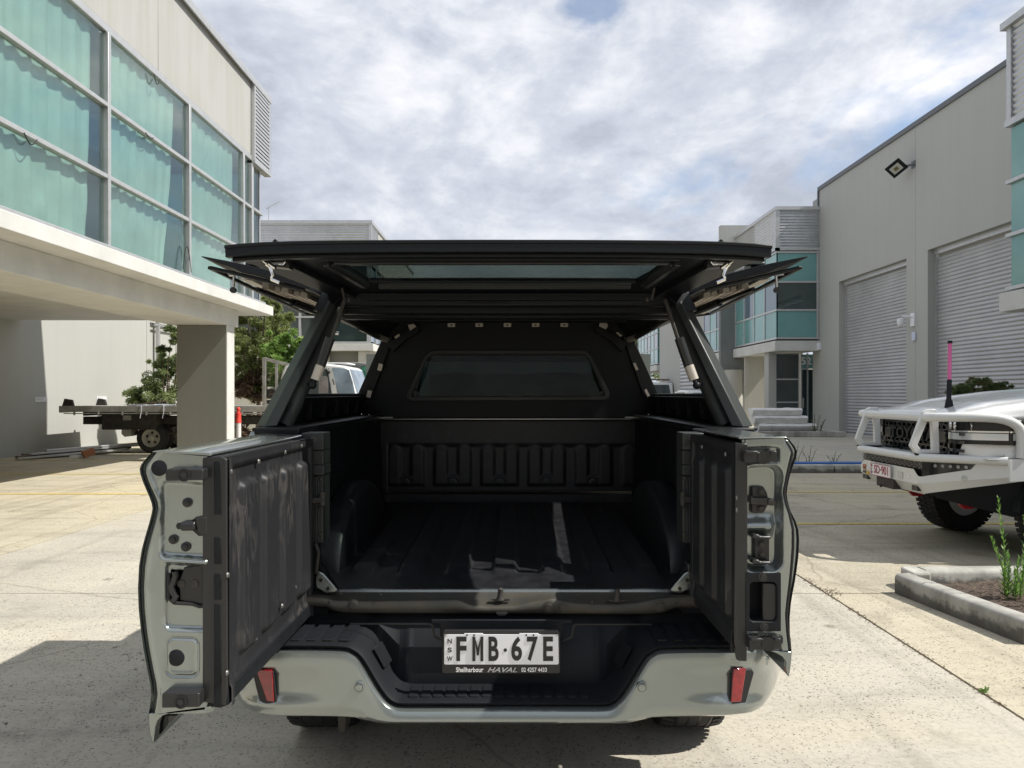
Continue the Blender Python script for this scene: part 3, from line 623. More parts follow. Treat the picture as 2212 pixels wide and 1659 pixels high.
# grey portal wall behind the bay
FN = thing('grey_portal_wall', 'dark grey painted portal wall standing beside the unit 52 bay', 'wall', (10.4, 33.3, 0))
MB().box(9.25, 11.7, 33.15, 33.45, 2.58, 3.2).build('lintel', mFin, FN, bevel=.01); MB().box(9.25, 9.87, 33.15, 33.45, 3.2, 8.05).build('upright', mFin, FN); MB().box(9.25, 12.6, 33.151, 33.45, 8.05, 9.05).build('upper_wall', mGreyWall, FN)  # sunlit top and shaded rest of the wall are put into the colours
MB().box(9.95, 12.6, 33.2, 33.44, 3.2, 8.05).build('infill_wall', mFin, FN)
MB().lathe((9.85, 33.3, 0), (0, 0, 1), [(0, .42), (2.58, .42)], 20).build('round_column', mRender, FN, smooth=True)
m = MB()
for x in (10.3, 10.68, 11.35): m.box(x, x+.05, 33.27, 33.34, .02, 2.58)
for z in (.02, .75, 2.0): m.box(10.35, 11.35, 33.275, 33.335, z, z+.05)
m.build('window_frame', mAlu, FN)
for x0, x1 in ((10.35, 10.68), (10.73, 11.35)):
    for a, b in ((.07, .75), (.8, 2.0), (2.05, 2.58)): MB().box(x0, x1, 33.30, 33.31, a, b).build('window_pane', mDarkGl, FN)
MB().box(11.40, 12.4, 33.2, 33.4, 0, 2.58).build('pier', mGreyWall, FN)
cm2 = thing('dome_camera', 'white dome security camera hung under the unit 52 bay', 'security camera', (11.1, 33.0, 2.9))
MB().box(11.2, 11.5, 33.02, 33.15, 2.92, 3.05).build('arm', mPlateW, cm2); MB().lathe((11.22, 33.0, 2.68), (0, 0, 1), [(0, .02), (.04, .08), (.12, .11), (.24, .10), (.28, .04)], 14).build('dome', mPlateW, cm2, smooth=True)
# further units down the lane
FU = thing('far_unit_office', 'pale far unit with teal glazed bay and shutter seen past the charcoal pillar', 'building', (11.5, 40, 0))
bay(FU, 9.95, 35.2, 38.8, 8.5, cols=3)
MB().box(9.99, 14, 38.82, 50.8, 0, 8.6).build('side_wall', mGreyWall, FU); MB().box(10.2, 14, 33.46, 38.8, 0, 3.1).build('lower_wall', mRender, FU)
fr = MB().box(9.9, 9.98, 39.5, 44, 0, 4.2).build('roller_door', mAlu, FU); slats(fr, 9.89, 39.6, 43.9, .05, 4.1, step=.21, depth=.05)
LU = thing('last_unit_office', 'farthest teal glazed bay seen through the canopy side window', 'building', (11, 54, 0))
bay(LU, 9.9, 51.0, 59, 8.6, cols=6, w_end=3.2)
MB().box(13.1, 20, 51.2, 60, 0, 8.6).build('side_wall', mGreyWall, LU)
MB().box(10.6, 13.1, 51.6, 51.8, 0, 3.1).build('entry_glazing', mDarkGl, LU); MB().box(11.9, 12.0, 51.5, 51.6, 0, 3.1).build('mullion', mAlu, LU)
for x in (10.3, 13.0): MB().box(x, x+.35, 51.4, 51.75, 0, 3.1).build('pier', mRender, LU)
EW = thing('end_wall', 'cream wall closing the far end of the lane', 'wall', (2, 70, 0)); MB().box(-8, 12.5, 70, 70.4, 0, 3.3).build('wall_panel', mRender, EW); MB().box(-8, 12.5, 69.9, 70.5, 3.3, 3.45).build('capping', mAlu, EW)
# near bay (right frame edge)
NB = thing('near_office_bay', 'projecting glazed bay with corrugated top cut by the right frame edge', 'building', (10.5, 10, 0))
def nearbay():
    x0, ya, yb = 9.9, 6.0, 14.8
    m = MB(); corrug(m, (x0, yb-.14), (x0, ya), 6.95, 8.78, (-1, 0, 0), step=.115); m.build('corrugated_parapet', mZinc, NB, recalc=False, smooth=True, angle=80)
    m = MB(); m.box(x0-.14, x0+.1, ya, yb+.08, 8.78, 8.92); m.box(x0-.06, x0+.06, yb-.13, yb+.0, 6.95, 8.78); m.box(x0-.09, x0+.06, ya, yb+.02, 6.82, 6.95); m.build('capping', mAlu, NB)
    MB().box(x0+.1, XW-.01, ya, yb-.02, 6.9, 8.75).build('parapet_core', mGreyWall, NB)
    for a, b in ((3.60, 4.66), (4.66, 5.72), (5.72, 6.82)):
        for k in range(4): MB().box(x0+.0, x0+.03, ya+.05+k*2.18, ya+2.2+k*2.18, a+.03, b-.03).build('window_pane', mSpand, NB)
        MB().box(x0-.07, x0+.05, ya, yb+.02, a-.035, a+.035).build('transom', mAlu, NB)
        MB().box(x0+.05, XW-.02, yb-.03, yb, a+.03, b-.03).build('window_pane', mSpand, NB)
    MB().box(x0+.2, XW-.01, ya+.1, yb-.1, 3.5, 6.9).build('bay_core', mDarkGl, NB)
    MB().box(x0-.13, XW-.01, ya, yb+.12, 3.14, 3.52).build('floor_slab', mWhite, NB, bevel=.01)
nearbay()
# building behind the viewer (seen only in reflections, and its roof line shades nothing in view)
BK = thing('rear_warehouse', 'warehouse across the yard behind the viewer, with a roller door', 'building', (0, -18, 0))
MB().box(-24, -3.5, -18.4, -18, 0, 7).build('wall_panel', mGreyWall, BK); MB().box(3.5, 14, -18.4, -18, 0, 7).build('wall_panel', mGreyWall, BK); MB().box(-3.5, 3.5, -18.4, -18, 5.2, 7).build('wall_panel', mGreyWall, BK)
MB().box(-3.5, 3.5, -18.35, -18.2, 0, 5.2).build('roller_door', mZinc, BK)

# ---------------------------------------------------------------- raised pavement with kerb, planter at the entry
pv = thing('raised_pavement', 'raised concrete apron in front of the roller doors with kerb edge', 'pavement', (9, 22, 0)); del pv['label']; del pv['category']; pv['kind'] = 'structure'
MB().box(4.2, XW, 14.33, 60, 0, .125).build('pavement_slab', mSlab, pv)
for k in range(4): MB().box(4.2+k*1.9, 4.2+k*1.9+1.885, 14.05, 14.325, 0, .145).build('kerb_stone', mKerb, pv, bevel=.015)
struct(MB().box(4.6, 7.2, 14.36, 14.62, .125, .165).build('blue_kerb_strip', mBlue))
pl = thing('entry_planter', 'low kerbed planter bed holding the white blocks by unit 52', 'planter', (8.5, 25, .125))
MB().box(7.2, 10.6, 23.6, 23.8, .125, .30).build('kerb', mKerb, pl, bevel=.02); MB().box(10.4, 10.6, 23.8, 27.5, .125, .30).build('kerb', mKerb, pl, bevel=.02); MB().box(7.2, 10.4, 23.8, 27.5, .126, .22).build('soil', mSoil, pl)
def block(cx, cy, cz, lx, hz, label):
    def fn(u, v):
        a = u*2*math.pi; r = .30+.05*math.sin(3*a); return Vector((cx+lx*(v-.5)+.03*noise.noise(Vector((u*5, v*4, cx))), cy+r*math.cos(a)*.9, cz+hz*.5+hz*.5*max(-1, min(1, 1.25*math.sin(a)))+.02*noise.noise(Vector((v*6, u*6, 3)))))
    m = MB().grid(fn, 16, 8); n = len(m.v); ends = []
    o = MB(); o.v = m.v; o.f = m.f+[tuple(range(16)), tuple(range(n-17, n-1))]
    return tag(o.build('white_block', mBlock, smooth=True, angle=40), label, 'block', 'white blocks stacked by the entry')
block(9.05, 24.7, .22, 1.9, .30, 'lowest and widest of the stacked chalky white blocks by the unit 52 entry')
block(8.85, 24.75, .51, 1.75, .27, 'middle chalky white block of the stack by the unit 52 entry')
block(8.75, 24.8, .77, 1.65, .26, 'topmost chalky white block of the stack by the unit 52 entry')

# ---------------------------------------------------------------- near planter with kerb
PL = thing('kerbed_planter', 'concrete kerbed garden bed at lower right with grey stained edge', 'planter', (3.6, 5, 0))
def kerbrun(p0, p1, w=.155, h=.147, name='kerb'):
    p0, p1 = Vector((*p0, 0)), Vector((*p1, 0)); t = (p1-p0).normalized(); n_ = Vector((-t.y, t.x, 0)); L_ = (p1-p0).length; prof = [(0, 0), (0, h-.03), (.012, h-.01), (.035, h), (w-.03, h), (w-.008, h-.012), (w, h-.03), (w, 0)]
    N_ = max(2, int(L_/.12)); m = MB(); vs = []
    for i in range(N_+1):
        c = p0+t*L_*i/N_
        for (a, z) in prof: vs.append(c+n_*(a+.003*noise.noise(c*5+Vector((a, z, 0))))+Vector((0, 0, z+(.004*noise.noise(c*4) if z > .01 else 0))))
    q = len(prof); fs = [(i*q+k, i*q+k+1, (i+1)*q+k+1, (i+1)*q+k) for i in range(N_) for k in range(q-1)]+[tuple(range(q)), tuple(N_*q+k for k in range(q))]
    m.add(vs, fs); return m.build(name, mKerb, PL, smooth=True, angle=50)
cx_, cy_ = 3.02, 5.86
kerbrun((3.20, 4.45), (3.02, 5.60)); 
kerbrun((3.21, 4.44), (3.46, 2.2))
kk = kerbrun((3.175, 5.68), (6.4, 5.72), w=.17)
# rounded corner stone
m = MB(); pts = [(3.02, 5.605), (3.165, 5.605), (3.17, 5.675), (3.17, 5.85), (3.10, 5.85), (3.045, 5.83), (3.02, 5.78)]
for z in (0,): m.prism([(x, y, 0) for x, y in pts][::-1], (0, 0, .147))
m.build('kerb_corner', mKerb, PL, bevel=.02)
so_ = MB().grid(lambda u, v: Vector((lerp(3.15, 6.4, u), lerp(2.2, 5.7, v), .06+.03*noise.noise(Vector((u*8, v*9, 1)))+.01*noise.noise(Vector((u*40, v*40, 1))))), 60, 60)
so_.build('soil', mSoil, PL, smooth=True, recalc=False)
for _ in range(1): pass
dm = MB()
for _ in range(3500): x, y = R.uniform(3.25, 5), R.uniform(3.4, 5.6); fleck(dm, x, y, .085+R.random()*.015, R.uniform(.006, .02), .5)
stuff(tag(dm.build('bark_mulch', mDead, recalc=False), 'brown bark mulch on the soil of the near planter', 'mulch'))

# ================================================================ VEGETATION
def leafcloud(mb, clumps, n, size, rnd, long=2.4):
    sub = []
    for c, r in clumps:
        c = Vector(c); r = Vector(r) if hasattr(r, '__len__') else Vector((r, r, r))
        if r.x > .14:
            for _ in range(14):
                q = Vector((rnd.gauss(0, 1), rnd.gauss(0, 1), rnd.gauss(0, 1))).normalized()*rnd.uniform(.2, 1.2); k_ = rnd.uniform(.16, .40); sub.append((c+Vector((q.x*r.x, q.y*r.y, q.z*r.z)), r*k_, n/14))
        else: sub.append((c, r, n/3))
    for c, r, n in sub:
        for _ in range(int(n)):
            while True:
                q = Vector((rnd.uniform(-1, 1), rnd.uniform(-1, 1), rnd.uniform(-1, 1)))
                if q.length < 1 and q.length > rnd.random()*.75: break
            p = c+Vector((q.x*r.x, q.y*r.y, q.z*r.z)); a = Vector((rnd.gauss(0, 1), rnd.gauss(0, 1), rnd.gauss(0, .7))).normalized(); b = a.cross(Vector((rnd.gauss(0, 1), rnd.gauss(0, 1), rnd.gauss(0, 1)))).normalized()
            s = size*rnd.uniform(.6, 1.4); a = a*s*long*.5; b = b*s*.24; mb.poly([p-a, p-b, p+a, p+b])
def branches(mb, base, tips, r0, rnd):
    for t in tips:
        t = Vector(t); b = Vector(base); mid = (b+t)/2+Vector((rnd.gauss(0, .12), rnd.gauss(0, .12), rnd.gauss(0, .1)))*(t-b).length*.35
        mb.tube([b, b.lerp(mid, .5)+Vector((rnd.gauss(0, .03), 0, 0)), mid, mid.lerp(t, .6), t], [r0, r0*.75, r0*.55, r0*.35, r0*.12], 6)
def tree(name, label, base, clumps, mleaf, n, size, trunk_top, r0, seed, cat='tree', dead=None, crown='crown'):
    rnd = random.Random(seed); T = thing(name, label, cat, base)
    m = MB(); b = Vector(base); tt = Vector(trunk_top); m.tube([b-Vector((0, 0, .05)), b.lerp(tt, .5)+Vector((.04, .03, 0)), tt], [r0, r0*.8, r0*.6], 8)
    branches(m, tt, [c for c, _ in clumps], r0*.5, rnd); m.build('trunk', mBark, T, smooth=True)
    l = MB(); leafcloud(l, clumps, n, size, rnd); l.build(crown, mleaf, T, recalc=False)
    if dead: l = MB(); leafcloud(l, dead, n, size*1.2, rnd); l.build('dead_foliage', mDead, T, recalc=False)
    return T
def clus(px, py, d, r, dd=0): p = P(px, py, d+dd); return (p, r)
rnd = random.Random(5)
cl = [clus(x, y, 23.5, (r, r, r*.9), rnd.uniform(-.5, .6)) for x, y, r in ((520,690,.45),(545,675,.40),(570,665,.34),(592,678,.30),(560,700,.55),(530,725,.55),(600,700,.35),(575,735,.6),(545,760,.65),(520,790,.6),(610,690,.22),(590,770,.55),(560,800,.6),(515,750,.55),(505,820,.6),(548,830,.5),(575,650,.18),(625,685,.16),(530,660,.22),(500,700,.3),(560,650,.15),(598,655,.14))]
tree('wattle_tree', 'loose olive green tree growing behind the flatbed truck beside the grey column', (-8.2, 23.6, 0), cl, mLeafA, 1500, .058, (-8.1, 23.5, 1.6), .09, 3, dead=[clus(548, 850, 23.2, (.45, .4, .4)), clus(530, 830, 23.2, (.3, .3, .35)), clus(570, 840, 23.2, (.3, .3, .3))])
cl = [clus(x, y, 22.3, r, rnd.uniform(-.3, .3)) for x, y, r in ((600,745,.4),(618,735,.35),(630,765,.4),(605,785,.45),(625,800,.4),(590,760,.3),(640,745,.25),(600,820,.4),(638,790,.3))]
tree('leafy_shrub', 'bright green leafy shrub between the wattle tree and the white truck cab', (-6.6, 22.3, 0), cl, mLeafB, 1100, .068, (-6.7, 22.3, 1.2), .06, 4, 'shrub', crown='foliage')
cl = [clus(x, y, 21.5, (r, r*.8, r*.8), rnd.uniform(-.3, .4)) for x, y, r in ((300,850,.42),(330,830,.5),(355,810,.45),(375,845,.55),(310,868,.4),(345,866,.5),(345,785,.35),(365,775,.35),(380,800,.45),(400,830,.5),(290,862,.25),(420,850,.5),(352,757,.16),(380,730,.25),(372,712,.18))]
tree('dark_bush', 'dark green bush rising behind the flatbed tray against the yard wall', (-10.2, 21.5, 0), cl, mLeafD, 1400, .052, (-10.1, 21.5, .8), .06, 6, 'bush', crown='foliage')
cl = [clus(x, y, 15.8, (r, r*.8, r*.6), rnd.uniform(-.3, .3)) for x, y, r in ((2075,838,.18),(2095,832,.2),(2115,828,.2),(2060,845,.14),(2140,835,.2),(2165,838,.2),(2120,850,.3),(2090,855,.3),(2160,856,.3),(2190,860,.25))]
tree('bottlebrush_bush', 'reddish green bush showing above the white four wheel drive bonnet', (10.0, 15.8, .1), cl, mLeafR, 900, .042, (9.9, 15.8, .8), .05, 8, 'bush', crown='foliage')
cl = [clus(x, y, 66, (r, r, r), rnd.uniform(-1, 1)) for x, y, r in ((1375,745,1.4),(1385,770,1.5),(1370,790,1.6),(1395,740,1.0),(1350,760,1.6),(1388,800,1.4),(1365,720,.9),(1330,780,1.6))]
tree('far_tree', 'yellow green tree at the far end of the lane seen through the canopy', (10.6, 66, 0), cl, mLeafR, 260, .30, (10.6, 66, 2.2), .2, 9)
def weed(name, label, x, y, z0, stems, seed, leaf=.05, w=.012, mat=None, n=46):
    rnd = random.Random(seed); T = thing(name, label, 'plant', (x, y, z0)); st = MB(); lf_ = MB()
    for (dx, dy, h, lx) in stems:
        pts = [Vector((x+dx+lx*(t/8)**1.5+.006*math.sin(t+seed), y+dy, z0+h*t/8)) for t in range(9)]; st.tube(pts, [.006*(1-.08*t) for t in range(9)], 6)
        for k in range(n):
            t = .03+.97*(k/n); i = min(7, int(t*8)); p = pts[i].lerp(pts[i+1], t*8-i); a = k*2.4+rnd.random(); up = lerp(.5, 1.1, t)+rnd.uniform(-.1, .2)
            L_ = leaf*(1.15-.65*t)*rnd.uniform(.7, 1.2); dvec = Vector((math.cos(a)*math.cos(up), math.sin(a)*math.cos(up), math.sin(up))); sd = dvec.cross(Vector((0, 0, 1))).normalized()*w*.5
            lf_.poly([p, p+dvec*L_*.45+sd, p+dvec*L_, p+dvec*L_*.45-sd])
    st.build('stem', mat or mLeafW, T); lf_.build('foliage', mat or mLeafW, T, recalc=False); return T
weed('fleabane_weed', 'tall green fleabane weed with upright stems in the near planter', 3.48, 5.2, .07, ((-.02, 0, .43, -.11), (.0, .04, .70, -.05), (.06, -.03, .50, .05), (.0, .03, .30, .02), (-.03, -.03, .22, -.02), (.05, .03, .27, .05), (.02, -.04, .20, .0), (.08, .0, .33, .04)), 4, leaf=.065, w=.012, n=54)
weed('seeding_weed', 'weed going to seed at the right frame edge in the near planter', 3.47, 4.98, .07, ((.0, 0, .62, -.04), (.05, .02, .5, .03), (.03, -.03, .3, 0)), 9, leaf=.04)
wl = ((5.35, 14.5, .55), (5.6, 14.7, .45), (5.05, 14.6, .7), (5.9, 14.8, .35), (6.3, 14.6, .25))
for k, (x, y, h) in enumerate(wl):
    lab = ('spindly dry weed at the end of the blue painted kerb nearest the tailgate', 'small dry weed second along the blue painted kerb', 'tallest dry weed on the kerb just right of the ute tailgate', 'tiny weed midway along the blue painted kerb', 'low weed near the middle of the blue painted kerb')[k]
    weed('dry_weed', lab, x, y, .12, ((0, 0, h, .05), (.05, .02, h*.8, .12), (-.04, 0, h*.7, -.1), (.02, .03, h*.5, -.03)), 20+k, leaf=.05, mat=mLeafR, n=12)
weed('kerb_weed', 'leafy green weed at the kerb beside the white bull bar', 6.0+1.0, 14.45, .12, ((0, 0, .36, .02), (.06, 0, .27, .06), (-.05, 0, .25, -.05), (.0, .04, .3, 0)), 31, leaf=.10, w=.03, mat=mLeafD, n=26)
weed('entry_weed', 'yellowish weed growing beside the stacked white blocks', 9.95, 24.3, .2, ((0, 0, .6, .1), (.1, 0, .5, .2), (-.1, 0, .45, -.1), (.15, .1, .4, .1), (-.05, .1, .65, 0)), 33, leaf=.10, w=.03, mat=mLeafR, n=24)
# a sprig in the joint near the lower right corner
weed('joint_sprig', 'tiny green sprig growing from the diagonal joint at lower right', 2.36, 3.72, 0, ((0, 0, .03, .01), (.01, 0, .025, .012), (-.01, 0, .02, -.01)), 40, leaf=.018, w=.006, n=10)
# low rubbish and dead fronds behind the flatbed
dm = MB(); leafcloud(dm, [((-8.1, 22.2, .3), (1.4, .5, .4)), ((-9.4, 22.2, .25), (.9, .5, .3))], 1500, .14, rnd); stuff(tag(dm.build('dead_fronds', mDead, recalc=False), 'heap of dead brown fronds on the ground below the wattle tree', 'dead leaves'))
# ================================================================ THE UTE
UT = thing('pickup_truck', 'silver green dual cab ute seen from behind with barn-door tailgate and black canopy open', 'ute', (-0.035, 3.4, 0))
TX = -0.035                                  # centre line
def mir(pts): return [Vector((2*TX-p.x, p.y, p.z)) for p in pts]
def smoothpath(pts, n):
    """Catmull-Rom through tuples"""
    out = []; m = len(pts)
    for i in range(m-1):
        p0, p1, p2, p3 = pts[max(i-1, 0)], pts[i], pts[i+1], pts[min(i+2, m-1)]
        for k in range(n):
            t = k/n; out.append(tuple(.5*((2*b)+(-a+c)*t+(2*a-5*b+4*c-d)*t*t+(-a+3*b-3*c+d)*t**3) for a, b, c, d in zip(p0, p1, p2, p3)))
    out.append(pts[-1]); return out
BC = 1086.0
def PB(off, y, d): return P(BC+off, y, d)
# ---- bumper
C = [(598, 1392), (560, 1398), (482, 1399), (400, 1399.5), (343.6, 1401.6), (323.8, 1408.3), (309, 1420), (294, 1442.5), (279, 1468.5), (264, 1492), (249, 1510.7), (234.5, 1520.5), (216, 1523.8), (150, 1524), (0, 1524)]
C2 = [(520, 1347), (490, 1347), (440, 1347), (370, 1347), (305, 1348), (289, 1356), (274, 1372), (259, 1398), (244, 1428), (232, 1453), (219.6, 1468), (207, 1474.5), (190, 1476.7), (130, 1477), (0, 1477)]
D2 = [2.60, 2.60, 2.60, 2.60, 2.585, 2.57, 2.55, 2.54, 2.53, 2.52, 2.51, 2.50, 2.50, 2.50, 2.50]
Cs = smoothpath(C, 6); C2s = smoothpath([(a, b, c) for (a, b), c in zip(C2, D2)], 6)
def full(lst): return [(-a, *r) for a, *r in lst]+[(a, *r) for a, *r in lst[::-1][1:]]
def db(off): return interp([(0, 2.35), (480, 2.36), (530, 2.385), (560, 2.43), (580, 2.50), (592, 2.58), (600, 2.70)], abs(off))
YBOT = [(0, 1561.5), (245, 1561.6), (269, 1560), (297, 1554), (321, 1548.5), (359, 1546.5), (483, 1544.5), (520, 1541), (539, 1537), (560, 1525), (575, 1507), (586, 1486), (593, 1466), (600, 1440)]
CF = full(Cs); C2F = full(C2s); N = len(CF)
def nrmC(i):
    a, b = CF[max(i-1, 0)], CF[min(i+1, N-1)]; dx, dy = b[0]-a[0], b[1]-a[1]; l = math.hypot(dx, dy); return (-dy/l, dx/l)   # towards larger y = down/outward
rows = []; HI = 11.5
for i in range(N):
    (x, y) = CF[i][:2]; nx, ny = nrmC(i)
    if ny < 0: nx, ny = -nx, -ny
    hx, hy = x+nx*HI*.9, y+ny*HI
    yb = interp(YBOT, abs(hx)); col = []
    hy = min(hy, yb-6)
    col.append(PB(x, y, db(x)+.030)); col.append(PB(x+nx*2, y+ny*2, db(x)+.016)); col.append(PB(hx, hy, db(hx)-.002))
    S_ = 12
    for s_ in range(1, S_+1):
        t = s_/S_; dd_ = db(hx)-.010*math.sin(math.pi*.5*t)-.004; 
        # soft crease leading to the reflector pockets
        off = abs(hx); yy = lerp(hy, yb, t)
        cr = sstep(330, 500, off)*(1-sstep(560, 575, off)); dd_ += .014*cr*(sstep(1444, 1449, yy)-sstep(1500, 1520, yy))
        if t > .93: dd_ += .010
        col.append(PB(hx, yy, dd_))
    col.append(PB(hx, yb+1.5, db(hx)+.03)); col.append(PB(hx, yb-4, db(hx)+.16)); rows.append(col)
m = MB(); q = len(rows[0]); m.add([v for c in rows for v in c], [(i*q+k, i*q+k+1, (i+1)*q+k+1, (i+1)*q+k) for i in range(N-1) for k in range(q-1)])
bump = m.build('bumper', mPaint, UT, smooth=True, recalc=False, angle=33)
# bumper side returns towards the wheel arches
for sg in (-1, 1):
    m = MB(); X0 = TX+sg*.948
    def fn(u, v): 
        z = lerp(.505, .88, v); return Vector((X0+sg*(.022*math.sin(math.pi*v)), lerp(2.69, 2.98+.10*v*v, u), z-.02*u*(1-v)))
    m.grid(fn, 6, 6); m.build('bumper_side', mPaint, UT, smooth=True, recalc=False, angle=180)
# black step moulding
m = MB(); rws = []
for i in range(N):
    x, y = CF[i][:2]; x2, y2, d2 = C2F[i]; nx, ny = nrmC(i)
    if ny < 0: nx, ny = -nx, -ny
    c = [PB(x+nx*1, y+ny*1, db(x)+.034), PB(x, y, db(x)+.018), PB(x-nx*5, y-ny*5, db(x)+.006), PB(x-nx*11, y-ny*10, db(x)+.016)]
    a = c[-1]; b = PB(x2, y2, d2)
    for t in (.25, .5, .75, 1): c.append(a.lerp(b, t))
    rws.append(c)
q = len(rws[0]); m.add([v for c in rws for v in c], [(i*q+k, i*q+k+1, (i+1)*q+k+1, (i+1)*q+k) for i in range(N-1) for k in range(q-1)])
# wall behind
wv = []; 
for i in range(N): x2, y2, d2 = C2F[i]; wv += [PB(x2, y2, d2), PB(x2*.985, lerp(y2, 1325, .5), d2+.004), PB(x2*.97, 1325, 2.60)]
m.add(wv, [(3*i+k, 3*i+k+1, 3*i+k+4, 3*i+k+3) for i in range(N-1) for k in range(2)])
step = m.build('bumper_step', mPlas, UT, smooth=True, recalc=False, angle=45)
# raised centre plate behind the number plate and seams
m = MB()
def flat(pts, d, th=.006): return [P(x, y, d) for x, y in pts], Vector((0, -th, 0))
for pts in ([(932,1345),(951,1345),(951,1372),(957,1378),(1210,1378),(1216,1372),(1216,1345),(1236,1345),(1236,1337),(932,1337)],):
    a, v = flat(pts, 2.497, .010); m.prism(a, v)
m.build('tow_cover', mPlas, UT, bevel=.003)
m = MB(); a, v = flat([(757,1346),(930,1346),(937,1350),(941,1373),(957,1382),(957,1386),(938,1378),(933,1354),(928,1349),(757,1349)], 2.496, .003); m.prism(a, v)
a, v = flat([(1408,1347),(1244,1347),(1237,1350),(1233,1373),(1216,1382),(1216,1386),(1236,1378),(1241,1354),(1246,1350),(1408,1350)], 2.496, .003); m.prism(a, v); m.build('seam', mSeal, UT)
# side pads on the slanted parts
for sg in (-1, 1):
    m = MB(); a = [PB(sg*o, y, 2.435) for o, y in ((279, 1400), (266, 1393), (243, 1436), (256, 1444))]
    a[1].y = a[2].y = 2.475; m.prism(a, (-sg*.001, -.002, .001)); m.build('step_pad', mPowder, UT, bevel=.003)
# treads: raised bars on the flat parts
def tread(pc, yb_, yf, dback, dfront, wb, wf, hh=.004):
    zf = P(0, yf, dfront).z
    a = [P(pc[0]-wb, yb_, dback), P(pc[0]+wb, yb_, dback), P(pc[1]+wf, yf, dfront), P(pc[1]-wf, yf, dfront)]
    for p in a: p.z = zf+.0015
    return MB().prism(a, (0, 0, hh)).build('tread_bar', mPlas, UT)
for k in range(15):
    xf = 892+k*26.5; xf2 = 1110+(xf-1110)*1.0
    X_ = (xf-1110)*2.40/1600
    MB().box(X_-.015, X_+.015, 2.395, 2.485, P(0, 1517, 2.385).z+.008, P(0, 1517, 2.385).z+.0165).build('tread_bar', mPlas, UT, bevel=.0015); MB().box(X_-.010, X_+.010, 2.390, 2.394, P(0, 1517, 2.385).z+.008, P(0, 1517, 2.385).z+.014).build('tread_lug', mPlasS, UT)
for sg in (-1, 1):
    for k in range(8):
        X_ = TX+sg*(.515+k*.052); zt = P(0, 1388, 2.385).z
        MB().box(X_-.019, X_+.019, 2.40, 2.575, zt+.000, zt+.0035).build('tread_bar', mPlas, UT, bevel=.0015)
        MB().box(X_-.013, X_+.013, 2.392, 2.400, zt+.001, zt+.0055).build('tread_lug', mPlasS, UT) 
# parking sensors
for px, py, d in ((775.5, 1484.7, 2.3405), (1386.5, 1484.5, 2.3405), (1655, 1426, 2.462)):
    c = P(px, py, d-.002); nn = (0, -1, 0) if px < 1600 else (.55, -.83, 0); nv = Vector(nn).normalized()
    o = MB().lathe(c+nv*-.012, nv, [(0, .0165), (.0145, .0165), (.0150, .0155)], 28).build('sensor_ring', mPaint, UT, smooth=True)
    MB().lathe(c+nv*-.010, nv, [(0, .0138), (.0130, .0138)], 28).build('sensor_gap', mSeal, o); MB().lathe(c+nv*-.010, nv, [(0, .0120), (.0145, .0120), (.0150, .011)], 28).build('sensor', mPaint, o, smooth=True)
# reflectors
for sg, pts_s, pts_r in ((-1, ((547,1445),(594,1446),(600,1513),(578,1519),(563,1510)), ((554,1444.5),(589,1446),(593,1515),(577,1513))),
                    (1, ((1579,1443),(1622,1443),(1626,1450),(1607,1519),(1577,1519)), ((1583,1442.5),(1611,1443),(1600,1515),(1578,1516)))):
    def sd(px): return db(px-BC)-.020+(.010)
    a = [P(x, y, sd(x)+.012) for x, y in pts_s]; fr = MB().prism(a, (0, -.014, 0)).build('reflector_recess', mSeal, UT, bevel=.003)
    a = [P(x, y, sd(x)-.002) for x, y in pts_r]; MB().prism(a, (0, -.006, 0)).build('reflector', mRed, fr, bevel=.003)
# tow eye under the bumper
m = MB(); m.prism([P(x, y, 2.62) for x, y in ((729, 1545), (748, 1545), (746, 1578), (740, 1587), (731, 1584))], (0, .08, 0)); m.build('recovery_hook', mDarkSt, UT, bevel=.004)
m = MB().box(TX-.52, TX-.44, 2.7, 6.0, .46, .58); m.box(TX+.44, TX+.52, 2.7, 6.0, .46, .58); m.box(TX-.8, TX+.8, 3.32, 3.48, .32, .46); m.cyl((TX-.55, 2.85, .62), (TX+.55, 2.85, .62), .05); m.build('chassis', mDarkSt, UT)
MB().box(TX-.70, TX+.70, 2.62, 4.4, .60, .64).build('underfloor', mDarkSt, UT)
# ---- number plate
dP = 2.405
pl_ = MB(); pl_.prism([P(x, y, dP) for x, y in ((956,1365),(960,1361),(1206,1361),(1210,1365),(1211,1452),(1207,1456),(958,1456),(954,1452))], (0, .012, 0)); fr = pl_.build('plate_surround', mPlasS, UT, bevel=.003)
pts = [(960,1370),(1002,1370),(1003,1367.5),(1043,1367.5),(1044,1370),(1121,1370),(1122,1367.5),(1163,1367.5),(1164,1370),(1206,1370),(1207,1432),(1205,1435),(961,1435),(959.5,1432)]
npl = MB().prism([P(x, y, dP-.001) for x, y in pts], (0, -.003, 0)).build('number_plate', mPlateW, UT, bevel=.001)
def ptext(body, cx, cy, hpx, wpx, mat, par, d=dP-.0042, **k):
    """text scaled to a height and width given in image units at its depth"""
    o = text(body, 1.0, mat, par, (0, 0, 0), (1, 0, 0), (0, 0, 1), **k)
    xs = [v.co.x for v in o.data.vertices]; zs = [v.co.z for v in o.data.vertices]; ys_ = [v.co.y for v in o.data.vertices]
    sx_, sz_ = wpx*d/F/(max(xs)-min(xs)), hpx*d/F/(max(zs)-min(zs)); c = P(cx, cy, d); rm = ROOTM[par.name]; cl_ = rm @ c
    mx_, mz_, my_ = (max(xs)+min(xs))/2, (max(zs)+min(zs))/2, (max(ys_)+min(ys_))/2
    for v in o.data.vertices: v.co = Vector(((v.co.x-mx_)*sx_+cl_.x, (v.co.y-my_)*.7+cl_.y, (v.co.z-mz_)*sz_+cl_.z))
    return o
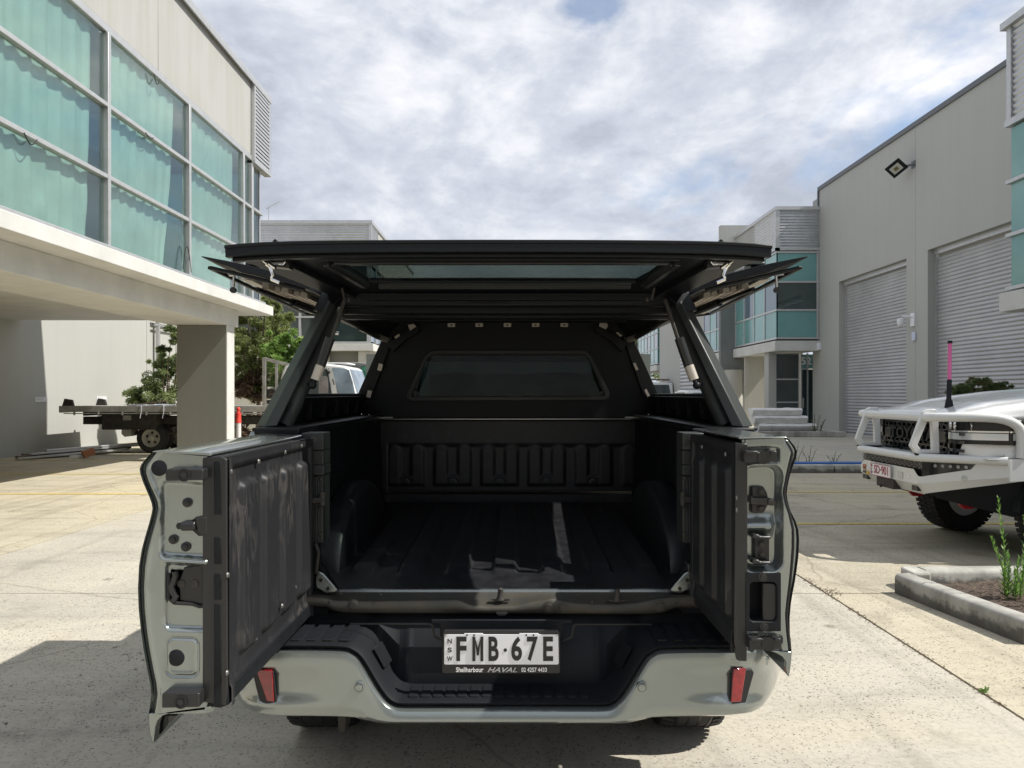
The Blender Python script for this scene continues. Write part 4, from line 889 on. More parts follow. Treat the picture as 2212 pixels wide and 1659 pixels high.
chs = [('F',996.5,23),('M',1034.5,27),('B',1066.5,24),('6',1116,25),('7',1146,24),('E',1187,22)]
# measured character boxes
for ch, x0, x1 in (('F',984.5,1009),('M',1019.5,1045),('B',1054,1078.5),('6',1103,1129),('7',1137,1163),('E',1172,1196)):
    if ch == 'M':
        x0 += 1; x1 -= 1; ya_, yb2 = 1375.3, 1427.7; t_ = 6.2; xm = (x0+x1)/2; m = MB(); D4 = dP-.0042
        for q4 in ([(x0, ya_), (x0+t_, ya_), (x0+t_, yb2), (x0, yb2)], [(x1-t_, ya_), (x1, ya_), (x1, yb2), (x1-t_, yb2)]): m.prism([P(a, b, D4) for a, b in q4], (0, -.003, 0))
        m.prism([P(a, b, D4-.0001) for a, b in [(x0+t_-1, ya_+.1), (xm, 1399), (x1-t_+1, ya_+.1), (x1-t_+.1, ya_+9), (xm+2.2, 1415), (xm-2.2, 1415), (x0+t_-.1, ya_+9)]], (0, -.0029, 0)); m.build('plate_character', mInk, npl); continue
    ptext(ch, (x0+x1)/2, 1401.5 if ch != '6' else 1401, 52.5, x1-x0-2.5, mInk, npl, name='plate_character', bold=(.028 if ch != 'M' else .006), ex=.002)
MB().lathe(P(1091.5, 1404, dP-.003), (0, -1, 0), [(0, .0056), (.0022, .0056)], 16).build('plate_dot', mInk, npl)
for ch, cy in (('N', 1385), ('S', 1404), ('W', 1423)): ptext(ch, 971.5, cy, 10.2, 9.2 if ch != 'W' else 12, mInk, npl, name='state_letter', bold=.012, ex=.0015)
for x in (1008.8, 1024, 1136.8, 1152.5): MB().lathe(P(x, 1371.7, dP-.003), (0, -1, 0), [(0, .0030), (.0015, .0030)], 12).build('plate_hole', mInk, npl)
for x in (963, 1203): MB().lathe(P(x, 1372, dP-.003), (0, -1, 0), [(0, .0045), (.003, .004), (.004, .002)], 12).build('plate_screw', mSteel, npl)
ptext('Shellharbour', 1014.5, 1446.7, 10.2, 59, mInkW, fr, d=dP-.004, bold=.018, ex=.001)
ptext('HAVAL', 1085, 1447, 10.0, 64, mInkG, fr, d=dP-.004, shear=.35, bold=.02, ex=.001)
ptext('02 4257 4433', 1153.8, 1446.7, 9.6, 55, mInkW, fr, d=dP-.004, bold=.02, ex=.001)

# ---- tailgate sill / cross member
XL, XR = 640, 1532
def yedge(px): return interp([(640,1286),(700,1290),(722,1296),(790,1298),(990,1295),(1016,1306),(1050,1309),(1110,1308),(1190,1292),(1245,1303),(1330,1306),(1380,1301),(1425,1292),(1450,1290),(1532,1286)], px)
def ybot(px): return interp([(640,1308),(706,1310),(722,1319),(745,1323.5),(1100,1325),(1400,1326),(1436,1322),(1458,1312),(1532,1312)], px)
m = MB(); rw = []
for i in range(0, 150):
    px = lerp(XL, XR, i/149); e = yedge(px); b = ybot(px); sh = lerp(1276, e, .6)
    rw.append([P(px, 1273.5, 2.655), P(px, 1275.5, 2.64), P(px, 1280, 2.632), P(px, 1284.5, 2.622), P(px, sh+1, 2.60), P(px, e-2.5, 2.572), P(px, e, 2.562), P(px, e+2.5, 2.556), P(px, lerp(e, b, .5), 2.552), P(px, b-2, 2.552), P(px, b, 2.556), P(px, b+1, 2.60)])
q = len(rw[0]); m.add([v for c in rw for v in c], [(i*q+k, i*q+k+1, (i+1)*q+k+1, (i+1)*q+k) for i in range(149) for k in range(q-1)])
m.build('rear_cross_member', mDusty, UT, smooth=True, recalc=False, angle=60)
m = MB(); rw = []
for i in range(40):
    px = lerp(722, 1460, i/39); rw.append([P(px, 1271.5, 2.66), P(px, 1271.8, 2.642), P(px, 1274, 2.636), P(px, 1283, 2.632)])
m.add([v for c in rw for v in c], [(i*4+k, i*4+k+1, i*4+k+5, i*4+k+4) for i in range(39) for k in range(3)]); m.build('sill_flange', mPaint, UT, smooth=True, recalc=False, angle=50)
for zf, x, y in ((zL, 40, 1490), (zL, 935, 1497)):
    c = zf(x, y, 2.585); s_ = MB(); a = [zf(x+dx, y+dy, 2.585) for dx, dy in ((-78, 0), (-60, -8), (60, -8), (78, 0), (20, 14), (-20, 14))]; s_.prism(a, (0, -.012, .004))
    s_.lathe(c+Vector((0, -.006, .004)), (0, 0, 1), [(0, .016), (.012, .011), (.030, .009), (.036, .010), (.041, .004)], 14); s_.build('striker', mDarkSt, UT, smooth=True, angle=40)
for zf, x, y, r in ((zK, 475, 1525, .013), (zL, 412, 1546, .014), (zL, 522, 1546, .013), (zL, 1262, 1536, .014)):
    c = zf(x, y, 2.552); MB().lathe(c, (0, -1, 0), [(0, r*1.5), (.003, r*1.5), (.004, r), (.008, r*.95), (.0085, r*.3)], 16).build('blanking_bolt', mDusty, UT, smooth=True)
for zf, x, y in ((zK, 1377, 1441), (zL, 290, 1441), (zL, 769, 1446), (zL, 1010, 1449)):
    MB().lathe(zf(x, y, 2.633), (0, -1, 0), [(0, .0028), (.003, .0028)], 10).build('hole', mInk, UT)
for zf, x, y in ((zK, 285, 1504), (zK, 375, 1437), (zK, 683, 1444), (zL, 742, 1502), (zL, 1386, 1511)):
    MB().lathe(zf(x, y, 2.553), (0, -1, 0), [(0, .0045), (.004, .0045)], 10).build('hole', mInk, UT)
m = MB(); m.prism([P(x, y, 2.50) for x, y in ((1072, 1325), (1096, 1325), (1092, 1329.5), (1076, 1329.5))], (0, .02, 0)); m.build('drain_lip', mPlasS, UT)
# corner gusset brackets
for sg in (-1, 1):
    zz_ = zK
    pts = [(195, 1265), (240, 1285), (352, 1415), (330, 1432), (265, 1440), (190, 1400), (185, 1330)]
    a = [zK(x, y, 2.60) for x, y in pts]; a = [Vector((p.x, p.y, p.z)) for p in a]
    if sg == 1: a = mir(a)
    br = MB().prism(a, (sg*.0, .012, 0)).build('corner_gusset', mPaint, UT, bevel=.004)
    for x, y in ((220, 1337), (275, 1402)):
        p = zK(x, y, 2.598); p = p if sg == -1 else mir([p])[0]; MB().lathe(p, (0, -1, 0), [(0, .0062), (.003, .0062)], 14).build('hole', mInk, br)
    a = [zK(x, y, 2.62) for x, y in ((165, 1050), (205, 1055), (215, 1200), (350, 1410), (330, 1425), (200, 1290), (165, 1420), (60, 1380), (65, 1060))]; a = a if sg == -1 else mir(a)
    MB().prism(a, (0, .02, 0)).build('corner_panel', mPowder, UT)
# conduit
m = MB(); m.tube([zK(60, 1300, 2.59), zK(100, 1330, 2.585), zK(130, 1370, 2.59)], .017, 12); m.tube([zK(180, 1055, 2.585), zK(205, 1120, 2.58), zK(195, 1200, 2.58), zK(185, 1280, 2.585)], .006, 8); m.build('wiring_conduit', mDarkSt, UT, smooth=True)

# ---- corner posts (hinge posts)
def post(zf, x0, x1, xi, sg):
    """dark stepped post beside the tailgate hinge: zK/zL coordinates"""
    PO = None; m = MB()
    for (ya, yb_, dd_, ex) in ((205, 335, 2.615, 0), (338, 455, 2.622, 0), (455, 530, 2.612, 3), (532, 1050, 2.622, -4)):
        a = [zf(x0, ya, dd_), zf(x1+ex, ya, dd_), zf(x1+ex, yb_, dd_), zf(x0, yb_, dd_)]; m.prism(a, (0, .10, 0))
    PO = m.build('corner_post', mDusty if False else mPowderG, UT, bevel=.004)
    m = MB()
    for k in range(2):
        xa = xi+k*18*sg; m.prism([zf(xa, 535, 2.618), zf(xa+8*sg, 535, 2.618), zf(xa+8*sg, 1046, 2.618), zf(xa, 1046, 2.618)], (0, .01, 0))
    m.build('post_rib', mPowderG, PO, bevel=.002); return PO
pL = post(zK, 72, 242, 180, 1); pR = post(zL, 1440, 1605, 1500, -1)
MB().prism([zL(1478, 1215, 2.60), zL(1525, 1215, 2.60), zL(1530, 1435, 2.60), zL(1492, 1435, 2.60)], (0, .05, 0)).build('post_foot', mPowderG, pR, bevel=.004)
MB().prism([zL(1525, 1048, 2.61), zL(1640, 1048, 2.61), zL(1640, 1420, 2.61), zL(1525, 1420, 2.61)], (0, .03, 0)).build('post_plate', mPowderG, pR)
for zf, par, lst, r in ((zK, pL, ((165,253),), .012), (zL, pR, ((1505,243),), .012), (zK, pL, ((92,800),(90,1007),(222,562),(222,778),(216,982),(135,1187)), .006), (zL, pR, ((1580,800),(1583,1007),(1455,552),(1455,778),(1458,982),(1592,1335)), .006)):
    for x, y in lst: MB().lathe(zf(x, y, 2.618), (0, -1, 0), [(0, r), (.004, r*.9), (.006, r*.5)], 12).build('bolt', mDarkSt, par, smooth=True)
for zf, par, s_ in ((zK, pL, 1), (zL, pR, -1)):
    pts = ((80, 718), (130, 722), (190, 716), (232, 712)) if s_ == 1 else ((1590, 722), (1540, 716), (1480, 708), (1445, 712))
    m = MB().tube([zf(x, y, 2.59) for x, y in pts], .0065, 8); x, y = pts[-1]; c = zf(x, y, 2.60); m.cyl(c-Vector((0, 0, .022)), c+Vector((0, 0, .024)), .010, 10)
    m.tube([zf(x-s_*8, y+18, 2.585) for x, y in pts], .004, 6); m.build('check_strap', mSteel if False else mDarkSt, par, smooth=True)

# ---- tailgate leaves
def relief(mb, fn, h, nrm, nu, nv):
    nrm = Vector(nrm)
    def f(u, v): return fn(u, v)+nrm*h(u, v)
    mb.grid(f, nu, nv)
def leaf(name, zf, dF, dH, outline_out, xin, ytop, ybot_, lip, hfun, label, xin_t=None):
    """outline_out: (y -> x) table of the outer skin in zoom units; xin inner edge; extruded from dF to dH"""
    pxs = [(zf.px(x, y)) for y, x in outline_out]
    G_ = MB(); nu, nv = 56, 190
    def edge(v):
        y = lerp(ytop, ybot_, v); return y, interp(outline_out, y)
    inn = xin_t or [(ytop, xin), (ybot_, xin)]
    def f(u, v):
        y, xo = edge(v); xi_ = interp(inn, y); x = lerp(xo, xi_, u); sl = interp(lip['top'], x)*(1-v) if lip.get('top') else 0
        p = zf(x, y+sl, dF); h = hfun(x, y, abs(x-xo)); return p+Vector((0, h, 0))
    G_.grid(f, nu, nv); T_ = G_.build(name, mPaint, UT, smooth=True, recalc=False, angle=180)
    return T_
def recess(x, y, x0, x1, y0, y1, r, dep, soft): return dep*sstep(soft, -soft, rrect(x, y, x0, x1, y0, y1, r))
# left leaf ------------------------------------------------------
OL = [(165, 112), (190, 88), (215, 68), (235, 60), (260, 63), (300, 76), (340, 93), (370, 106), (400, 117), (425, 121), (450, 117), (500, 104), (560, 86), (620, 70), (700, 57), (800, 52), (900, 55), (1000, 65), (1090, 78), (1190, 96), (1260, 111), (1310, 116), (1360, 110), (1400, 103)]
dLF, dLH = 1.82, 2.60
def hL(x, y, e):
    d = 0.0
    d += .016*(1-sstep(0, 34, e))+.010*(1-sstep(0, 70, abs(e-0)))*0
    d -= .004*math.exp(-((e-40)/9)**2)
    d += recess(x, y, 163, 384, 300, 662, 30, .014, 12)
    d += recess(x, y, 182, 384, 690, 1000, 26, .012, 10)*(0 if (x < 163) else 1)
    d += .005*math.exp(-(rrect(x, y, 188, 338, 1042, 1220, 34)/6)**2)-.003*math.exp(-((rrect(x, y, 188, 338, 1042, 1220, 34)+10)/7)**2)
    d -= .010*math.exp(-((y-670)/14)**2)*sstep(150, 190, x)
    d += .014*sstep(372, 398, x)
    return d
LFT = leaf('tailgate_leaf', zE, dLF, dLH, OL, 402, 165, 1400, {'top': [(112, 0), (150, -8), (402, 15)]}, hL, '')
LFT['label'] = 'wider left tailgate half swung open towards the viewer'
def wallstrip(pts2d, zf, dA, dB, mat, name, par, closed=False, sm=True, bev=0):
    m = MB(); a = [zf(x, y, dA) for x, y in pts2d]; b = [Vector((p.x, dB, p.z)) for p in a]; n = len(a)
    rng = range(n if closed else n-1); m.add(a+b, [(i, (i+1) % n, n+(i+1) % n, n+i) for i in rng]); return m.build(name, mat, par, smooth=sm, recalc=False, angle=40)
outer = [(x, y) for y, x in OL]
wallstrip([(402, 184), (390, 168), (150, 157), (112, 165)]+outer[1:]+[(105, 1460), (112, 1505), (124, 1545)], zE, dLF+.004, dLH, mPaint, 'outer_skin', LFT)
# folded lip under the leaf: a tapering blade
m = MB(); A = [(103, 1400), (104, 1450), (110, 1500), (124, 1547), (128, 1505), (133, 1465), (143, 1435), (165, 1412), (200, 1401)]; MB().prism([zE(x, y, dLF+.04) for x, y in ((150, 1412), (236, 1411), (200, 1448), (133, 1532), (128, 1480))], (0, .01, 0)).build('lip_shade_wedge', mGloss, LFT)  # dark wedge added to stand for the shaded inside of the lip
m.prism([zE(x, y, dLF+.001) for x, y in A], (0, .03, 0)); m.prism([zE(x, y, dLF+.031) for x, y in [(103, 1400), (110, 1500), (124, 1545), (128, 1500), (126, 1420)]], (0, .70, 0)); m.build('lower_lip', mPaint, LFT, bevel=.002)
m = MB(); a = [zE(x, y, dLF) for x, y in ((200, 1400), (402, 1378), (402, 1366), (180, 1396))]; m.prism(a, (0, dLH-dLF, 0)); m.build('bottom_edge', mPaint, LFT)
# top capping
tp = [(118, 157), (398, 176), (402, 170), (402, 166), (392, 160), (150, 149), (124, 153)]
m = MB(); m.prism([zE(x, y, dLF-.004) for x, y in tp], (0, dLH-dLF+.01, 0)); m.build('top_capping', mPaint, LFT, bevel=.002)
# liner box on the inner side
def wpt(x, d, z): return Vector((x, d, z))
xLi = P(zE.px(460, 0)[0], 0, dLF).x        # inner face plane
xLo = P(zE.px(398, 0)[0], 0, dLF).x
zt_, zb_ = P(0, 987, dLF).z, P(0, 1527, dLF).z
m = MB(); m.box(xLo, xLi-.004, dLF+.004, dLH, zb_+.012, zt_); LN = m.build('liner_box', mPlasS, LFT, bevel=.004)
def ribpanel(x, d0, d1, z0, z1, sg, name, par, ribs, marg=.035, chamfer=.05):
    """pressed liner: upright raised pads. sg: +1 faces +x"""
    def h(u, v):
        y, z = lerp(d0, d1, u), lerp(z0, z1, v); s = 0
        for (ya, yb_, za, zb2) in ribs:
            s = max(s, sstep(.006, -.006, rrect(y, z, ya, yb_, za, zb2, .018)))
        ed = min(y-d0, d1-y, z1-z); rim = sstep(.030, .022, ed)
        low = sstep(.055, .045, z-z0)
        return sg*(.017*s+.012*rim+.006*low)
    m = MB(); relief(m, lambda u, v: Vector((x, lerp(d0, d1, u), lerp(z0, z1, v))), h, (1, 0, 0), 220, 90); return m.build(name, mScuff, par, smooth=True, recalc=False, angle=180)
LEN = dLH-dLF
rb = [(dLF+.095+k*.172, dLF+.205+k*.172, zb_+.10, zt_-.075) for k in range(4)]
ribpanel(xLi, dLF+.004, dLH-.01, zb_, zt_-.002, 1, 'liner_panel', LN, rb)
# panel is wrapped: chamfered lower strip
m = MB(); m.prism([(xLi, dLF+.002, zb_+.03), (xLi+.010, dLF+.002, zb_+.045), (xLi+.012, dLF+.002, zb_+.004), (xLi-.01, dLF+.002, zb_-.004), (xLi-.05, dLF+.002, zb_+.0)], (0, LEN-.01, 0)); m.build('liner_lip', mLiner, LN, bevel=.003)
m = MB(); m.prism([(xLi-.052, dLF-.002, zb_+.012), (xLi+.006, dLF-.002, zb_+.004), (xLi+.010, dLF-.002, zb_+.05), (xLi+.008, dLF-.002, zt_-.006), (xLi-.010, dLF-.002, zt_+.003), (xLi-.052, dLF-.002, zt_-.002)], (0, .018, 0)); m.build('edge_channel', mPlasS, LN, bevel=.003)
for x, y in ((475, 250), (609, 202), (736, 157), (815, 128), (459, 742), (456, 1207), (596, 1040), (722, 888), (785, 800)):
    px, py = zE.px(x, y); d = xLi/((px-CX)/F); c = Vector((xLi+.010, d, H+(HY-py)*d/F)); MB().lathe(c, (1, 0, 0), [(0, .0075), (.003, .006), (.0045, .002)], 12).build('screw', mDull, LN, smooth=True)
# hardware on the left leaf's edge
def zprism(zf, pts, d, depth, name, mat, par, bev=.003, vec=None):
    return MB().prism([zf(x, y, d) for x, y in pts], vec or (0, depth, 0)).build(name, mat, par, bevel=bev)
for y0, y1, x0, x1, cy, cx in ((237, 295, 181, 361, 266, 272), (1302, 1376, 164, 343, 1346, 256)):
    b_ = zprism(zE, [(x0, y0+8), (x0+12, y0), (x1-4, y0), (x1, y0+6), (x1, y1-4), (x0, y1)], dLF-.032, .034, 'rubber_buffer', mPlasS, LFT, .003)
    MB().lathe(zE(cx, cy, dLF-.033), (0, -1, 0), [(0, .0165), (.001, .0165), (.001, .012), (-.008, .012)], 20).build('socket', mSeal, b_); MB().lathe(zE(cx, cy, dLF-.032), (0, -1, 0), [(0, .0075), (.003, .0075)], 8).build('bolt', mPlasS, b_)
for x, y, r in ((155, 233, .0195), (236, 1134, .0205)): MB().lathe(zE(x, y, dLF+.002), (0, -1, 0), [(0, r), (.003, r), (.004, r*.9)], 24).build('plug', mPlas, LFT, smooth=True)
for x, y in ((287, 397), (221, 572), (280, 607)):
    b_ = MB().lathe(zE(x, y, dLF+.012), (0, -1, 0), [(0, .0118), (.002, .0118), (.004, .008), (.009, .008), (.0095, .0065)], 18).build('bolt', mPlasS, LFT, smooth=True); MB().lathe(zE(x, y, dLF+.002), (0, -1, 0), [(0, .0042), (.001, .0042)], 6).build('socket', mInk, b_)
# latch slot and pin
m = MB(); m.prism([zE(x, y, dLF+.0135) for x, y in ((240, 494), (300, 490), (330, 464), (402, 456), (402, 556), (340, 556), (305, 524), (240, 524), (232, 509))], (0, .002, 0)); sl_ = m.build('latch_slot', mInk, LFT)
m = MB(); m.tube([zE(262, 509, dLF+.006), zE(330, 507, dLF+.002)], .012, 12); m.prism([zE(x, y, dLF-.003) for x, y in ((322, 470), (372, 462), (380, 470), (380, 548), (352, 552), (338, 540), (326, 505))], (0, .018, 0)); m.build('latch', mPlasS, sl_, bevel=.003)
zprism(zE, [(368, 465), (448, 462), (448, 538), (368, 545)], dLF+.000, .02, 'latch_housing', mPlasS, LFT, .004)
# lock with cut-out
m = MB(); m.prism([zE(x, y, dLF+.012) for x, y in ((205, 720), (215, 710), (300, 700), (370, 683), (372, 892), (352, 898), (310, 882), (215, 868), (200, 850), (197, 735))], (0, .003, 0)); lk = m.build('lock_plate', mInk, LFT)
zprism(zE, [(270, 705), (368, 690), (368, 885), (330, 880), (250, 862), (245, 770)], dLF+.008, .01, 'lock_body', mPlasS, lk, .003)
m = MB(); m.tube([zE(x, y, dLF+.002) for x, y in ((228, 725), (232, 745), (222, 775), (212, 795), (218, 820), (232, 845), (220, 866))], .008, 8); m.build('lock_claw', mPlasS, lk, smooth=True)
m = MB(); m.tube([zE(x, y, dLF+.004) for x, y in ((200, 738), (200, 855), (225, 875), (310, 880), (345, 892), (366, 890))], .0045, 8); m.build('seal_rim', mSeal, lk, smooth=True)
for x, y in ((260, 783), (323, 782)): MB().lathe(zE(x, y, dLF+.009), (0, -1, 0), [(0, .0105), (.003, .010), (.004, .006)], 16).build('bolt', mDarkSt, lk, smooth=True)
# wear marks on the liner edge strips
for ya, yb_ in ((200, 455), (560, 690), (735, 860), (880, 1365)):
    zprism(zE, [(412, ya), (447, ya), (449, yb_), (412, yb_)], dLF-.004, .008, 'edge_cap', mLiner, LFT, .002)
# right leaf ------------------------------------------------------
OR = [(180, 722), (200, 742), (225, 762), (255, 778), (290, 772), (330, 758), (370, 742), (420, 730), (460, 722), (500, 718), (540, 724), (600, 742), (650, 768), (700, 784), (760, 789), (850, 785), (930, 775), (1000, 764), (1060, 752), (1120, 742), (1200, 735), (1290, 736), (1340, 742), (1395, 746)]
dRF, dRH = 2.07, 2.60
SEAM = [(200, 715), (235, 738), (262, 752), (330, 735), (420, 715), (490, 703), (545, 712), (600, 732), (700, 755), (800, 755), (900, 748), (1000, 738), (1100, 725), (1180, 717), (1260, 722), (1330, 730), (1395, 738)]
def hR(x, y, e):
    d = .012*(1-sstep(0, 20, e))
    s = abs(x-interp(SEAM, y)); d += .006*math.exp(-(s/5)**2)
    d += recess(x, y, 486, 690, 338, 932, 62, .042, 16)*(1-.55*math.exp(-((y-690)/38)**2)*sstep(690, 640, x))
    d += recess(x, y, 470, 675, 232, 322, 16, .012, 8)
    d += recess(x, y, 500, 690, 1300, 1388, 16, .010, 8)
    d += .010*sstep(494, 474, x)
    d = max(d, recess(x, y, 498, 674, 990, 1234, 18, .085, 4))
    return d
RT_ = leaf('tailgate_leaf', zF, dRF, dRH, OR, 470, 182, 1388, {'top': [(460, 8), (722, -2)]}, hR, '')
RT_['label'] = 'narrower right tailgate half with recessed inner handle'
outer = [(x, y) for y, x in OR]
wallstrip([(470, 190), (722, 180)]+outer[1:]+[(744, 1440), (738, 1490), (730, 1535)], zF, dRF+.004, dRH, mPaint, 'outer_skin', RT_)
m = MB(); m.prism([zF(x, y, dRF+.001) for x, y in ((620, 1388), (690, 1392), (746, 1395), (744, 1450), (730, 1535), (716, 1500), (718, 1455), (700, 1425), (665, 1404))], (0, .02, 0)); m.prism([zF(x, y, dRF+.022) for x, y in ((730, 1395), (746, 1395), (742, 1460), (730, 1533), (728, 1480))], (0, .48, 0)); m.build('lower_lip', mPaint, RT_, bevel=.002)
m = MB(); m.tube([zF(interp(SEAM, y), y, dRF+.003) for y in range(200, 1400, 24)], .0036, 6); m.build('rubber_seam', mSeal, RT_, smooth=True)
tp = [(448, 186), (715, 180), (722, 184), (722, 178), (712, 173), (448, 176)]
m = MB(); m.prism([zF(x, y, dRF-.004) for x, y in tp], (0, dRH-dRF+.01, 0)); m.build('top_capping', mPaint, RT_, bevel=.002)
xRi = P(zF.px(470, 0)[0], 0, dRF).x; zt2, zb2 = P(0, zF.px(0, 212)[1], dRF).z, P(0, 1424, dRF).z
xRin = xRi-.012
m = MB(); m.box(xRin+.004, xRi+.012, dRF+.004, dRH, zb2+.03, zt2); LN2 = m.build('liner_box', mPlasS, RT_, bevel=.004)
rb = [(dRF+.07+k*.15, dRF+.165+k*.15, zb2+.10, zt2-.075) for k in range(3)]
ribpanel(xRin, dRF+.0, dRH-.01, zb2+.02, zt2-.002, -1, 'liner_panel', LN2, rb)
m = MB(); m.prism([(xRi+.012, dRF-.003, zb2+.06), (xRi+.012, dRF-.003, zt2), (xRin-.010, dRF-.003, zt2+.004), (xRin-.014, dRF-.003, zb2+.05), (xRin-.004, dRF-.003, zb2-.004), (xRi+.010, dRF-.003, zb2-.006)], (0, .02, 0)); m.build('edge_channel', mPlasS, LN2, bevel=.003)
for x, y in ((390, 272), (255, 230), (455, 520), (455, 590), (290, 1040)):
    px, py = zF.px(x, y); d = xRin/((px-CX)/F); c = Vector((xRin-.010, d, H+(HY-py)*d/F)); MB().lathe(c, (-1, 0, 0), [(0, .007), (.003, .006), (.0045, .002)], 10).build('screw', mDull, LN2, smooth=True)
for y0, y1, x0, x1, cy, cx in ((252, 320, 476, 665, 291, 589), (1318, 1386, 505, 690, 1352, 613)):
    b_ = zprism(zF, [(x0, y0+10), (x0+8, y0), (cx-40, y0), (cx-26, y0+12), (cx+22, y0+12), (cx+36, y0), (x1-6, y0), (x1, y0+8), (x1, y1-4), (x0+4, y1)], dRF-.030, .034, 'latch_block', mPlasS, RT_, .003)
    MB().lathe(zF(cx, cy, dRF-.0305), (0, -1, 0), [(0, .0185), (.0015, .0185)], 20).build('socket', mInk, b_)
    for q_ in ((x0+10, cx-44), (cx+40, x1-6)): zprism(zF, [(q_[0], y0+2), (q_[1], y0+2), (q_[1], y0+18), (q_[0], y0+18)], dRF-.040, .012, 'clip', mPlasS, b_, .002)
pa = zprism(zF, [(520, 462), (528, 455), (586, 455), (606, 490), (612, 520), (612, 560), (588, 606), (525, 607), (518, 600)], dRF+.026, .012, 'hook_plate', mPlasS, RT_, .003)
zprism(zF, [(512, 500), (530, 520), (610, 520), (640, 524), (652, 545), (640, 563), (605, 563), (530, 560), (512, 556)], dRF+.010, .014, 'hook_arm', mPlasS, pa, .003)
MB().lathe(zF(631, 543, dRF+.009), (0, -1, 0), [(0, .0105), (.004, .0105), (.005, .008)], 16).build('pin', mDarkSt, pa, smooth=True)
pb = zprism(zF, [(534, 745), (620, 750), (620, 885), (534, 885)], dRF+.026, .010, 'catch_plate', mPlasS, RT_, .003)
for y0, s_ in ((726, 1), (870, -1)): zprism(zF, [(524, y0+4), (532, y0), (556, y0), (570, y0+12), (630, y0+12), (632, y0+30), (560, y0+28), (524, y0+26)], dRF-.004, .036, 'catch_jaw', mPlasS, pb, .004)
for par, lst in ((pa, ((571, 484), (571, 580))), (pb, ((573, 783), (577, 840)))):
    for x, y in lst: b_ = MB().lathe(zF(x, y, dRF+.026), (0, -1, 0), [(0, .0125), (.002, .0125), (.003, .008), (.009, .008), (.010, .006)], 16).build('bolt', mDarkSt, par, smooth=True)
# handle cup
def cup(x, y): return 0
m = MB()
def hf(u, v):
    x, y = lerp(487, 685, u), lerp(946, 1278, v); s = sstep(4, -6, rrect(x, y, 510, 662, 1002, 1222, 26)); return zF(x, y, dRF-.006)+Vector((0, .060*s, 0))
m.grid(hf, 60, 90)
hc = m.build('handle_cup', mPlas, RT_, smooth=True, recalc=False, angle=180)
zprism(zF, [(492, 950), (500, 944), (672, 944), (684, 952), (686, 1270), (678, 1279), (500, 1275), (490, 1268)], dRF-.004, .008, 'cup_flange', mPlas, hc, .003) if False else None
zprism(zF, [(582, 1004), (640, 1004), (656, 1014), (662, 1032), (662, 1190), (654, 1210), (640, 1221), (582, 1221)], dRF+.004, .02, 'pull_handle', mPlasS, hc, .003)
for x, y in ((583, 970), (590, 1252)): MB().lathe(zF(x, y, dRF-.006), (0, -1, 0), [(0, .0125), (.001, .0125), (.001, .008), (.003, .007)], 16).build('screw', mPlasS, hc, smooth=True)

# ---- bed tub
zS, zFd = P(0, 1271, 2.655).z, P(0, 1080, 4.4).z
XW_ = .715
def ribw(x, y):
    a = abs(x-TX+.0); s = math.cos(2*math.pi*(x-TX)/.186); w_ = sstep(-.35, .35, s); 
    k = sstep(2.86, 2.95, y)*(1-sstep(4.16, 4.24, y)); out = 1-sstep(.60, .615, a); return .021*w_*k*out+.010*k*sstep(.615, .60, a)*0
m = MB()
def ff(u, v):
    y = lerp(2.648, 4.40, v); x = TX+lerp(-.74, .74, u); return Vector((x, y, lerp(zS, zFd, v)-.012+ribw(x, y)))
m.grid(ff, 330, 120); m.build('bed_floor', mFloor, UT, smooth=True, recalc=False, angle=180)
# headboard with pressed fingers
m = MB(); zH0, zH1 = zFd-.02, P(0, 905, 4.4).z
def hb(u, v):
    x, z = TX+.008+lerp(-.78, .78, u), lerp(zH0, zH1, v); dep = 0; PZ = lambda y: P(0, y, 4.4).z
    up = 1e9
    for k in range(-5, 6):
        xc = TX+.02+k*.139; up = min(up, rrect(x, z, xc-.036, xc+.036, PZ(1075), PZ(962), .034))
        if k % 2: up = min(up, rrect(x, z, xc+.03, xc+.109, PZ(1075), PZ(1027), .004))
        dep = max(dep, .5*math.exp(-((math.hypot(x-(xc+.0695), z-PZ(1042))-.028)/.005)**2)) if k % 2 else dep
    if abs(x-TX) < .80: dep = max(dep, sstep(-.010, .014, max(up, PZ(1046)-z))*sstep(PZ(955), PZ(968), z)*(1 if abs(x-TX-.02) < .73 else 0))
    low = sstep(zH0+.075, zH0+.05, z); return Vector((x, 4.38+.009*dep+.06*low, z))
m.grid(hb, 300, 110); m.build('bed_headboard', mFloor, UT, smooth=True, recalc=False, angle=180)
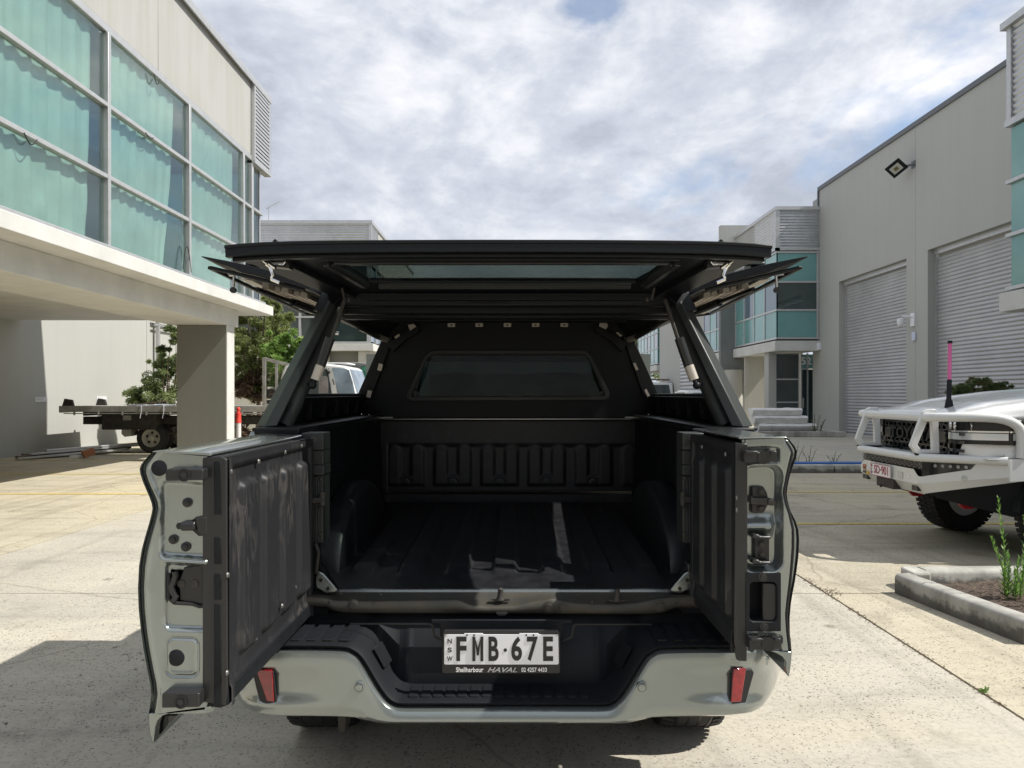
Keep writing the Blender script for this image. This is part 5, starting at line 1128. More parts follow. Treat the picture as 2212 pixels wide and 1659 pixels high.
for sg in (-1, 1):
    m = MB(); XI = TX+sg*.735; XT = TX+sg*.755
    def fs(u, v):
        y, z = lerp(2.66, 4.42, u), lerp(.80, 1.375, v); b_ = .006*sstep(.2, .8, math.cos(2*math.pi*(y-2.7)/.22))*sstep(1.14, 1.18, z)
        return Vector((lerp(XI, XT, v)-sg*b_, y, z))
    m.grid(fs, 120, 40); m.build('bed_side', mLiner, UT, smooth=True, recalc=False, angle=180)
    m = MB()                     # wheel arch
    def fa(u, v):
        a = math.pi*u; rr_ = lerp(.46, .40, sstep(.85, 1, v)); y = 3.42-rr_*math.cos(a)*1.15; z = .78+rr_*math.sin(a)*.70
        return Vector((XI-sg*(.092*math.sin(v*math.pi/2)), y, max(.78, z-.04*v**3)))
    m.grid(fa, 40, 10); m.add([fa(u/40, 1) for u in range(41)], [tuple(range(41))]); m.build('wheel_arch', mFloor, UT, smooth=True, recalc=False, angle=50)
    # rail with paint outside
    m = MB(); m.box(TX+sg*.735, TX+sg*.90, 2.66, 4.45, 1.352, 1.378); m.build('bed_rail', mPowder, UT, bevel=.006)
    # outer side with the wheel opening
    prof = [(2.655, .86), (2.655, 1.33), (2.70, 1.362), (4.50, 1.362), (4.50, .50), (3.95, .48)]; n_ = 26
    for k in range(n_+1): a = math.pi*k/n_; prof.append((3.42+.50*math.cos(a), max(.50, .40+.50*math.sin(a)+.02)))
    prof += [(2.92, .86)]
    xs_ = TX+sg*.925
    a = [Vector((xs_, y, z)) for y, z in prof]; m = MB().prism(a, (-sg*.03, 0, 0)); m.build('bed_outer_side', mPaint, UT, bevel=.006)
    m = MB(); nn = 20; vs = [] 
    for k in range(nn+1): a = math.pi*k/nn; vs += [(TX+sg*.905, 3.42+.50*math.cos(a), .42+.50*math.sin(a)), (TX+sg*.655, 3.42+.50*math.cos(a), .42+.50*math.sin(a))]
    m.add(vs, [(2*i, 2*i+1, 2*i+3, 2*i+2) for i in range(nn)]); m.build('wheel_liner', mPlas, UT, recalc=False)
    m = MB(); m.prism([(TX+sg*.93, 2.70, .95), (TX+sg*.84, 2.68, .95), (TX+sg*.84, 2.68, 1.30), (TX+sg*.93, 2.70, 1.30)], (0, .06, 0)); m.build('tail_light', mRed, UT, bevel=.01)
# wheels
def wheel(cx, cy, r, w_, parent, name='wheel', tread_n=56, rim=.6, rimmat=None, face=1):
    W_ = MB(); prof = [(-w_/2, r*rim), (-w_/2, r*.80), (-w_/2+.008, r*.93), (-w_/2+.03, r*.985), (-w_*.18, r), (w_*.18, r), (w_/2-.03, r*.985), (w_/2-.008, r*.93), (w_/2, r*.80), (w_/2, r*rim)]
    W_.lathe((cx, cy, r), (1, 0, 0), prof, 48, caps=False); T_ = W_.build(name, mRubber, parent, smooth=True, angle=35)
    g_ = MB()
    for k in range(5):
        xg = cx-w_*.36+k*w_*.18
        if k < 4: g_.lathe((xg+w_*.09, cy, r), (1, 0, 0), [(-.0045, r*.99), (-.0045, r*1.0015), (.0045, r*1.0015), (.0045, r*.99)], 48)
    g_.build('tread_groove', mInk, T_)
    tb = MB()
    for k in range(tread_n):
        a = 2*math.pi*k/tread_n
        for s_ in (-1, 1):
            c_, s2 = math.cos(a), math.sin(a); x0, x1 = cx+s_*w_*.30, cx+s_*w_*.49
            for rr_ in (r*1.0,):
                def q_(x, a_, r_): return Vector((x, cy+r_*math.cos(a_), r+r_*math.sin(a_)))
                dA = .62*2*math.pi/tread_n/2
                tb.hexa([q_(x0, a-dA, r*.98), q_(x1, a-dA, r*.93), q_(x1, a+dA, r*.93), q_(x0, a+dA, r*.98)], [q_(x0, a-dA, r*1.006), q_(x1, a-dA, r*.982), q_(x1, a+dA, r*.982), q_(x0, a+dA, r*1.006)])
    tb.build('tread', mRubber, T_)
    MB().lathe((cx, cy, r), (1, 0, 0), [(-w_*.40, r*rim), (-w_*.40, r*.1), (w_*.36, r*.1), (w_*.40, r*.50), (w_*.42, r*rim)], 32).build('rim', rimmat or mRim, T_, smooth=True, angle=30)
    return T_
for sg in (-1, 1):
    wheel(TX+sg*.80, 3.42, .385, .265, UT); wheel(TX+sg*.80, 6.65, .385, .265, UT)

# ---- canopy
XB = .915; ZR_ = 1.378                                     # half width and rail height
CAN = UT
def cxat(z, inner=0): return lerp(.925, .745, (z-1.378)/(1.93-1.378))-inner
# pillars (box section) and inner tubes
for sg in (-1, 1):
    def pv_(x, y, d):
        p = zO(x, y, d); return p if sg == -1 else mir([p])[0]
    b4 = [pv_(276, 1478, 2.79), pv_(362, 1488, 2.72), pv_(490, 1478, 2.74), pv_(455, 1470, 2.86)]
    t4 = [pv_(958, 188, 3.04), pv_(1022, 215, 2.985), pv_(1078, 262, 2.99), pv_(1070, 250, 3.10)]
    m = MB().hexa(b4, t4); m.build('canopy_pillar', mPowderG, UT, bevel=.005)
    m = MB(); m.tube([pv_(545, 1476, 2.86), pv_(640, 1280, 2.90), pv_(1000, 500, 3.04), pv_(1065, 340, 3.07), pv_(1100, 290, 3.12)], .034, 14); m.build('inner_tube', mPowderG, UT, smooth=True)
    m = MB(); m.hexa([pv_(240, 1492, 2.74), pv_(600, 1484, 2.74), pv_(600, 1484, 2.98), pv_(240, 1492, 2.98)], [v+Vector((0, 0, -.012)) for v in (pv_(240, 1492, 2.74), pv_(600, 1484, 2.74), pv_(600, 1484, 2.98), pv_(240, 1492, 2.98))]); m.build('pillar_foot', mPowder, UT, bevel=.003)
    m = MB(); a = [pv_(236, 1520, 2.72), pv_(280, 1497, 2.74), pv_(430, 1497, 2.74), pv_(440, 1520, 2.72)]; m.prism(a, (0, .16, 0)); m.build('body_corner', mPaint, UT, bevel=.008)
    # lower side wall of the canopy below the window, and sill
    def sp(y, z, off=0): return Vector((TX+sg*(cxat(z)-off), y, z))
    m = MB(); m.hexa([sp(2.80, 1.372), sp(4.42, 1.372), sp(4.42, 1.372, .05), sp(2.80, 1.372, .05)], [sp(2.90, 1.487), sp(4.42, 1.487), sp(4.42, 1.487, .05), sp(2.90, 1.487, .05)]); m.build('canopy_side_sill', mPowder, UT, bevel=.004)
    m = MB(); m.tube([sp(2.92, 1.493, .02), sp(4.36, 1.493, .02)], .010, 8); m.build('window_seal', mSeal, UT, smooth=True)
    m = MB(); m.bar(sp(2.95, 1.497, -.004), sp(4.30, 1.497, -.004), .012, .006); m.build('bright_strip', mBeigePl, UT)
    # front edge upright and upper rail
    m = MB(); m.hexa([sp(4.36, 1.487, .0), sp(4.42, 1.487, .0), sp(4.42, 1.487, .09), sp(4.36, 1.487, .09)], [sp(4.36, 1.84, .04), sp(4.42, 1.84, .04), sp(4.42, 1.84, .10), sp(4.36, 1.84, .10)]); m.build('canopy_upright', mPowder, UT, bevel=.004)
    m = MB(); m.hexa([sp(2.98, 1.835), sp(4.42, 1.835), sp(4.42, 1.835, .06), sp(2.98, 1.835, .06)], [sp(3.04, 1.945), sp(4.42, 1.945), sp(4.42, 1.945, .12), sp(3.04, 1.945, .12)]); m.build('canopy_roof_rail', mPowder, UT, bevel=.004)
    for k in range(6): 
        y = 2.98+k*.24; m = MB().box(TX+sg*.845, TX+sg*.872, y, y+.006, 1.39, 1.475); m.build('side_seam', mPlasS, UT)
# roof
m = MB(); ZT = 1.950
pts = []
def fr_(u, v):
    x = TX+lerp(-.76, .76, u); y = lerp(3.06, 4.50, v); return Vector((x, y, ZT+.012*(1-abs(2*u-1)**4)+.018*math.sin(math.pi*v)*(1-abs(2*u-1)**6)))
m.grid(fr_, 24, 12); o_ = m.build('canopy_roof', mPowder, UT, smooth=True, recalc=False); md = o_.modifiers.new('thick', 'SOLIDIFY'); md.thickness = .03; md.offset = -1
# rear header: stepped beams
for (ya, yb_, d0, z0, z1, w2) in ((0, 0, 3.06, 1.862, 1.945, .735), (0, 0, 3.13, 1.838, 1.90, .72), (0, 0, 3.22, 1.826, 1.865, .715), (0, 0, 3.34, 1.842, 1.90, .71)):
    MB().box(TX-w2, TX+w2, d0, d0+.055, z0, z1).build('roof_header', mPowder, UT, bevel=.010)
m = MB().box(TX-.66, TX+.66, 4.10, 4.16, 1.90, 1.93); m.build('roof_bow', mPowder, UT, bevel=.006)
for px in (990, 1087, 1198, 1330): MB().lathe(P(px, 640, 3.055), (0, -1, 0), [(0, .007), (.003, .006)], 10).build('header_screw', mDarkSt, UT)
bl = MB().box(P(1042, 0, 3.05).x, P(1127, 0, 3.05).x, 3.035, 3.06, P(0, 620, 3.05).z, P(0, 610, 3.05).z); bl.build('brake_light', mRedDim, UT, bevel=.003)
# bulkhead with window opening: ring of quads
bz0, bz1 = P(0, 905, 4.4).z, P(0, 716, 4.4).z
outP = [(775+15, 905), (765, 870), (834, 737), (836, 715), (842, 694), (1352, 694), (1357, 715), (1360, 737), (1430, 870), (1412, 905)]
winP = [(893, 856), (892, 850), (918, 778), (923, 772), (935, 768), (1262, 768), (1273, 771), (1278, 778), (1304, 850), (1302, 856)]
m = MB(); D_ = 4.40
a = [P(x, y, D_) for x, y in outP]; b = [P(x, y, D_) for x, y in winP]; n = len(a); m.add(a+b, [(i, (i+1) % n, n+(i+1) % n, n+i) for i in range(n)])
bk = m.build('canopy_bulkhead', mPowder, UT, recalc=False); md = bk.modifiers.new('thick', 'SOLIDIFY'); md.thickness = .03; md.offset = 0
o1 = [(879, 862), (878, 855), (917, 770), (927, 760), (940, 756), (1258, 756), (1268, 759), (1279, 770), (1317, 850), (1315, 860), (1308, 864), (888, 866)]
i1 = [(890, 857), (889, 852), (921, 776), (928, 770), (940, 766), (1258, 766), (1266, 769), (1273, 776), (1306, 850), (1305, 855), (1300, 857), (896, 857)]
def ring(A, B, d, dep, mat, name, par, bev=.003):
    m = MB(); n = len(A); a = [P(x, y, d) for x, y in A]; b = [P(x, y, d) for x, y in B]; dv = Vector((0, dep, 0)); a2 = [p+dv for p in a]; b2 = [p+dv for p in b]
    m.add(a+b+a2+b2, [(i, (i+1) % n, n+(i+1) % n, n+i) for i in range(n)]+[(i, 2*n+i, 2*n+(i+1) % n, (i+1) % n) for i in range(n)]+[(n+i, n+(i+1) % n, 3*n+(i+1) % n, 3*n+i) for i in range(n)]); return m.build(name, mat, par, bevel=bev)
wf = ring(o1, i1, 4.372, .02, mPlasS, 'bulkhead_window_frame', UT)
m = MB(); a = [P(x, y, 4.392) for x, y in i1]; m.prism(a, (0, .006, 0)); m.build('bulkhead_window', gBed, UT)
# trim strips across the bulkhead base
MB().box(P(790, 0, 4.38).x, P(1412, 0, 4.38).x, 4.34, 4.39, P(0, 909, 4.38).z, P(0, 904, 4.38).z).build('bulkhead_base', mPowder, UT, bevel=.003)
MB().bar(P(795, 905.5, 4.33), P(1408, 905, 4.33), .006, .003).build('bright_strip', mSteel, UT)
for zf, x, y in ((zO, 1408, 1390), (zT, 335, 1415)):
    c = zf(x, y, 4.30); m = MB().cyl(c-Vector((0, 0, .02)), c+Vector((0, 0, .02)), .008, 8); m.bar(c, c+Vector((.14 if zf is zO else -.14, 0, 0)), .006, .008); m.build('stay_hook', mSteel, UT)
# reinforcing light pads under the ceiling and up the bulkhead edges
for px, py in ((975, 702), (1035, 702), (1096, 702), (1157, 702), (1219, 702)):
    b_ = MB().prism([P(px+dx, py+dy, 4.27) for dx, dy in ((-8, -3), (-7, -4), (7, -4), (8, -3), (8, 3), (7, 4), (-7, 4), (-8, 3))], (0, .01, 0)).build('felt_pad', mBeigePl, UT); MB().lathe(P(px, py, 4.268), (0, -1, 0), [(0, .006), (.002, .005)], 8).build('pad_screw', mDarkSt, b_)
for zf, pts in ((zG, ((1372, 680), (1410, 672), (1428, 690), (1385, 716))), (zH, ((665, 722), (718, 722), (726, 742), (712, 768), (662, 745))), (zG, ((1280, 760), (1312, 738), (1318, 752), (1290, 772))), (zH, ((785, 790), (800, 790), (830, 815), (815, 822))),
                (zO, ((1510, 845), (1552, 855), (1535, 922), (1494, 912))), (zO, ((1400, 1115), (1442, 1122), (1425, 1192), (1384, 1182))), (zT, ((135, 738), (165, 728), (205, 815), (175, 825))), (zT, ((277, 1072), (305, 1056), (350, 1140), (320, 1158)))):
    MB().prism([zf(x, y, 4.30) for x, y in pts], (0, .008, 0)).build('felt_pad', mBeigePl, UT)
# side gussets in the top corners of the bulkhead
for sg in (-1, 1):
    a = [P(x, y, 4.33) for x, y in ((836, 742), (868, 722), (905, 700), (905, 716), (870, 738), (848, 760))]; a = a if sg == -1 else [Vector((2*P(1096, 0, 4.33).x-p.x, p.y, p.z)) for p in a]
    MB().prism(a, (0, .04, 0)).build('roof_gusset', mPowder, UT)
# ---- rear hatch
HN, HF_ = 2.42, 3.05; wN = (P(485, 0, HN).x, P(1668, 0, HN).x); wF = (TX-.715, TX+.715)
zNt, zFt = P(0, 526, HN).z, 1.925
def hp(u, v, dz=0, crown=.006): return Vector((lerp(lerp(wN[0], wN[1], u), lerp(wF[0], wF[1], u), v), lerp(HN, HF_, v), lerp(zNt, zFt, v)+crown*(1-(2*u-1)**2)-.012*(abs(2*u-1)**8)*(1-v)+dz))
m = MB()
def ringh(uv0, uv1, dz, th, name, mat, bev=.004):
    m = MB(); n = len(uv0); A = [hp(u, v, dz) for u, v in uv0]; B = [hp(u, v, dz) for u, v in uv1]; A2 = [p+Vector((0, 0, th)) for p in A]; B2 = [p+Vector((0, 0, th)) for p in B]
    m.add(A+B+A2+B2, [(i, (i+1) % n, n+(i+1) % n, n+i) for i in range(n)]+[(2*n+i, 2*n+(i+1) % n, 3*n+(i+1) % n, 3*n+i) for i in range(n)]+[(i, (i+1) % n, 2*n+(i+1) % n, 2*n+i) for i in range(n)]+[(n+i, n+(i+1) % n, 3*n+(i+1) % n, 3*n+i) for i in range(n)])
    return m.build(name, mat, UT, bevel=bev)
def frame_uv(us, vs_): return us
U0, U1 = .165, .842; V0, V1 = .215, .70
oo = []; ii = []
K_ = 10
for k in range(K_): t = k/K_; oo.append((t, 0)); ii.append((lerp(U0+.01, U1-.01, t), V0))
for k in range(3): t = k/3; oo.append((1, t)); ii.append((U1, lerp(V0+.02, V1-.02, t)))
for k in range(K_): t = k/K_; oo.append((1-t, 1)); ii.append((lerp(U1-.01, U0+.01, t), V1))
for k in range(3): t = k/3; oo.append((0, 1-t)); ii.append((U0, lerp(V1-.02, V0+.02, t)))
hatch = ringh(oo, ii, -.022, .022, 'canopy_hatch', mPowder)
hatch['label'] = 'raised rear hatch of the canopy with tinted glass'
# rolled near edge, two tiers
m = MB(); seg = 30
for (dz0, dz1, dv, inset) in ((-.006, .006, -.006, 0), (-.034, -.005, -.004, .003), (-.046, -.034, .018, .018)):
    a = [hp(lerp(inset/1.8, 1-inset/1.8, k/seg), 0, dz0)+Vector((0, dv, 0)) for k in range(seg+1)]; b = [hp(lerp(inset/1.8, 1-inset/1.8, k/seg), 0, dz1)+Vector((0, dv, 0)) for k in range(seg+1)]; a2 = [p+Vector((0, .03, 0)) for p in a]; b2 = [p+Vector((0, .03, 0)) for p in b]; n = seg+1
    m.add(a+b+a2+b2, [(i, i+1, n+i+1, n+i) for i in range(seg)]+[(n+i, n+i+1, 3*n+i+1, 3*n+i) for i in range(seg)]+[(2*n+i, 2*n+i+1, i+1, i) for i in range(seg)]+[(2*n+i, 2*n+i+1, 3*n+i+1, 3*n+i) for i in range(seg)]+[(0, n, 3*n, 2*n), (seg, n+seg, 3*n+seg, 2*n+seg)])
m.build('hatch_edge', mPowder, hatch, bevel=.003)
# stepped inner frame around glass, seal bars
def hbar(u0, v0, u1, v1, w_, h_, dz, mat, name, par=hatch): return MB().bar(hp(u0, v0, dz), hp(u1, v1, dz), w_, h_).build(name, mat, par, bevel=.003)
for dz, off, w_ in ((-.032, .035, .022), (-.028, .012, .014)):
    hbar(U0-off*.35+.02, V0-off, U1+off*.35-.02, V0-off, w_, .018, dz, mPlasS, 'glass_trim'); hbar(U0+.02, V1+off*.6, U1-.02, V1+off*.6, w_, .018, dz, mPlasS, 'glass_trim')
    hbar(U0-off*.4, V0-off+.02, U0-off*.4, V1+off*.6-.02, w_, .018, dz, mPlasS, 'glass_trim'); hbar(U1+off*.4, V0-off+.02, U1+off*.4, V1+off*.6-.02, w_, .018, dz, mPlasS, 'glass_trim')
m = MB(); m.prism([hp(U0, V0, -.012), hp(U1, V0, -.012), hp(U1, V1, -.012), hp(U0, V1, -.012)], (0, 0, .006)); m.build('hatch_glass', gHatch, hatch)
# recessed side webs (deep flange around the hatch)
for u in (.075, .925):
    m = MB(); a = [hp(u, .10, -.022), hp(u, .93, -.022), hp(u+(.012 if u < .5 else -.012), .93, -.022), hp(u+(.012 if u < .5 else -.012), .10, -.022)]; m.prism(a, (0, 0, -.022)); m.build('hatch_flange', mPowder, hatch, bevel=.004)
hbar(.155, .10, .845, .10, .02, .024, -.030, mPowder, 'hatch_flange'); hbar(.09, .94, .91, .94, .03, .03, -.036, mPowder, 'hatch_flange')
# centre handle
for px in (1034, 1111): MB().cyl(P(px, 552, 2.49), P(px, 561, 2.49), .005, 10).build('handle_screw', mChrome, hatch)
MB().box(P(1038, 0, 2.49).x, P(1107, 0, 2.49).x, 2.485, 2.505, P(0, 561, 2.49).z, P(0, 554, 2.49).z).build('grab_handle', mPlasS, hatch, bevel=.003)
# chrome latches on each side
for sg in (-1, 1):
    def lp(x, y, d=2.50):
        p = zG(x, y, d); return p if sg == -1 else Vector((2*P(1076, 0, d).x-p.x, p.y, p.z))
    bx = MB().prism([lp(395, 240), lp(572, 232), lp(575, 300), lp(430, 282)], (0, .05, 0)).build('latch_box', mPlasS, hatch, bevel=.003)
    MB().prism([lp(390, 236, 2.485), lp(552, 234, 2.485), lp(552, 262, 2.485), lp(535, 281, 2.485), lp(415, 270, 2.485), lp(392, 252, 2.485)], (0, .01, 0)).build('latch_cover', mChrome, bx, bevel=.003)
    m = MB().tube([lp(425, 272, 2.475), lp(448, 292, 2.475), lp(470, 348, 2.475), lp(452, 368, 2.475)], .0065, 8); m.tube([lp(455, 372, 2.475), lp(512, 396, 2.475)], .006, 8); m.tube([lp(440, 270, 2.475), lp(485, 300, 2.475)], .007, 8); m.build('latch_lever', mChrome, bx, smooth=True)
    m = MB(); a = [lp(452, 132, 2.6), lp(470, 112, 2.6), lp(478, 100, 2.6), lp(500, 118, 2.6), lp(500, 135, 2.6)]; m.prism(a, (0, .03, 0)); m.build('roof_bracket', mPowder, hatch, bevel=.002)
    # hatch arms to the struts
    m = MB().tube([lp(930, 432, 2.86), lp(948, 512, 2.86)], .005, 6); m.cyl(lp(975, 505, 2.9), lp(990, 512, 2.9), .012, 8); m.build('strut_ball', mDarkSt, hatch, smooth=True)
    def sp3(x, y, d): p = zO(x, y, d); return p if sg == -1 else mir([p])[0]
    st = MB().tube([sp3(1165, 205, 2.86), sp3(1035, 600, 2.84)], .0075, 8).build('gas_strut', mDarkSt, UT, smooth=True)
    MB().tube([sp3(1022, 592, 2.84), sp3(925, 875, 2.83)], .0185, 14).build('strut_body', mPlasS, st, smooth=True); MB().tube([sp3(925, 868, 2.83), sp3(872, 1010, 2.825)], .0190, 14).build('strut_label', mBeigePl, st, smooth=True)
    m = MB().tube([sp3(872, 1008, 2.825), sp3(850, 1060, 2.82)], .009, 8); m.sphere(sp3(845, 1066, 2.82), .015, 10, 6); m.tube([sp3(845, 1060, 2.82), sp3(800, 1050, 2.86)], .007, 6); m.build('strut_end', mPowder, st, smooth=True)
    # side window struts across the opening
    s2 = MB().tube([sp3(1150, 390, 3.30), sp3(1330, 490, 3.62)], .009, 8).build('gas_strut', mDarkSt, UT, smooth=True)
    MB().tube([sp3(1315, 480, 3.60), sp3(1500, 575, 3.98)], .0155, 10).build('strut_body', mPlasS, s2, smooth=True); MB().tube([sp3(1492, 570, 3.97), sp3(1585, 605, 4.20)], .0165, 10).build('strut_label', mBeigePl, s2, smooth=True)
    m = MB().tube([sp3(1145, 372, 3.3), sp3(1600, 612, 4.25)], .008, 6); m.tube([sp3(1190, 372, 3.3), sp3(1600, 590, 4.25)], .008, 6); m.build('window_rail', mPowder, UT, smooth=True)
# ---- side doors (gull wings)
for sg in (-1, 1):
    W0, W1 = 2.94, 4.28
    def wp(s, y, dz=0):                      # s: 0 at hinge, 1 at tip
        x = lerp(.775, 1.180, s); z = lerp(1.945, 2.035-.04*(y-2.94)/1.34, s)+.008*math.sin(math.pi*s); return Vector((TX+sg*x, y, z+dz))
    def wedge(t, s): return wp(s, 0)
    m = MB(); NS = 14
    va = []; 
    for k in range(NS+1):
        s = k/NS; th = .030*math.sin(math.pi*min(1, (1-s)*1.6)/1.0*.5)+.004 if s > .7 else .032
        y0 = W0-.06*s; y1 = W1+.0*s
        va += [wp(s, y0), wp(s, y1), wp(s, y1, -th), wp(s, y0, -th)]
    m.add(va, [(k*4+j, k*4+(j+1) % 4, (k+1)*4+(j+1) % 4, (k+1)*4+j) for k in range(NS) for j in range(4)]+[(0, 1, 2, 3), (NS*4, NS*4+1, NS*4+2, NS*4+3)])
    WG = m.build('side_door', mPowder, UT, bevel=.004); WG['label'] = ('left' if sg < 0 else 'right')+' canopy side door lifted like a wing'
    # downturned rim around the underside
    m = MB(); 
    for a_, b_ in (((.06, W0+.02), (.95, W0-.03)), ((.95, W0-.03), (.95, W1-.04)), ((.95, W1-.04), (.06, W1-.04))):
        m.bar(wp(a_[0], a_[1], -.036), wp(b_[0], b_[1], -.036), .020, .014)
    m.build('door_rim', mPowder, WG, bevel=.005)
    # perforated panel
    m = MB(); r_ = .030; hw = r_*math.sqrt(3)/2; inner = .78; cells = 0
    S0, S1 = .10, .66; Lw = math.hypot(.42, .17)
    rowsN = int((S1-S0)*Lw/(r_*1.5)); colsN = int((W1-.08-(W0+.14))/(2*hw))
    for i in range(rowsN):
        for j in range(colsN):
            cs = S0*Lw+r_+i*r_*1.5; cyy = W0+.16+hw+j*2*hw+(hw if i % 2 else 0); A = []; B = []
            for q_ in range(6):
                g_ = math.pi/6+q_*math.pi/3; A.append(wp((cs+r_*math.sin(g_))/Lw, cyy+r_*math.cos(g_), -.060)); B.append(wp((cs+r_*inner*math.sin(g_))/Lw, cyy+r_*inner*math.cos(g_), -.038))
            m.add(A+B, [(q_, (q_+1) % 6, 6+(q_+1) % 6, 6+q_) for q_ in range(6)])
    m.build('perforated_panel', mBeigePl, WG, recalc=False)
    m = MB(); m.prism([wp(.70, W0+.16, -.039), wp(.84, W0+.16, -.039), wp(.84, W1-.08, -.039), wp(.70, W1-.08, -.039)], (0, 0, .003)); m.build('door_stiffener', mBeigePl, WG)
    m = MB(); m.tube([wp(.60, W0+.10, -.075), wp(.45, W0+.42, -.075)], .010, 8); m.tube([wp(.46, W0+.40, -.075), wp(.30, W0+.80, -.08)], .018, 10); m.build('door_strut', mPowder, WG, smooth=True)
    # dark lock box and chrome catches hanging at the rear
    MB().box(wp(.52, 0).x, wp(.66, 0).x, W0+.03, W0+.12, wp(.6, 0).z-.085, wp(.6, 0).z-.03).build('lock_box', mPlasS, WG, bevel=.004)
    c = wp(.74, W0+.0, -.045); m = MB(); m.bar(c, c+Vector((sg*.004, 0, -.065)), .014, .006); m.bar(c+Vector((-.02, 0, 0)), c+Vector((.03, 0, .004)), .012, .01); k_ = m.build('door_catch', mChrome, WG); MB().lathe(c+Vector((0, -.004, -.062)), (0, -1, 0), [(0, .012), (.014, .012)], 12).build('catch_knob', mPlasS, k_)
    c = wp(.52, W1-.05, -.05); m = MB(); m.bar(c, c+Vector((sg*.004, 0, -.075)), .014, .006); m.bar(c+Vector((-.03, 0, -.01)), c+Vector((.03, 0, .0)), .012, .01); m.cyl(c+Vector((-.01, 0, -.08)), c+Vector((.02, 0, -.085)), .01, 8); m.build('door_catch', mChrome, WG)
    c = wp(.52, W0-.02, .012); MB().box(c.x-.03, c.x+.03, c.y, c.y+.05, c.z, c.z+.05).build('hinge_plate', mDarkGl, WG)

# ---- cab in front of the canopy (mostly hidden)
m = MB()
def cabring(y, w0, z0, w1, z1): return [Vector((TX-w0, y, z0)), Vector((TX-w1, y, z1-.05)), Vector((TX-w1+.08, y, z1)), Vector((TX+w1-.08, y, z1)), Vector((TX+w1, y, z1-.05)), Vector((TX+w0, y, z0))]
rg = [cabring(4.62, .92, 1.30, .76, 1.78), cabring(5.1, .93, 1.30, .74, 1.80), cabring(5.9, .93, 1.28, .72, 1.79)]
for a_, b_ in zip(rg, rg[1:]): n = len(a_); m.add(a_+b_, [(i, i+1, n+i+1, n+i) for i in (1, 2, 3)])
m.build('cab_roof', mPaint, UT, smooth=True, recalc=False)
m = MB().box(TX-.93, TX-.89, 4.62, 8.0, .45, 1.28); m.box(TX+.89, TX+.93, 4.62, 8.0, .45, 1.28); m.build('cab_side', mPaint, UT, bevel=.02)
m = MB().box(TX-.89, TX+.89, 4.64, 4.68, .6, 1.36); m.box(TX-.89, TX-.72, 4.64, 4.68, 1.36, 1.75); m.box(TX+.72, TX+.89, 4.64, 4.68, 1.36, 1.75); m.box(TX-.75, TX+.75, 4.64, 4.68, 1.70, 1.77); m.build('cab_back', mPaint, UT)
MB().box(TX-.72, TX+.72, 4.65, 4.66, 1.36, 1.70).build('rear_window', gClear, UT)
m = MB()
for sg in (-1, 1):
    for y0, y1 in ((4.68, 4.85), (5.55, 5.65)): m.hexa([Vector((TX+sg*.92, y0, 1.28)), Vector((TX+sg*.92, y1, 1.28)), Vector((TX+sg*.88, y1, 1.28)), Vector((TX+sg*.88, y0, 1.28))], [Vector((TX+sg*.76, y0, 1.76)), Vector((TX+sg*.76, y1, 1.76)), Vector((TX+sg*.73, y1, 1.76)), Vector((TX+sg*.73, y0, 1.76))])
    m.bar((TX+sg*.90, 6.65, 1.28), (TX+sg*.72, 5.9, 1.76), .07, .07)
m.build('cab_pillar', mPaint, UT)
m = MB(); m.hexa([Vector((TX-.90, 6.65, 1.24)), Vector((TX+.90, 6.65, 1.24)), Vector((TX+.90, 8.0, 1.12)), Vector((TX-.90, 8.0, 1.12))], [Vector((TX-.85, 6.65, 1.29)), Vector((TX+.85, 6.65, 1.29)), Vector((TX+.85, 7.95, 1.17)), Vector((TX-.85, 7.95, 1.17))]); m.box(TX-.9, TX+.9, 7.98, 8.05, .45, 1.12); m.build('bonnet', mPaint, UT, bevel=.02)
MB().box(TX-.88, TX+.88, 4.7, 6.6, .55, .62).build('cab_floor', mSeat, UT); MB().box(TX-.8, TX+.8, 6.25, 6.6, .62, 1.22).build('dashboard', mPlas, UT)
for sx in (-.38, .38):
    s_ = MB().box(TX+sx-.25, TX+sx+.25, 5.45, 5.62, .9, 1.42).build('seat', mSeat, UT, bevel=.04); MB().box(TX+sx-.13, TX+sx+.13, 5.47, 5.58, 1.46, 1.66).build('headrest', mSeat, s_, bevel=.04)
    MB().box(TX+sx-.14, TX+sx+.14, 4.78, 4.88, 1.32, 1.52).build('headrest', mSeat, s_, bevel=.04)
# ================================================================ WHITE FOUR WHEEL DRIVE (front faces -x)
LC = thing('parked_four_wheel_drive', 'white four wheel drive with white bull bar parked nose-in at right', 'car', (6.4, 7.4, 0))
CY = 7.40
def q3(x, y, d): return zQ(x, y, d)
# bonnet and guards: stations along x
ST = [(3.99, .80, 1.292, 1.278), (4.02, .86, 1.335, 1.278), (4.10, .90, 1.368, 1.278), (4.3, .925, 1.425, 1.278), (4.60, .94, 1.47, 1.27), (4.68, .945, 1.48, .95), (5.0, .95, 1.52, .95), (5.5, .955, 1.555, .95), (5.75, .955, 1.565, .95)]
def bon(u, v):
    t = u*(len(ST)-1); i = min(int(t), len(ST)-2); f = t-i; X_, hw, zt_, zb = [lerp(a, b, f) for a, b in zip(ST[i], ST[i+1])]; hw *= .96
    s = 2*v-1; a = abs(s); sh = min(1, (zt_-zb)/.14)
    if a < .72: y = a/.72*hw*.86; z = zt_-.035*sh*(a/.72)**2-.012*(sstep(.30, .36, a)*(1-sstep(.52, .66, a)))*sstep(4.0, 4.4, X_)*-1.6
    elif a < .86: g_ = (a-.72)/.14; y = hw*(.86+.14*math.sin(g_*math.pi/2)); z = zt_-.035*sh-(.085*sh)*(1-math.cos(g_*math.pi/2))
    else: g_ = (a-.86)/.14; y = hw*(1+.01*math.sin(g_*3)); z = lerp(zt_-.12*sh, zb, g_)
    return Vector((X_, CY+math.copysign(y, s), z))
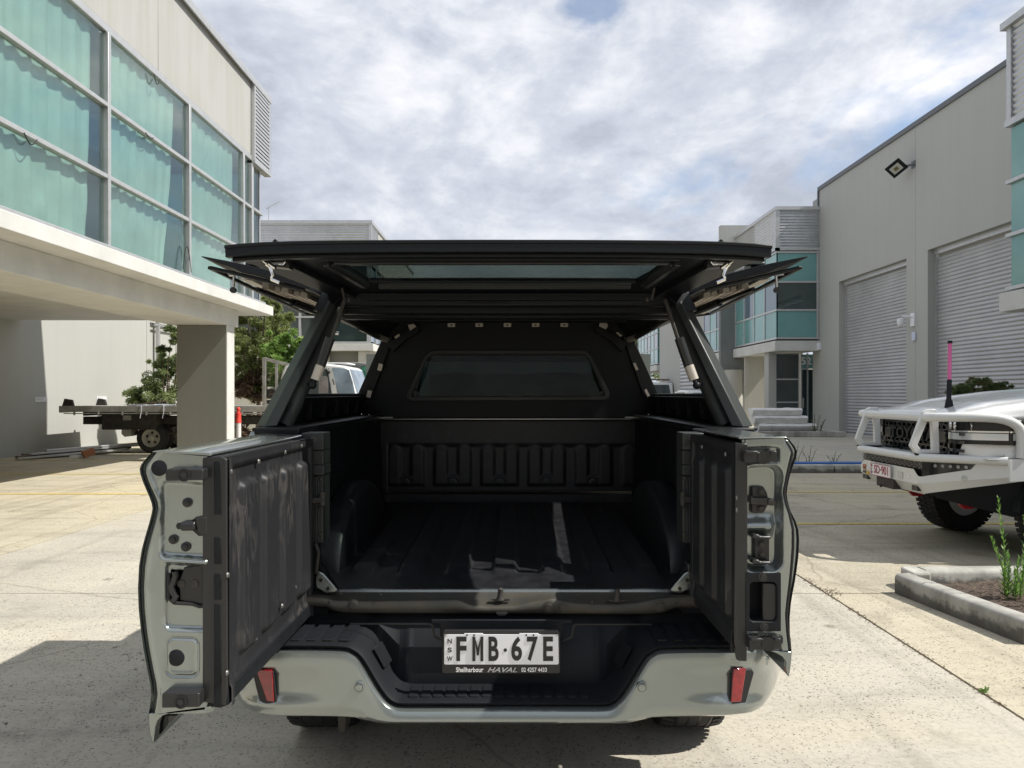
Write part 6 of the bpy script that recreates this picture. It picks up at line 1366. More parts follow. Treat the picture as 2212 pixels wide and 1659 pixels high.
o_ = MB().grid(bon, 56, 90).build('bonnet', mCarW, LC, smooth=True, recalc=False, angle=180)
# guards below the bonnet with wheel opening (near side and far side)
for sg in (-1, 1):
    prof = [(4.30, .97), (4.30, .93)]
    for k in range(15): a = math.pi*.61-math.pi*.61*k/14; prof.append((4.92+.50*math.cos(a), .46+.50*math.sin(a)))
    prof += [(5.75, .48), (5.75, .97)]
    m = MB().prism([(x, CY+sg*.915, z) for x, z in prof], (0, -sg*.03, 0)); m.build('front_guard', mCarW, LC, bevel=.006)
    m = MB(); nn = 14; vs = []
    for k in range(nn+1): a = math.pi*k/nn; vs += [(4.92+.50*math.cos(a), CY+sg*.93, .46+.50*math.sin(a)), (4.92+.50*math.cos(a), CY+sg*.45, .46+.50*math.sin(a))]
    m.add(vs, [(2*i, 2*i+1, 2*i+3, 2*i+2) for i in range(nn)]); m.build('arch_liner', mPlas, LC, recalc=False)
# rest of the body
m = MB(); m.box(5.75, 8.6, CY-.96, CY+.96, .48, 1.10); m.build('body_side', mCarW, LC, bevel=.05)
def cabst(x, w0, zt_): return x, w0, zt_
m = MB(); A = [(5.62, 1.50), (6.35, 1.93), (8.2, 1.93), (8.6, 1.15), (5.62, 1.1)]
m.hexa([Vector((5.62, CY-.93, 1.08)), Vector((8.62, CY-.93, 1.08)), Vector((8.62, CY+.93, 1.08)), Vector((5.62, CY+.93, 1.08))], [Vector((6.38, CY-.70, 1.90)), Vector((8.35, CY-.70, 1.90)), Vector((8.35, CY+.70, 1.90)), Vector((6.38, CY+.70, 1.90))])
m.build('cabin', mCarW, LC, bevel=.05)
m = MB(); m.prism([(5.615, CY-.84, 1.50), (5.615, CY+.84, 1.50), (6.32, CY+.68, 1.85), (6.32, CY-.68, 1.85)], (-.03, 0, .035)); m.build('windscreen', mGloss, LC)
m = MB(); m.prism([(5.85, CY-.905, 1.2), (8.4, CY-.905, 1.2), (8.2, CY-.745, 1.80), (6.45, CY-.745, 1.80)], (0, -.02, -.004)); m.prism([(5.85, CY+.905, 1.2), (8.4, CY+.905, 1.2), (8.2, CY+.745, 1.80), (6.45, CY+.745, 1.80)], (0, .02, -.004)); m.build('side_window', mGloss, LC)
# grille face
GX = 4.02
MB().box(GX, GX+.06, CY-.66, CY+.66, .86, 1.27).build('grille_backing', mInk, LC)
gr = MB(); 
for i in range(7):
    for j in range(15):
        yc = CY-.56+j*.088+(.044 if i % 2 else 0); zc = .93+i*.052
        if abs(yc-CY) > .56: continue
        A = []; B = []
        for k in range(6): g_ = k*math.pi/3; A.append(Vector((GX-.02, yc+.052*math.cos(g_), zc+.031*math.sin(g_)))); B.append(Vector((GX-.02, yc+.041*math.cos(g_), zc+.021*math.sin(g_))))
        gr.add(A+B+[p+Vector((.03, 0, 0)) for p in B], [(k, (k+1) % 6, 6+(k+1) % 6, 6+k) for k in range(6)]+[(6+k, 6+(k+1) % 6, 12+(k+1) % 6, 12+k) for k in range(6)])
grl = gr.build('grille', mGloss, LC, recalc=False)
MB().box(GX-.035, GX-.01, CY-.56, CY+.56, 1.045, 1.15).build('grille_bar', mGloss, grl, bevel=.008)
text('TOYOTA', .155, mPowder, grl, (GX-.045, CY, 1.10), (0, -1, 0), (0, 0, 1), ex=.014, bold=.006, sx=1.15, spacing=1.12)
for sg in (-1, 1):
    # side vents next to the grille
    m = MB()
    for k in range(4): m.box(GX-.02, GX+.0, CY+sg*.575, CY+sg*.80, .90+k*.075, .93+k*.075)
    m.box(GX-.02, GX+0, CY+sg*.57, CY+sg*.60, .88, 1.24); m.build('side_vent', mGloss, LC, bevel=.003)
    # headlight wraps around the corner
    def hl(s, z, off=0):                      # s 0 at grille .. 1 on the side
        y = lerp(.60, .915, sstep(0, .75, s)); x = lerp(GX-.03, GX+.62, max(0, s-.35)/.65)
        return Vector((x-off, CY+sg*(y+.004), z))
    def panel(s0, s1, z0, z1, off, mat, name, par, n=10):
        m = MB(); m.grid(lambda u, v: hl(lerp(s0, s1, u), lerp(z0, z1, v), off), n, 3); return m.build(name, mat, par, smooth=True, recalc=False, angle=180)
    hd = panel(0, 1, 1.05, 1.278, .0, M('headlight housing', (.012, .013, .014), .25), 'headlight', LC)
    panel(.05, .95, 1.09, 1.15, .006, M('headlight lens', (.66, .68, .70), .08, .3, coat=1), 'light_bar', hd); panel(.12, .90, 1.158, 1.172, .012, mChrome, 'light_strip', hd)
    for k in range(3): c = hl(.22+k*.115, 1.212, .02); MB().lathe(c, (-1, -.35*sg, 0), [(0, .036), (.008, .036), (.014, .022)], 16).build('projector', mChrome, hd, smooth=True)
    panel(0, 1, 1.255, 1.275, .004, mCarW, 'light_trim', hd)
# bumper of the bull bar: plan outline
PL_ = [(-.62, 3.72), (.0, 3.70), (.62, 3.72)]
def plan(s):                                  # s -1..1 across; returns x, y
    a = abs(s); y = CY-s*.975
    x = 3.73 if a < .58 else lerp(3.73, 4.30, ((a-.58)/.42)**1.05)
    return x, y
def bandv(z0, z1, o0, o1, s0, s1, name, mat, par, n=40, bev=0):
    m = MB()
    def f(u, v): s = lerp(s0, s1, u); x, y = plan(s); return Vector((x+lerp(o0, o1, v), y, lerp(z0(s) if callable(z0) else z0, z1(s) if callable(z1) else z1, v)))
    m.grid(f, n, 4); return m.build(name, mat, par, smooth=True, recalc=False, angle=45)
BB = LC
def zmid(s): return .775-.0*abs(s)
def ztopm(s): a = abs(s); return .80 if a < .50 else (lerp(.80, .74, (a-.50)/.08) if a < .58 else (.74 if a < .60 else (lerp(.74, .83, (a-.60)/.24) if a < .84 else lerp(.83, .90, (a-.84)/.02) if a < .86 else .90)))
def zlow(s): a = abs(s); return .665 if a < .55 else lerp(.665, .775, (a-.55)/.45)
bb = bandv(zlow, ztopm, -.0, .0, -1, 1, 'bull_bar_bumper', mBarW, LC, 120)
bandv(lambda s: .57 if abs(s) < .55 else lerp(.57, .735, (abs(s)-.55)/.45), zlow, .07, 0, -1, 1, 'bumper_underside', mBarW, bb, 80)
bandv(lambda s: .885, lambda s: .93, .0, .0, -1, 1, 'bumper_top_band', mBarW, bb, 80)
m = MB(); m.grid(lambda u, v: Vector((lerp(plan(lerp(-1, 1, u))[0], 4.12, v), plan(lerp(-1, 1, u))[1], .93)), 60, 3); m.build('bumper_top', mBarW, bb, recalc=False)
m = MB().tube([Vector((plan(s)[0]-.012, plan(s)[1], .915)) for s in [lerp(-1, 1, k/40) for k in range(41)]], .038, 12); m.build('top_tube', mBarW, bb, smooth=True)
# dark intake band between
m = bandv(lambda s: ztopm(s)-.01, lambda s: .89, .035, .035, -.87, .87, 'intake', mGloss, bb, 60)
g2 = MB()
for j in range(26):
    s = lerp(-.55, .55, j/25); x, y = plan(s)
    for i in range(2):
        yc = y; zc = .805+i*.045+(.02 if j % 2 else 0); A = []; B = []
        for k in range(6): g_ = k*math.pi/3; A.append(Vector((x+.02, yc+.026*math.cos(g_), zc+.024*math.sin(g_)))); B.append(Vector((x+.02, yc+.018*math.cos(g_), zc+.016*math.sin(g_))))
        g2.add(A+B, [(k, (k+1) % 6, 6+(k+1) % 6, 6+k) for k in range(6)])
g2.build('intake_mesh', mPlas, bb, recalc=False)
for sg in (-1, 1):
    m = MB()
    for k in range(5):
        s = sg*lerp(.655, .80, k/4); x, y = plan(s); m.lathe((x+.03, y, .845), (-.8, -.45*sg, 0), [(0, .016), (.012, .016)], 10)
    m.build('fog_light', mChrome, bb, smooth=True)
    x, y = plan(sg*.80); MB().lathe((x+.002, y, .745), Vector((-.82, -.57*sg, 0)), [(-.004, .026), (.006, .026), (.008, .018)], 18).build('sensor', mAlu, bb, smooth=True)
    x, y = plan(sg*.42); MB().lathe((x+.002, y, .72), (-1, 0, 0), [(-.004, .024), (.004, .024), (.006, .018)], 18).build('sensor', mCarW, bb, smooth=True)
    x, y = plan(sg*.50); MB().box(x+.01, x+.05, y-.05, y+.05, .60, .645).build('slot', mInk, bb)
# side wings of the bumper running back to the wheel
for sg in (-1, 1):
    x, y = plan(sg*-1 if False else sg)
    m = MB(); x0, y0 = plan(sg); m.prism([(x0, y0, .735), (x0, y0, .93), (4.95, y0, .95), (4.95, y0, .76)], (0, .03*sg, 0)); m.build('bumper_wing', mBarW, bb, bevel=.004)
# hoops
for s in (-.56, .56):
    x, y = plan(s); x -= .0
    o = [(x-.02, .95), (x-.07, 1.02), (x+.045, 1.335), (x+.085, 1.36), (x+.16, 1.36), (x+.185, 1.33), (x+.20, .95)]
    i_ = [(x+.03, .985), (x-.005, 1.03), (x+.095, 1.27), (x+.125, 1.27), (x+.135, .985)]
    m = MB(); t_ = .045; no, ni = len(o), len(i_)
    for yy in (y-t_/2, y+t_/2): pass
    def ringp(O, I, y0, y1):
        # quads between outline pairs (matched by index list)
        mp = [0, 1, 2, 3, 3, 3, 4]; vs = []; fs = []
        O3 = [(a, b) for a, b in O]; I3 = [I[k] for k in mp]; n = len(O3)
        vs = [(a, y0, b) for a, b in O3]+[(a, y0, b) for a, b in I3]+[(a, y1, b) for a, b in O3]+[(a, y1, b) for a, b in I3]
        for k in range(n):
            j = (k+1) % n; fs += [(k, j, n+j, n+k), (2*n+k, 3*n+k, 3*n+j, 2*n+j), (k, 2*n+k, 2*n+j, j), (n+k, n+j, 3*n+j, 3*n+k)]
        return vs, fs
    vs, fs = ringp(o, i_, y-t_/2, y+t_/2); m.add(vs, fs)
    import bmesh
    hb_ = m.build('hoop', mBarW, bb, bevel=.006)
    MB().box(x-.03, x+.20, y-.05, y+.05, .935, .95).build('hoop_foot', mPlas, hb_)
y1_, y2_ = plan(-.97)[1], plan(.97)[1]
def outer_tube(sg):
    xa = plan(0)[0]+.07; yc = plan(sg*.56)[1]; ye = plan(sg*.97)[1]; dirn = -sg
    pts = [(xa, CY, 1.285), (xa, yc, 1.285), (xa+.03, lerp(yc, ye, .45), 1.29), (xa+.24, lerp(yc, ye, .80), 1.295), (xa+.44, lerp(yc, ye, .93), 1.285), (xa+.57, lerp(yc, ye, .985), 1.235), (xa+.62, ye, 1.15), (xa+.62, ye, .94)]
    sp_ = smoothpath(pts, 5); return MB().tube([Vector(p) for p in sp_], .042, 14).build('bar_tube', mBarW, bb, smooth=True)
outer_tube(-1); outer_tube(1)
# headlight washer panel under the lamp
for sg in (-1, 1):
    m = MB().prism([(4.02, CY+sg*.70, .95), (4.02, CY+sg*.76, 1.05), (4.12, CY+sg*.86, 1.055), (4.45, CY+sg*.915, 1.055), (4.45, CY+sg*.915, .95), (4.12, CY+sg*.86, .95)], (.03, 0, 0)); m.build('lower_guard', mCarW, LC, bevel=.004)
# licence plate (tilted with the bar), stickers, winch
x, y = plan(.12)
pl2 = MB(); Yp = P(0, 0, 1)  # dummy
ya, yb_ = CY+.285, CY-.115
np2 = MB().box(3.705, 3.712, yb_, ya, .665, .79).build('number_plate', mPlateW, bb, bevel=.001)
m = MB(); 
for a, b in (((ya, .787), (yb_, .787)), ((ya, .668), (yb_, .668)), ((ya-.003, .668), (ya-.003, .787)), ((yb_+.003, .668), (yb_+.003, .787))): m.bar((3.704, a[0], a[1]), (3.704, b[0], b[1]), .004, .005)
m.build('plate_border', mInkR, np2)
def ltext(body, size, yc, zc, mat, par, **k): return text(body, size, mat, par, (3.7045, yc, zc), (0, -1, 0), (0, 0, 1), **k)
ltext('SD·901', .118, CY+.068, .727, mInkR, np2, sx=.88, bold=.002, name='plate_lettering')
for k, ch in enumerate('NSW'): ltext(ch, .034, CY+.262, .762-k*.035, mInkR, np2, name='state_letter')
MB().box(3.72, 3.80, CY-.14, CY+.20, .565, .66).build('winch', mDarkSt, bb, bevel=.005)
MB().tube([(3.70, CY+.04, .60), (3.68, CY+.05, .585), (3.70, CY+.06, .57)], .012, 8).build('winch_hook', mDarkSt, bb)
s1_ = MB().box(3.722, 3.727, CY+.44, CY+.50, .70, .755).build('sticker', M('orange sticker', (.50, .16, .08), .5), bb); MB().box(3.720, 3.7265, CY+.445, CY+.495, .715, .728).build('sticker_band', mInk, s1_)
MB().box(3.722, 3.727, CY+.42, CY+.50, .665, .69).build('sticker', mInk, bb); MB().box(3.721, 3.726, CY+.37, CY+.415, .655, .69).build('sticker', M('yellow sticker', (.75, .42, .03), .5), bb)
MB().box(3.724, 3.729, CY-.30, CY-.20, .685, .75).build('sticker', mAlu, bb)
# dark skirt under the bumper, bash plate and tow hooks
for sg in (-1, 1):
    m = MB().prism([(3.85, CY+sg*.50, .60), (4.32, CY+sg*.90, .735), (4.60, CY+sg*.90, .74), (4.60, CY+sg*.90, .46), (4.45, CY+sg*.80, .40), (3.98, CY+sg*.45, .52)], (0, -sg*.02, -.0)); m.build('side_skirt', mPlas, LC, bevel=.01)
m = MB(); m.hexa([Vector((3.86, CY-.50, .60)), Vector((3.86, CY+.50, .60)), Vector((4.7, CY+.60, .42)), Vector((4.7, CY-.60, .42))], [Vector((3.86, CY-.50, .64)), Vector((3.86, CY+.50, .64)), Vector((4.7, CY+.60, .9)), Vector((4.7, CY-.60, .9))]); m.box(4.7, 8.6, CY-.6, CY+.6, .40, .7); m.build('bash_plate', mPlas, LC, bevel=.02)
for s, dx in ((-.44, 0), (.44, 0)):
    yh = CY-s; m = MB(); o = [(4.18+.0, .50), (4.22, .545), (4.32, .55), (4.40, .51), (4.50, .50), (4.50, .46), (4.36, .455), (4.30, .42), (4.22, .42), (4.18, .46)]
    m.prism([(a, yh-.02, b) for a, b in o], (0, .04, 0)); h_ = m.build('tow_hook', mTow, LC, bevel=.006); MB().box(4.225, 4.30, yh-.022, yh+.022, .465, .505).build('hook_eye', mInk, h_, bevel=.01); MB().box(4.48, 4.75, yh-.02, yh+.02, .465, .50).build('hook_arm', mTow, h_)
# wheels (axle along y): build with the lathe along y
def wheel_y(cx, cy, r, w_, parent, lug=True, steer=0.0):
    ax = Vector((math.sin(steer), math.cos(steer), 0)); W_ = MB(); prof = [(-w_/2, r*.58), (-w_/2, r*.80), (-w_/2+.012, r*.93), (-w_/2+.035, r*.98), (w_/2-.035, r*.98), (w_/2-.012, r*.93), (w_/2, r*.80), (w_/2, r*.58)]
    W_.lathe((cx, cy, r), ax, prof, 40, caps=False); T_ = W_.build('wheel', mRubber, parent, smooth=True, angle=35); sd_ = ax.cross(Vector((0, 0, 1)))
    m = MB(); nl = 46
    for k in range(nl):
        for row in range(4):
            a = 2*math.pi*(k+.5*(row % 2))/nl; y0, y1 = lerp(-w_*.49, w_*.49, row/4)+.004, lerp(-w_*.49, w_*.49, (row+1)/4)-.004
            def q_(h, a_, r_): return Vector((cx, cy, r))+ax*h+(sd_*math.cos(a_)+Vector((0, 0, 1))*math.sin(a_))*r_
            dA = .66*math.pi/nl; ro = r*1.0; rs0 = r*(.955 if row == 0 else .965); rs1 = r*(.955 if row == 3 else .965)
            m.hexa([q_(y0, a-dA, rs0), q_(y1, a-dA, rs1), q_(y1, a+dA, rs1), q_(y0, a+dA, rs0)], [q_(y0, a-dA, ro), q_(y1, a-dA, ro), q_(y1, a+dA, ro), q_(y0, a+dA, ro)])
    m.build('tread', mRubber, T_)
    MB().lathe((cx, cy, r), ax, [(-w_*.42, r*.58), (-w_*.30, r*.5), (-w_*.20, r*.12), (w_*.2, r*.12), (w_*.30, r*.5), (w_*.42, r*.58)], 28).build('rim', mAlu, T_, smooth=True, angle=30)
    return T_
wheel_y(4.90, CY+.80, .41, .285, LC, steer=-.20); wheel_y(4.92, CY-.80, .41, .285, LC, steer=-.20); wheel_y(7.8, CY+.80, .41, .285, LC); wheel_y(7.8, CY-.80, .41, .285, LC)
# antenna
an = P(0, 0, 1); da = 7.05; ax_, az = (2049-CX)*da/F, 0
def pa_(px, py): return P(px, py, da)
A_ = MB().tube([pa_(2050, 893), pa_(2050, 884), pa_(2050, 866), pa_(2049.5, 862), pa_(2050.5, 828), pa_(2051, 820)], [.036, .042, .030, .022, .022, .020], 14).build('antenna', mPlas, LC, smooth=True, angle=60)
MB().tube([pa_(2051, 820), pa_(2052, 742)], .0165, 12).build('antenna_rod', mPink, A_, smooth=True); MB().tube([pa_(2052, 742), pa_(2052, 736)], .021, 12).build('antenna_cap', mPlas, A_)
# ================================================================ FLATBED TRUCK
FT = thing('flatbed_truck', 'white cab-over truck with dirty aluminium flatbed parked behind the grey column', 'truck', (-8, 18.8, 0))
XA, XBt, YN, YFt = -11.35, -6.0, 18.55, 20.4
zt1 = 1.19
MB().box(XA, XBt, YN+.02, YFt, zt1-.05, zt1).build('tray_deck', mTray, FT, bevel=.004)
m = MB(); m.box(XA-.03, XBt, YN-.03, YN+.02, zt1-.14, zt1+.012); m.box(XA-.04, XA, YN, YFt, zt1-.16, zt1+.012); m.build('tray_edge', mTray, FT, bevel=.006)
m = MB(); m.box(XA+.1, XBt, YN-.05, YN-.03, zt1-.19, zt1-.165); m.build('tie_rail', mTray, FT)
for k in range(9): MB().box(XA+.35+k*.6, XA+.38+k*.6, YN-.06, YN-.02, zt1-.22, zt1-.14).build('rope_hook', mTray, FT)
for y in (YN+.05, YFt-.3): m = MB().prism([(XA, y, zt1), (XA+.28, y, zt1), (XA+.24, y, zt1+.16), (XA+.06, y, zt1+.19)], (0, .08, 0)); m.build('tray_stake', mDarkSt, FT)
m = MB(); m.box(XA+.3, -3.6, YN+.45, YN+.60, .72, .92); m.box(XA+.3, -3.6, YFt-.6, YFt-.45, .72, .92)
for k in range(6): m.box(XA+.5+k*.9, XA+.6+k*.9, YN+.1, YFt-.1, .95, 1.14)
m.build('chassis', mDarkSt, FT)
tb = MB().box(XA+1.0, XA+2.35, YN+.04, YN+.5, .60, 1.02).build('tool_box', mDarkSt, FT, bevel=.02); MB().box(XA+1.55, XA+1.75, YN+.02, YN+.04, .84, .96).build('latch', mTray, tb)
MB().cyl((XA+1.4, YN+.3, .50), (XA+3.0, YN+.3, .50), .03, 8).build('exhaust', mDarkSt, FT)
def wheel_t(cx, cy, r, w_, parent):
    W_ = MB(); W_.lathe((cx, cy, r), (0, 1, 0), [(-w_/2, r*.60), (-w_/2, r*.82), (-w_/2+.02, r*.95), (-w_/2+.05, r), (w_/2-.05, r), (w_/2-.02, r*.95), (w_/2, r*.82), (w_/2, r*.6)], 36, caps=False); T_ = W_.build('wheel', mRubber, parent, smooth=True, angle=35)
    rm_ = MB().lathe((cx, cy, r), (0, -1, 0), [(-w_*.1, r*.60), (w_*.46, r*.62), (w_*.50, r*.58), (w_*.40, r*.52), (w_*.20, r*.44), (w_*.16, r*.20), (w_*.50, r*.16), (w_*.52, r*.08)], 30).build('rim', mRim, T_, smooth=True, angle=25)
    for k in range(5): a = 2*math.pi*k/5+.3; MB().lathe((cx+r*.34*math.cos(a), cy-w_*.22, r+r*.34*math.sin(a)), (0, -1, 0), [(0, .035), (.004, .035)], 10).build('rim_hole', mInk, T_)
    return T_
wheel_t(-9.18, 18.85, .385, .24, FT); wheel_t(-9.18, 19.12, .385, .22, FT); wheel_t(-9.18, 20.2, .385, .24, FT); wheel_t(-7.95, 19.15, .385, .22, FT) if False else None
wheel_t(-4.75, 18.85, .385, .24, FT); wheel_t(-4.75, 20.2, .385, .24, FT)
m = MB()                                      # mud guard front and back of the wheel
m.prism([(-9.78, YN+.05, .42), (-9.86, YN+.05, .50), (-9.85, YN+.05, .72), (-9.45, YN+.05, 1.10), (-9.30, YN+.05, 1.12), (-9.62, YN+.05, .78), (-9.64, YN+.05, .45)], (0, .42, 0)); m.prism([(-8.55, YN+.05, 1.12), (-8.05, YN+.05, .66), (-7.98, YN+.05, .66), (-8.45, YN+.05, 1.12)], (0, .42, 0)); m.build('mudguard', mTray, FT, bevel=.01)
m = MB(); m.bar((-8.1, YN+.05, 1.1), (-7.85, YN+.05, .66), .05, .05); m.build('guard_stay', mTray, FT)
# load straps on the deck
m = MB(); rr = random.Random(3)
for k in range(5):
    x0 = -9.6+k*.28; m.tube([Vector((x0+rr.uniform(-.1, .25)*t, YN+.05+rr.uniform(0, .2), zt1+.02+abs(rr.gauss(0, .02)))) for t in range(4)], .018, 6)
    if k % 2: m.tube([Vector((x0, YN-.04, zt1+.03)), Vector((x0+.02, YN-.06, zt1-.1)), Vector((x0-.02, YN-.05, zt1-.30))], .012, 6)
m.build('load_strap', M('blue white strap', (.25, .30, .42), .8, col2=(.6, .6, .6), vs=8), FT)
m = MB(); m.tube([(-8.9, 19.4, zt1+.02), (-8.3, 19.3, zt1+.06), (-7.4, 19.1, zt1+.22)], .05, 6); m.tube([(-9.9, 19.2, zt1+.03), (-8.9, 19.0, zt1+.12)], .02, 6); m.build('branch', mBark, FT)
# headboard rack
m = MB(); Xh = -5.75
for px in (572, 582, 617): pass
m.box(-6.30, -6.22, YN, YN+.08, 1.15, 2.42); m.box(-6.02, -5.94, YFt-.1, YFt, 1.15, 2.28); m.bar((-6.26, YN+.04, 2.38), (-5.98, YFt, 2.24), .08, .07); m.bar((-6.26, YN+.04, 1.65), (-5.98, YFt, 1.65), .06, .06); m.box(-5.98, -5.92, YN, YN+.06, 1.1, 2.28)
m.bar((-6.28, YN+.04, 2.39), (-5.35, YN+.04, 2.16), .06, .07); m.box(-5.60, -5.54, YN, YN+.06, 1.0, 2.14); m.build('headboard', mTray, FT)
m = MB()
for k in range(13): m.box(-6.20+k*.05, -6.192+k*.05, YN+.04, YN+.05, 1.68, 2.25)
for k in range(8): m.box(-6.22, -5.60, YN+.04, YN+.045, 1.70+k*.07, 1.708+k*.07)
for k in range(4): m.box(-6.22, -5.55, YN+.1, YN+.13, 1.12+k*.13, 1.22+k*.13)
m.build('headboard_mesh', mDarkSt, FT)
# cab: side view facing +x, outline from the photograph
dC = 18.55
def cz(x, y, d=dC): return zU(x, y, d)
side = [(20, 780), (60, 600), (110, 500), (230, 440), (420, 425), (960, 450), (1180, 470), (1420, 500), (1495, 555), (1520, 600), (1700, 1180)]
lo = [cz(x, y) for x, y in side]; x_back, x_front = lo[0].x, lo[-1].x
lo += [Vector((x_front+.10, dC, 1.0)), Vector((x_front+.10, dC, .45)), Vector((x_back+.1, dC, .45)), Vector((x_back, dC, .9))]
m = MB().prism(lo, (0, 1.75, 0)); cab = m.build('cab', mTruckW, FT, bevel=.05)
def inset(pts, d, dep, name, mat, par, bev=.004): return MB().prism([cz(x, y, d) for x, y in pts], (0, dep, 0)).build(name, mat, par, bevel=bev)
inset([(560, 1060), (600, 900), (700, 760), (900, 560), (1030, 560), (1060, 600), (1070, 700), (1110, 900), (1130, 1140), (640, 1140)], dC-.012, .01, 'side_window', mDarkGl, cab)
inset([(860, 730), (930, 715), (1060, 740), (1062, 1140), (850, 1140)], dC-.022, .008, 'seat_back', mSeat, cab)
# windscreen wraps on the sloping front, slightly turned to the viewer
ws = [(1142, 560), (1165, 540), (1300, 545), (1480, 572), (1515, 590), (1600, 860), (1660, 1160), (1640, 1175), (1270, 1150), (1200, 760)]
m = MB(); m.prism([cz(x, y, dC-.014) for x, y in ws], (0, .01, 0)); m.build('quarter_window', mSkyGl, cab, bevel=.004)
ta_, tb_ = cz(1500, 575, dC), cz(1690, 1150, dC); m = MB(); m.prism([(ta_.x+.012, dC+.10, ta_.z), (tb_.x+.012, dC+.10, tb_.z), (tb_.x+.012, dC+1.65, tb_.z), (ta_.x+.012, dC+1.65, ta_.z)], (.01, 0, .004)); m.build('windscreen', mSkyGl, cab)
inset([(1148, 785), (1165, 785), (1200, 910), (1180, 915)], dC-.02, .02, 'grab_handle', mPlas, cab); m = MB(); m.sphere(cz(1060, 640, dC-.08), .05, 10, 6); m.tube([cz(1080, 560, dC-.05), cz(1020, 600, dC-.09), cz(1050, 680, dC-.06), cz(1130, 1100, dC-.03)], .014, 6); m.build('mirror_arm', mPlas, cab, smooth=True)
MB().box(x_back+.55, x_back+1.6, dC+.3, dC+1.3, cz(0, 440).z, cz(0, 415).z).build('roof_beacon', mPlateW, cab)
# ================================================================ DARK LOADER CAB BEHIND
LD = thing('loader', 'dark machine cab with green glass behind the white truck cab', 'loader', (-4.2, 22, 0))
dD = 21.5
def lz(x, y, d=dD): return zU(x, y, d)
m = MB(); m.prism([lz(x, y) for x, y in ((1330, 470), (1400, 430), (1720, 420), (2150, 470), (2170, 520), (1330, 510))], (0, 1.3, 0)); m.build('cab_roof', mFin, LD, bevel=.03)
m = MB()
for xa, xb in ((1490, 1530), (1685, 1770), (2120, 2180)): m.prism([lz(xa, 500), lz(xb, 500), lz(xb-15 if xa > 2000 else xb, 1500), lz(xa, 1500)], (0, .08, 0))
m.prism([lz(1490, 980), lz(2180, 980), lz(2180, 1600), lz(1490, 1600)], (0, 1.2, 0)); m.build('cab_frame', mGutter, LD, bevel=.01)
MB().prism([lz(1530, 550), lz(1685, 550), lz(1685, 980), lz(1600, 980)], (0, .02, 0)).build('rear_panel', mRender, LD)
MB().prism([lz(1775, 520), lz(2000, 500), lz(2120, 530), lz(2120, 980), lz(1765, 980)], (0, .02, 0)).build('door_glass', M('green machine glass', (.06, .30, .20), .15, var=.6, vs=3), LD)
m = MB()
for cx in (-4.2, -2.6): m.lathe((cx, 21.7, .5), (0, 1, 0), [(-.18, .3), (-.18, .46), (-.1, .5), (.1, .5), (.18, .46), (.18, .3)], 24)
m.box(-4.7, -2.0, 21.6, 22.8, .55, .95); m.build('undercarriage', mDarkSt, LD)
# ================================================================ BOLLARD, PLANKS, BRICK, VEHICLES DOWN THE LANE
bo = thing('traffic_bollard', 'orange and white plastic bollard beside the grey column', 'bollard', (P(515, 0, 17.4).x, 17.4, 0)); bx_ = P(515, 0, 17.4).x
def bl(prof, name, mat): return MB().lathe((bx_, 17.4, 0), (0, 0, 1), prof, 20).build(name, mat, bo, smooth=True, angle=40)
bl([(0, .20), (.05, .20), (.09, .09)], 'base', mSeal); bl([(.09, .062), (.30, .062)], 'lower_sleeve', mOrange); bl([(.30, .060), (.82, .060)], 'white_band', mReflW); bl([(.82, .068), (.84, .070), (.86, .064), (1.02, .060), (1.04, .066), (1.06, .064), (1.065, .03), (1.10, .026), (1.12, .042), (1.15, .046), (1.18, .036), (1.19, .01)], 'cap', mOrange)
wr = thing('timber_pile', 'weathered grey planks lying on the ground beside the flatbed wheel', 'planks', (-10.5, 18.6, 0))
rr = random.Random(12)
for k, (x0, y0, x1, y1, z, w_) in enumerate(((-11.2, 16.7, -9.9, 19.0, .04, .14), (-11.35, 16.9, -10.0, 19.3, .06, .12), (-11.1, 17.0, -9.8, 19.4, .12, .12), (-11.4, 17.2, -10.2, 19.5, .09, .16), (-11.0, 17.4, -9.7, 19.4, .17, .10))):
    MB().bar((x0, y0, z), (x1, y1, z+.05), w_, .04).build('plank', mTimber if k % 2 else mZinc, wr, bevel=.004)
bk_ = thing('brick_pair', 'orange brick propped beside a pale block at the end of the planks', 'brick', (-10.0, 17.3, 0))
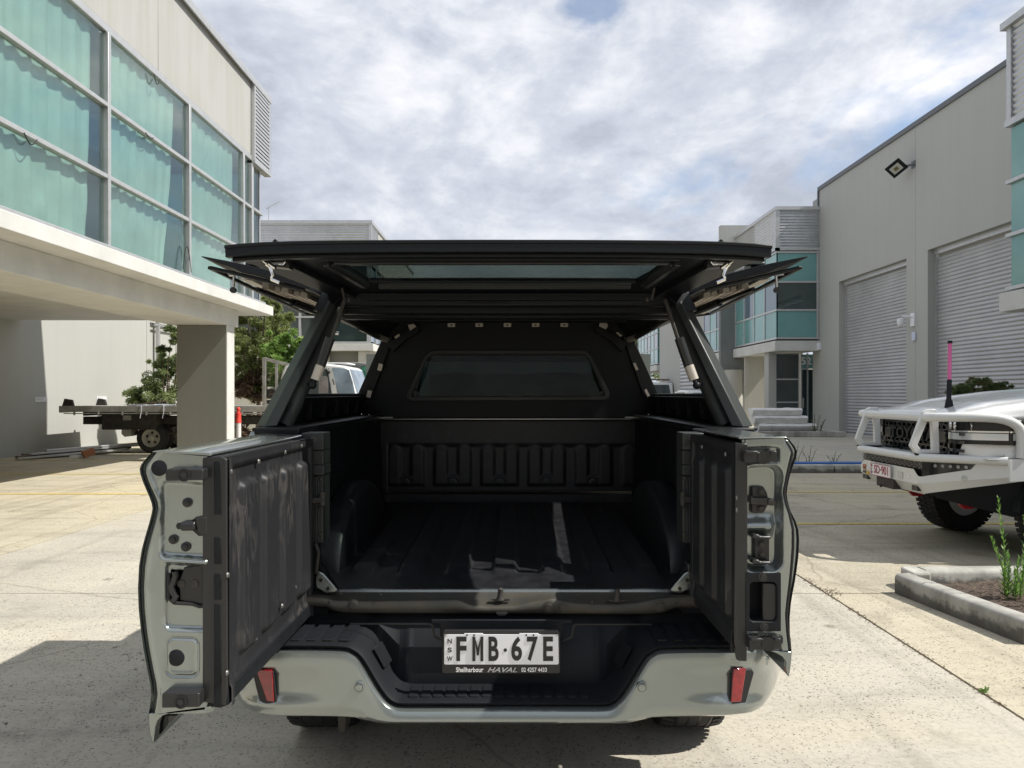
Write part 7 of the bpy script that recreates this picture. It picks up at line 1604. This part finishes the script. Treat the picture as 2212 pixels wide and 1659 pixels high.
MB().bar((-9.98, 17.15, .09), (-9.82, 17.32, .17), .14, .16).build('brick', mBrick, bk_, bevel=.006); MB().box(-10.26, -10.05, 17.1, 17.25, 0, .07).build('block', mBlock, bk_, bevel=.006)
# white ute far down the lane and white van roof in the right canopy opening
def farcar(name, label, x, y, w_, h_, mat, win=True):
    T_ = thing(name, label, 'car', (x, y, 0)); m = MB(); L_ = 4.4
    prof = [(0, .35), (0, h_*.62), (.25, h_*.97), (1.6, h_), (2.6, h_*.95), (3.3, h_*.62), (4.3, h_*.55), (4.4, .35)]
    m.prism([(x-w_/2, y+a, b) for a, b in prof], (w_, 0, 0)); m.build('body', mat, T_, bevel=.08, seg=3)
    MB().prism([(x-w_*.40, y+.02, h_*.66), (x+w_*.40, y+.02, h_*.66), (x+w_*.36, y+.22, h_*.92), (x-w_*.36, y+.22, h_*.92)], (0, -.03, 0)).build('rear_window', mDarkGl, T_)
    MB().prism([(x-w_/2-.01, y+.5, h_*.66), (x-w_/2-.01, y+3.1, h_*.66), (x-w_/2-.01, y+2.5, h_*.92), (x-w_/2-.01, y+.6, h_*.93)], (.02, 0, 0)).build('side_window', mDarkGl, T_)
    for dx in (-w_/2+.12, w_/2-.12):
        for dy in (.85, 3.5): MB().lathe((x+dx, y+dy, .33), (1, 0, 0), [(-.11, .2), (-.11, .30), (-.07, .33), (.07, .33), (.11, .30), (.11, .2)], 20).build('wheel', mRubber, T_, smooth=True, angle=35)
    return T_
farcar('parked_van', 'white van parked down the lane with dark rear window and roof rack', 9.0, 46, 1.85, 2.25, mTruckW)
v_ = bpy.data.objects['parked_van']; m = MB()
for k in range(4): m.bar((8.2, 46.6+k*.6, 2.42), (9.8, 46.6+k*.6, 2.42), .06, .06)
for x in (8.25, 9.75): m.bar((x, 46.5, 2.36), (x, 48.6, 2.36), .06, .05)
m.build('roof_rack', mTimber, v_)
farcar('parked_car', 'white car roof just above the canopy sill through the right side opening', 8.05, 30.2, 1.9, 1.68, mTruckW)
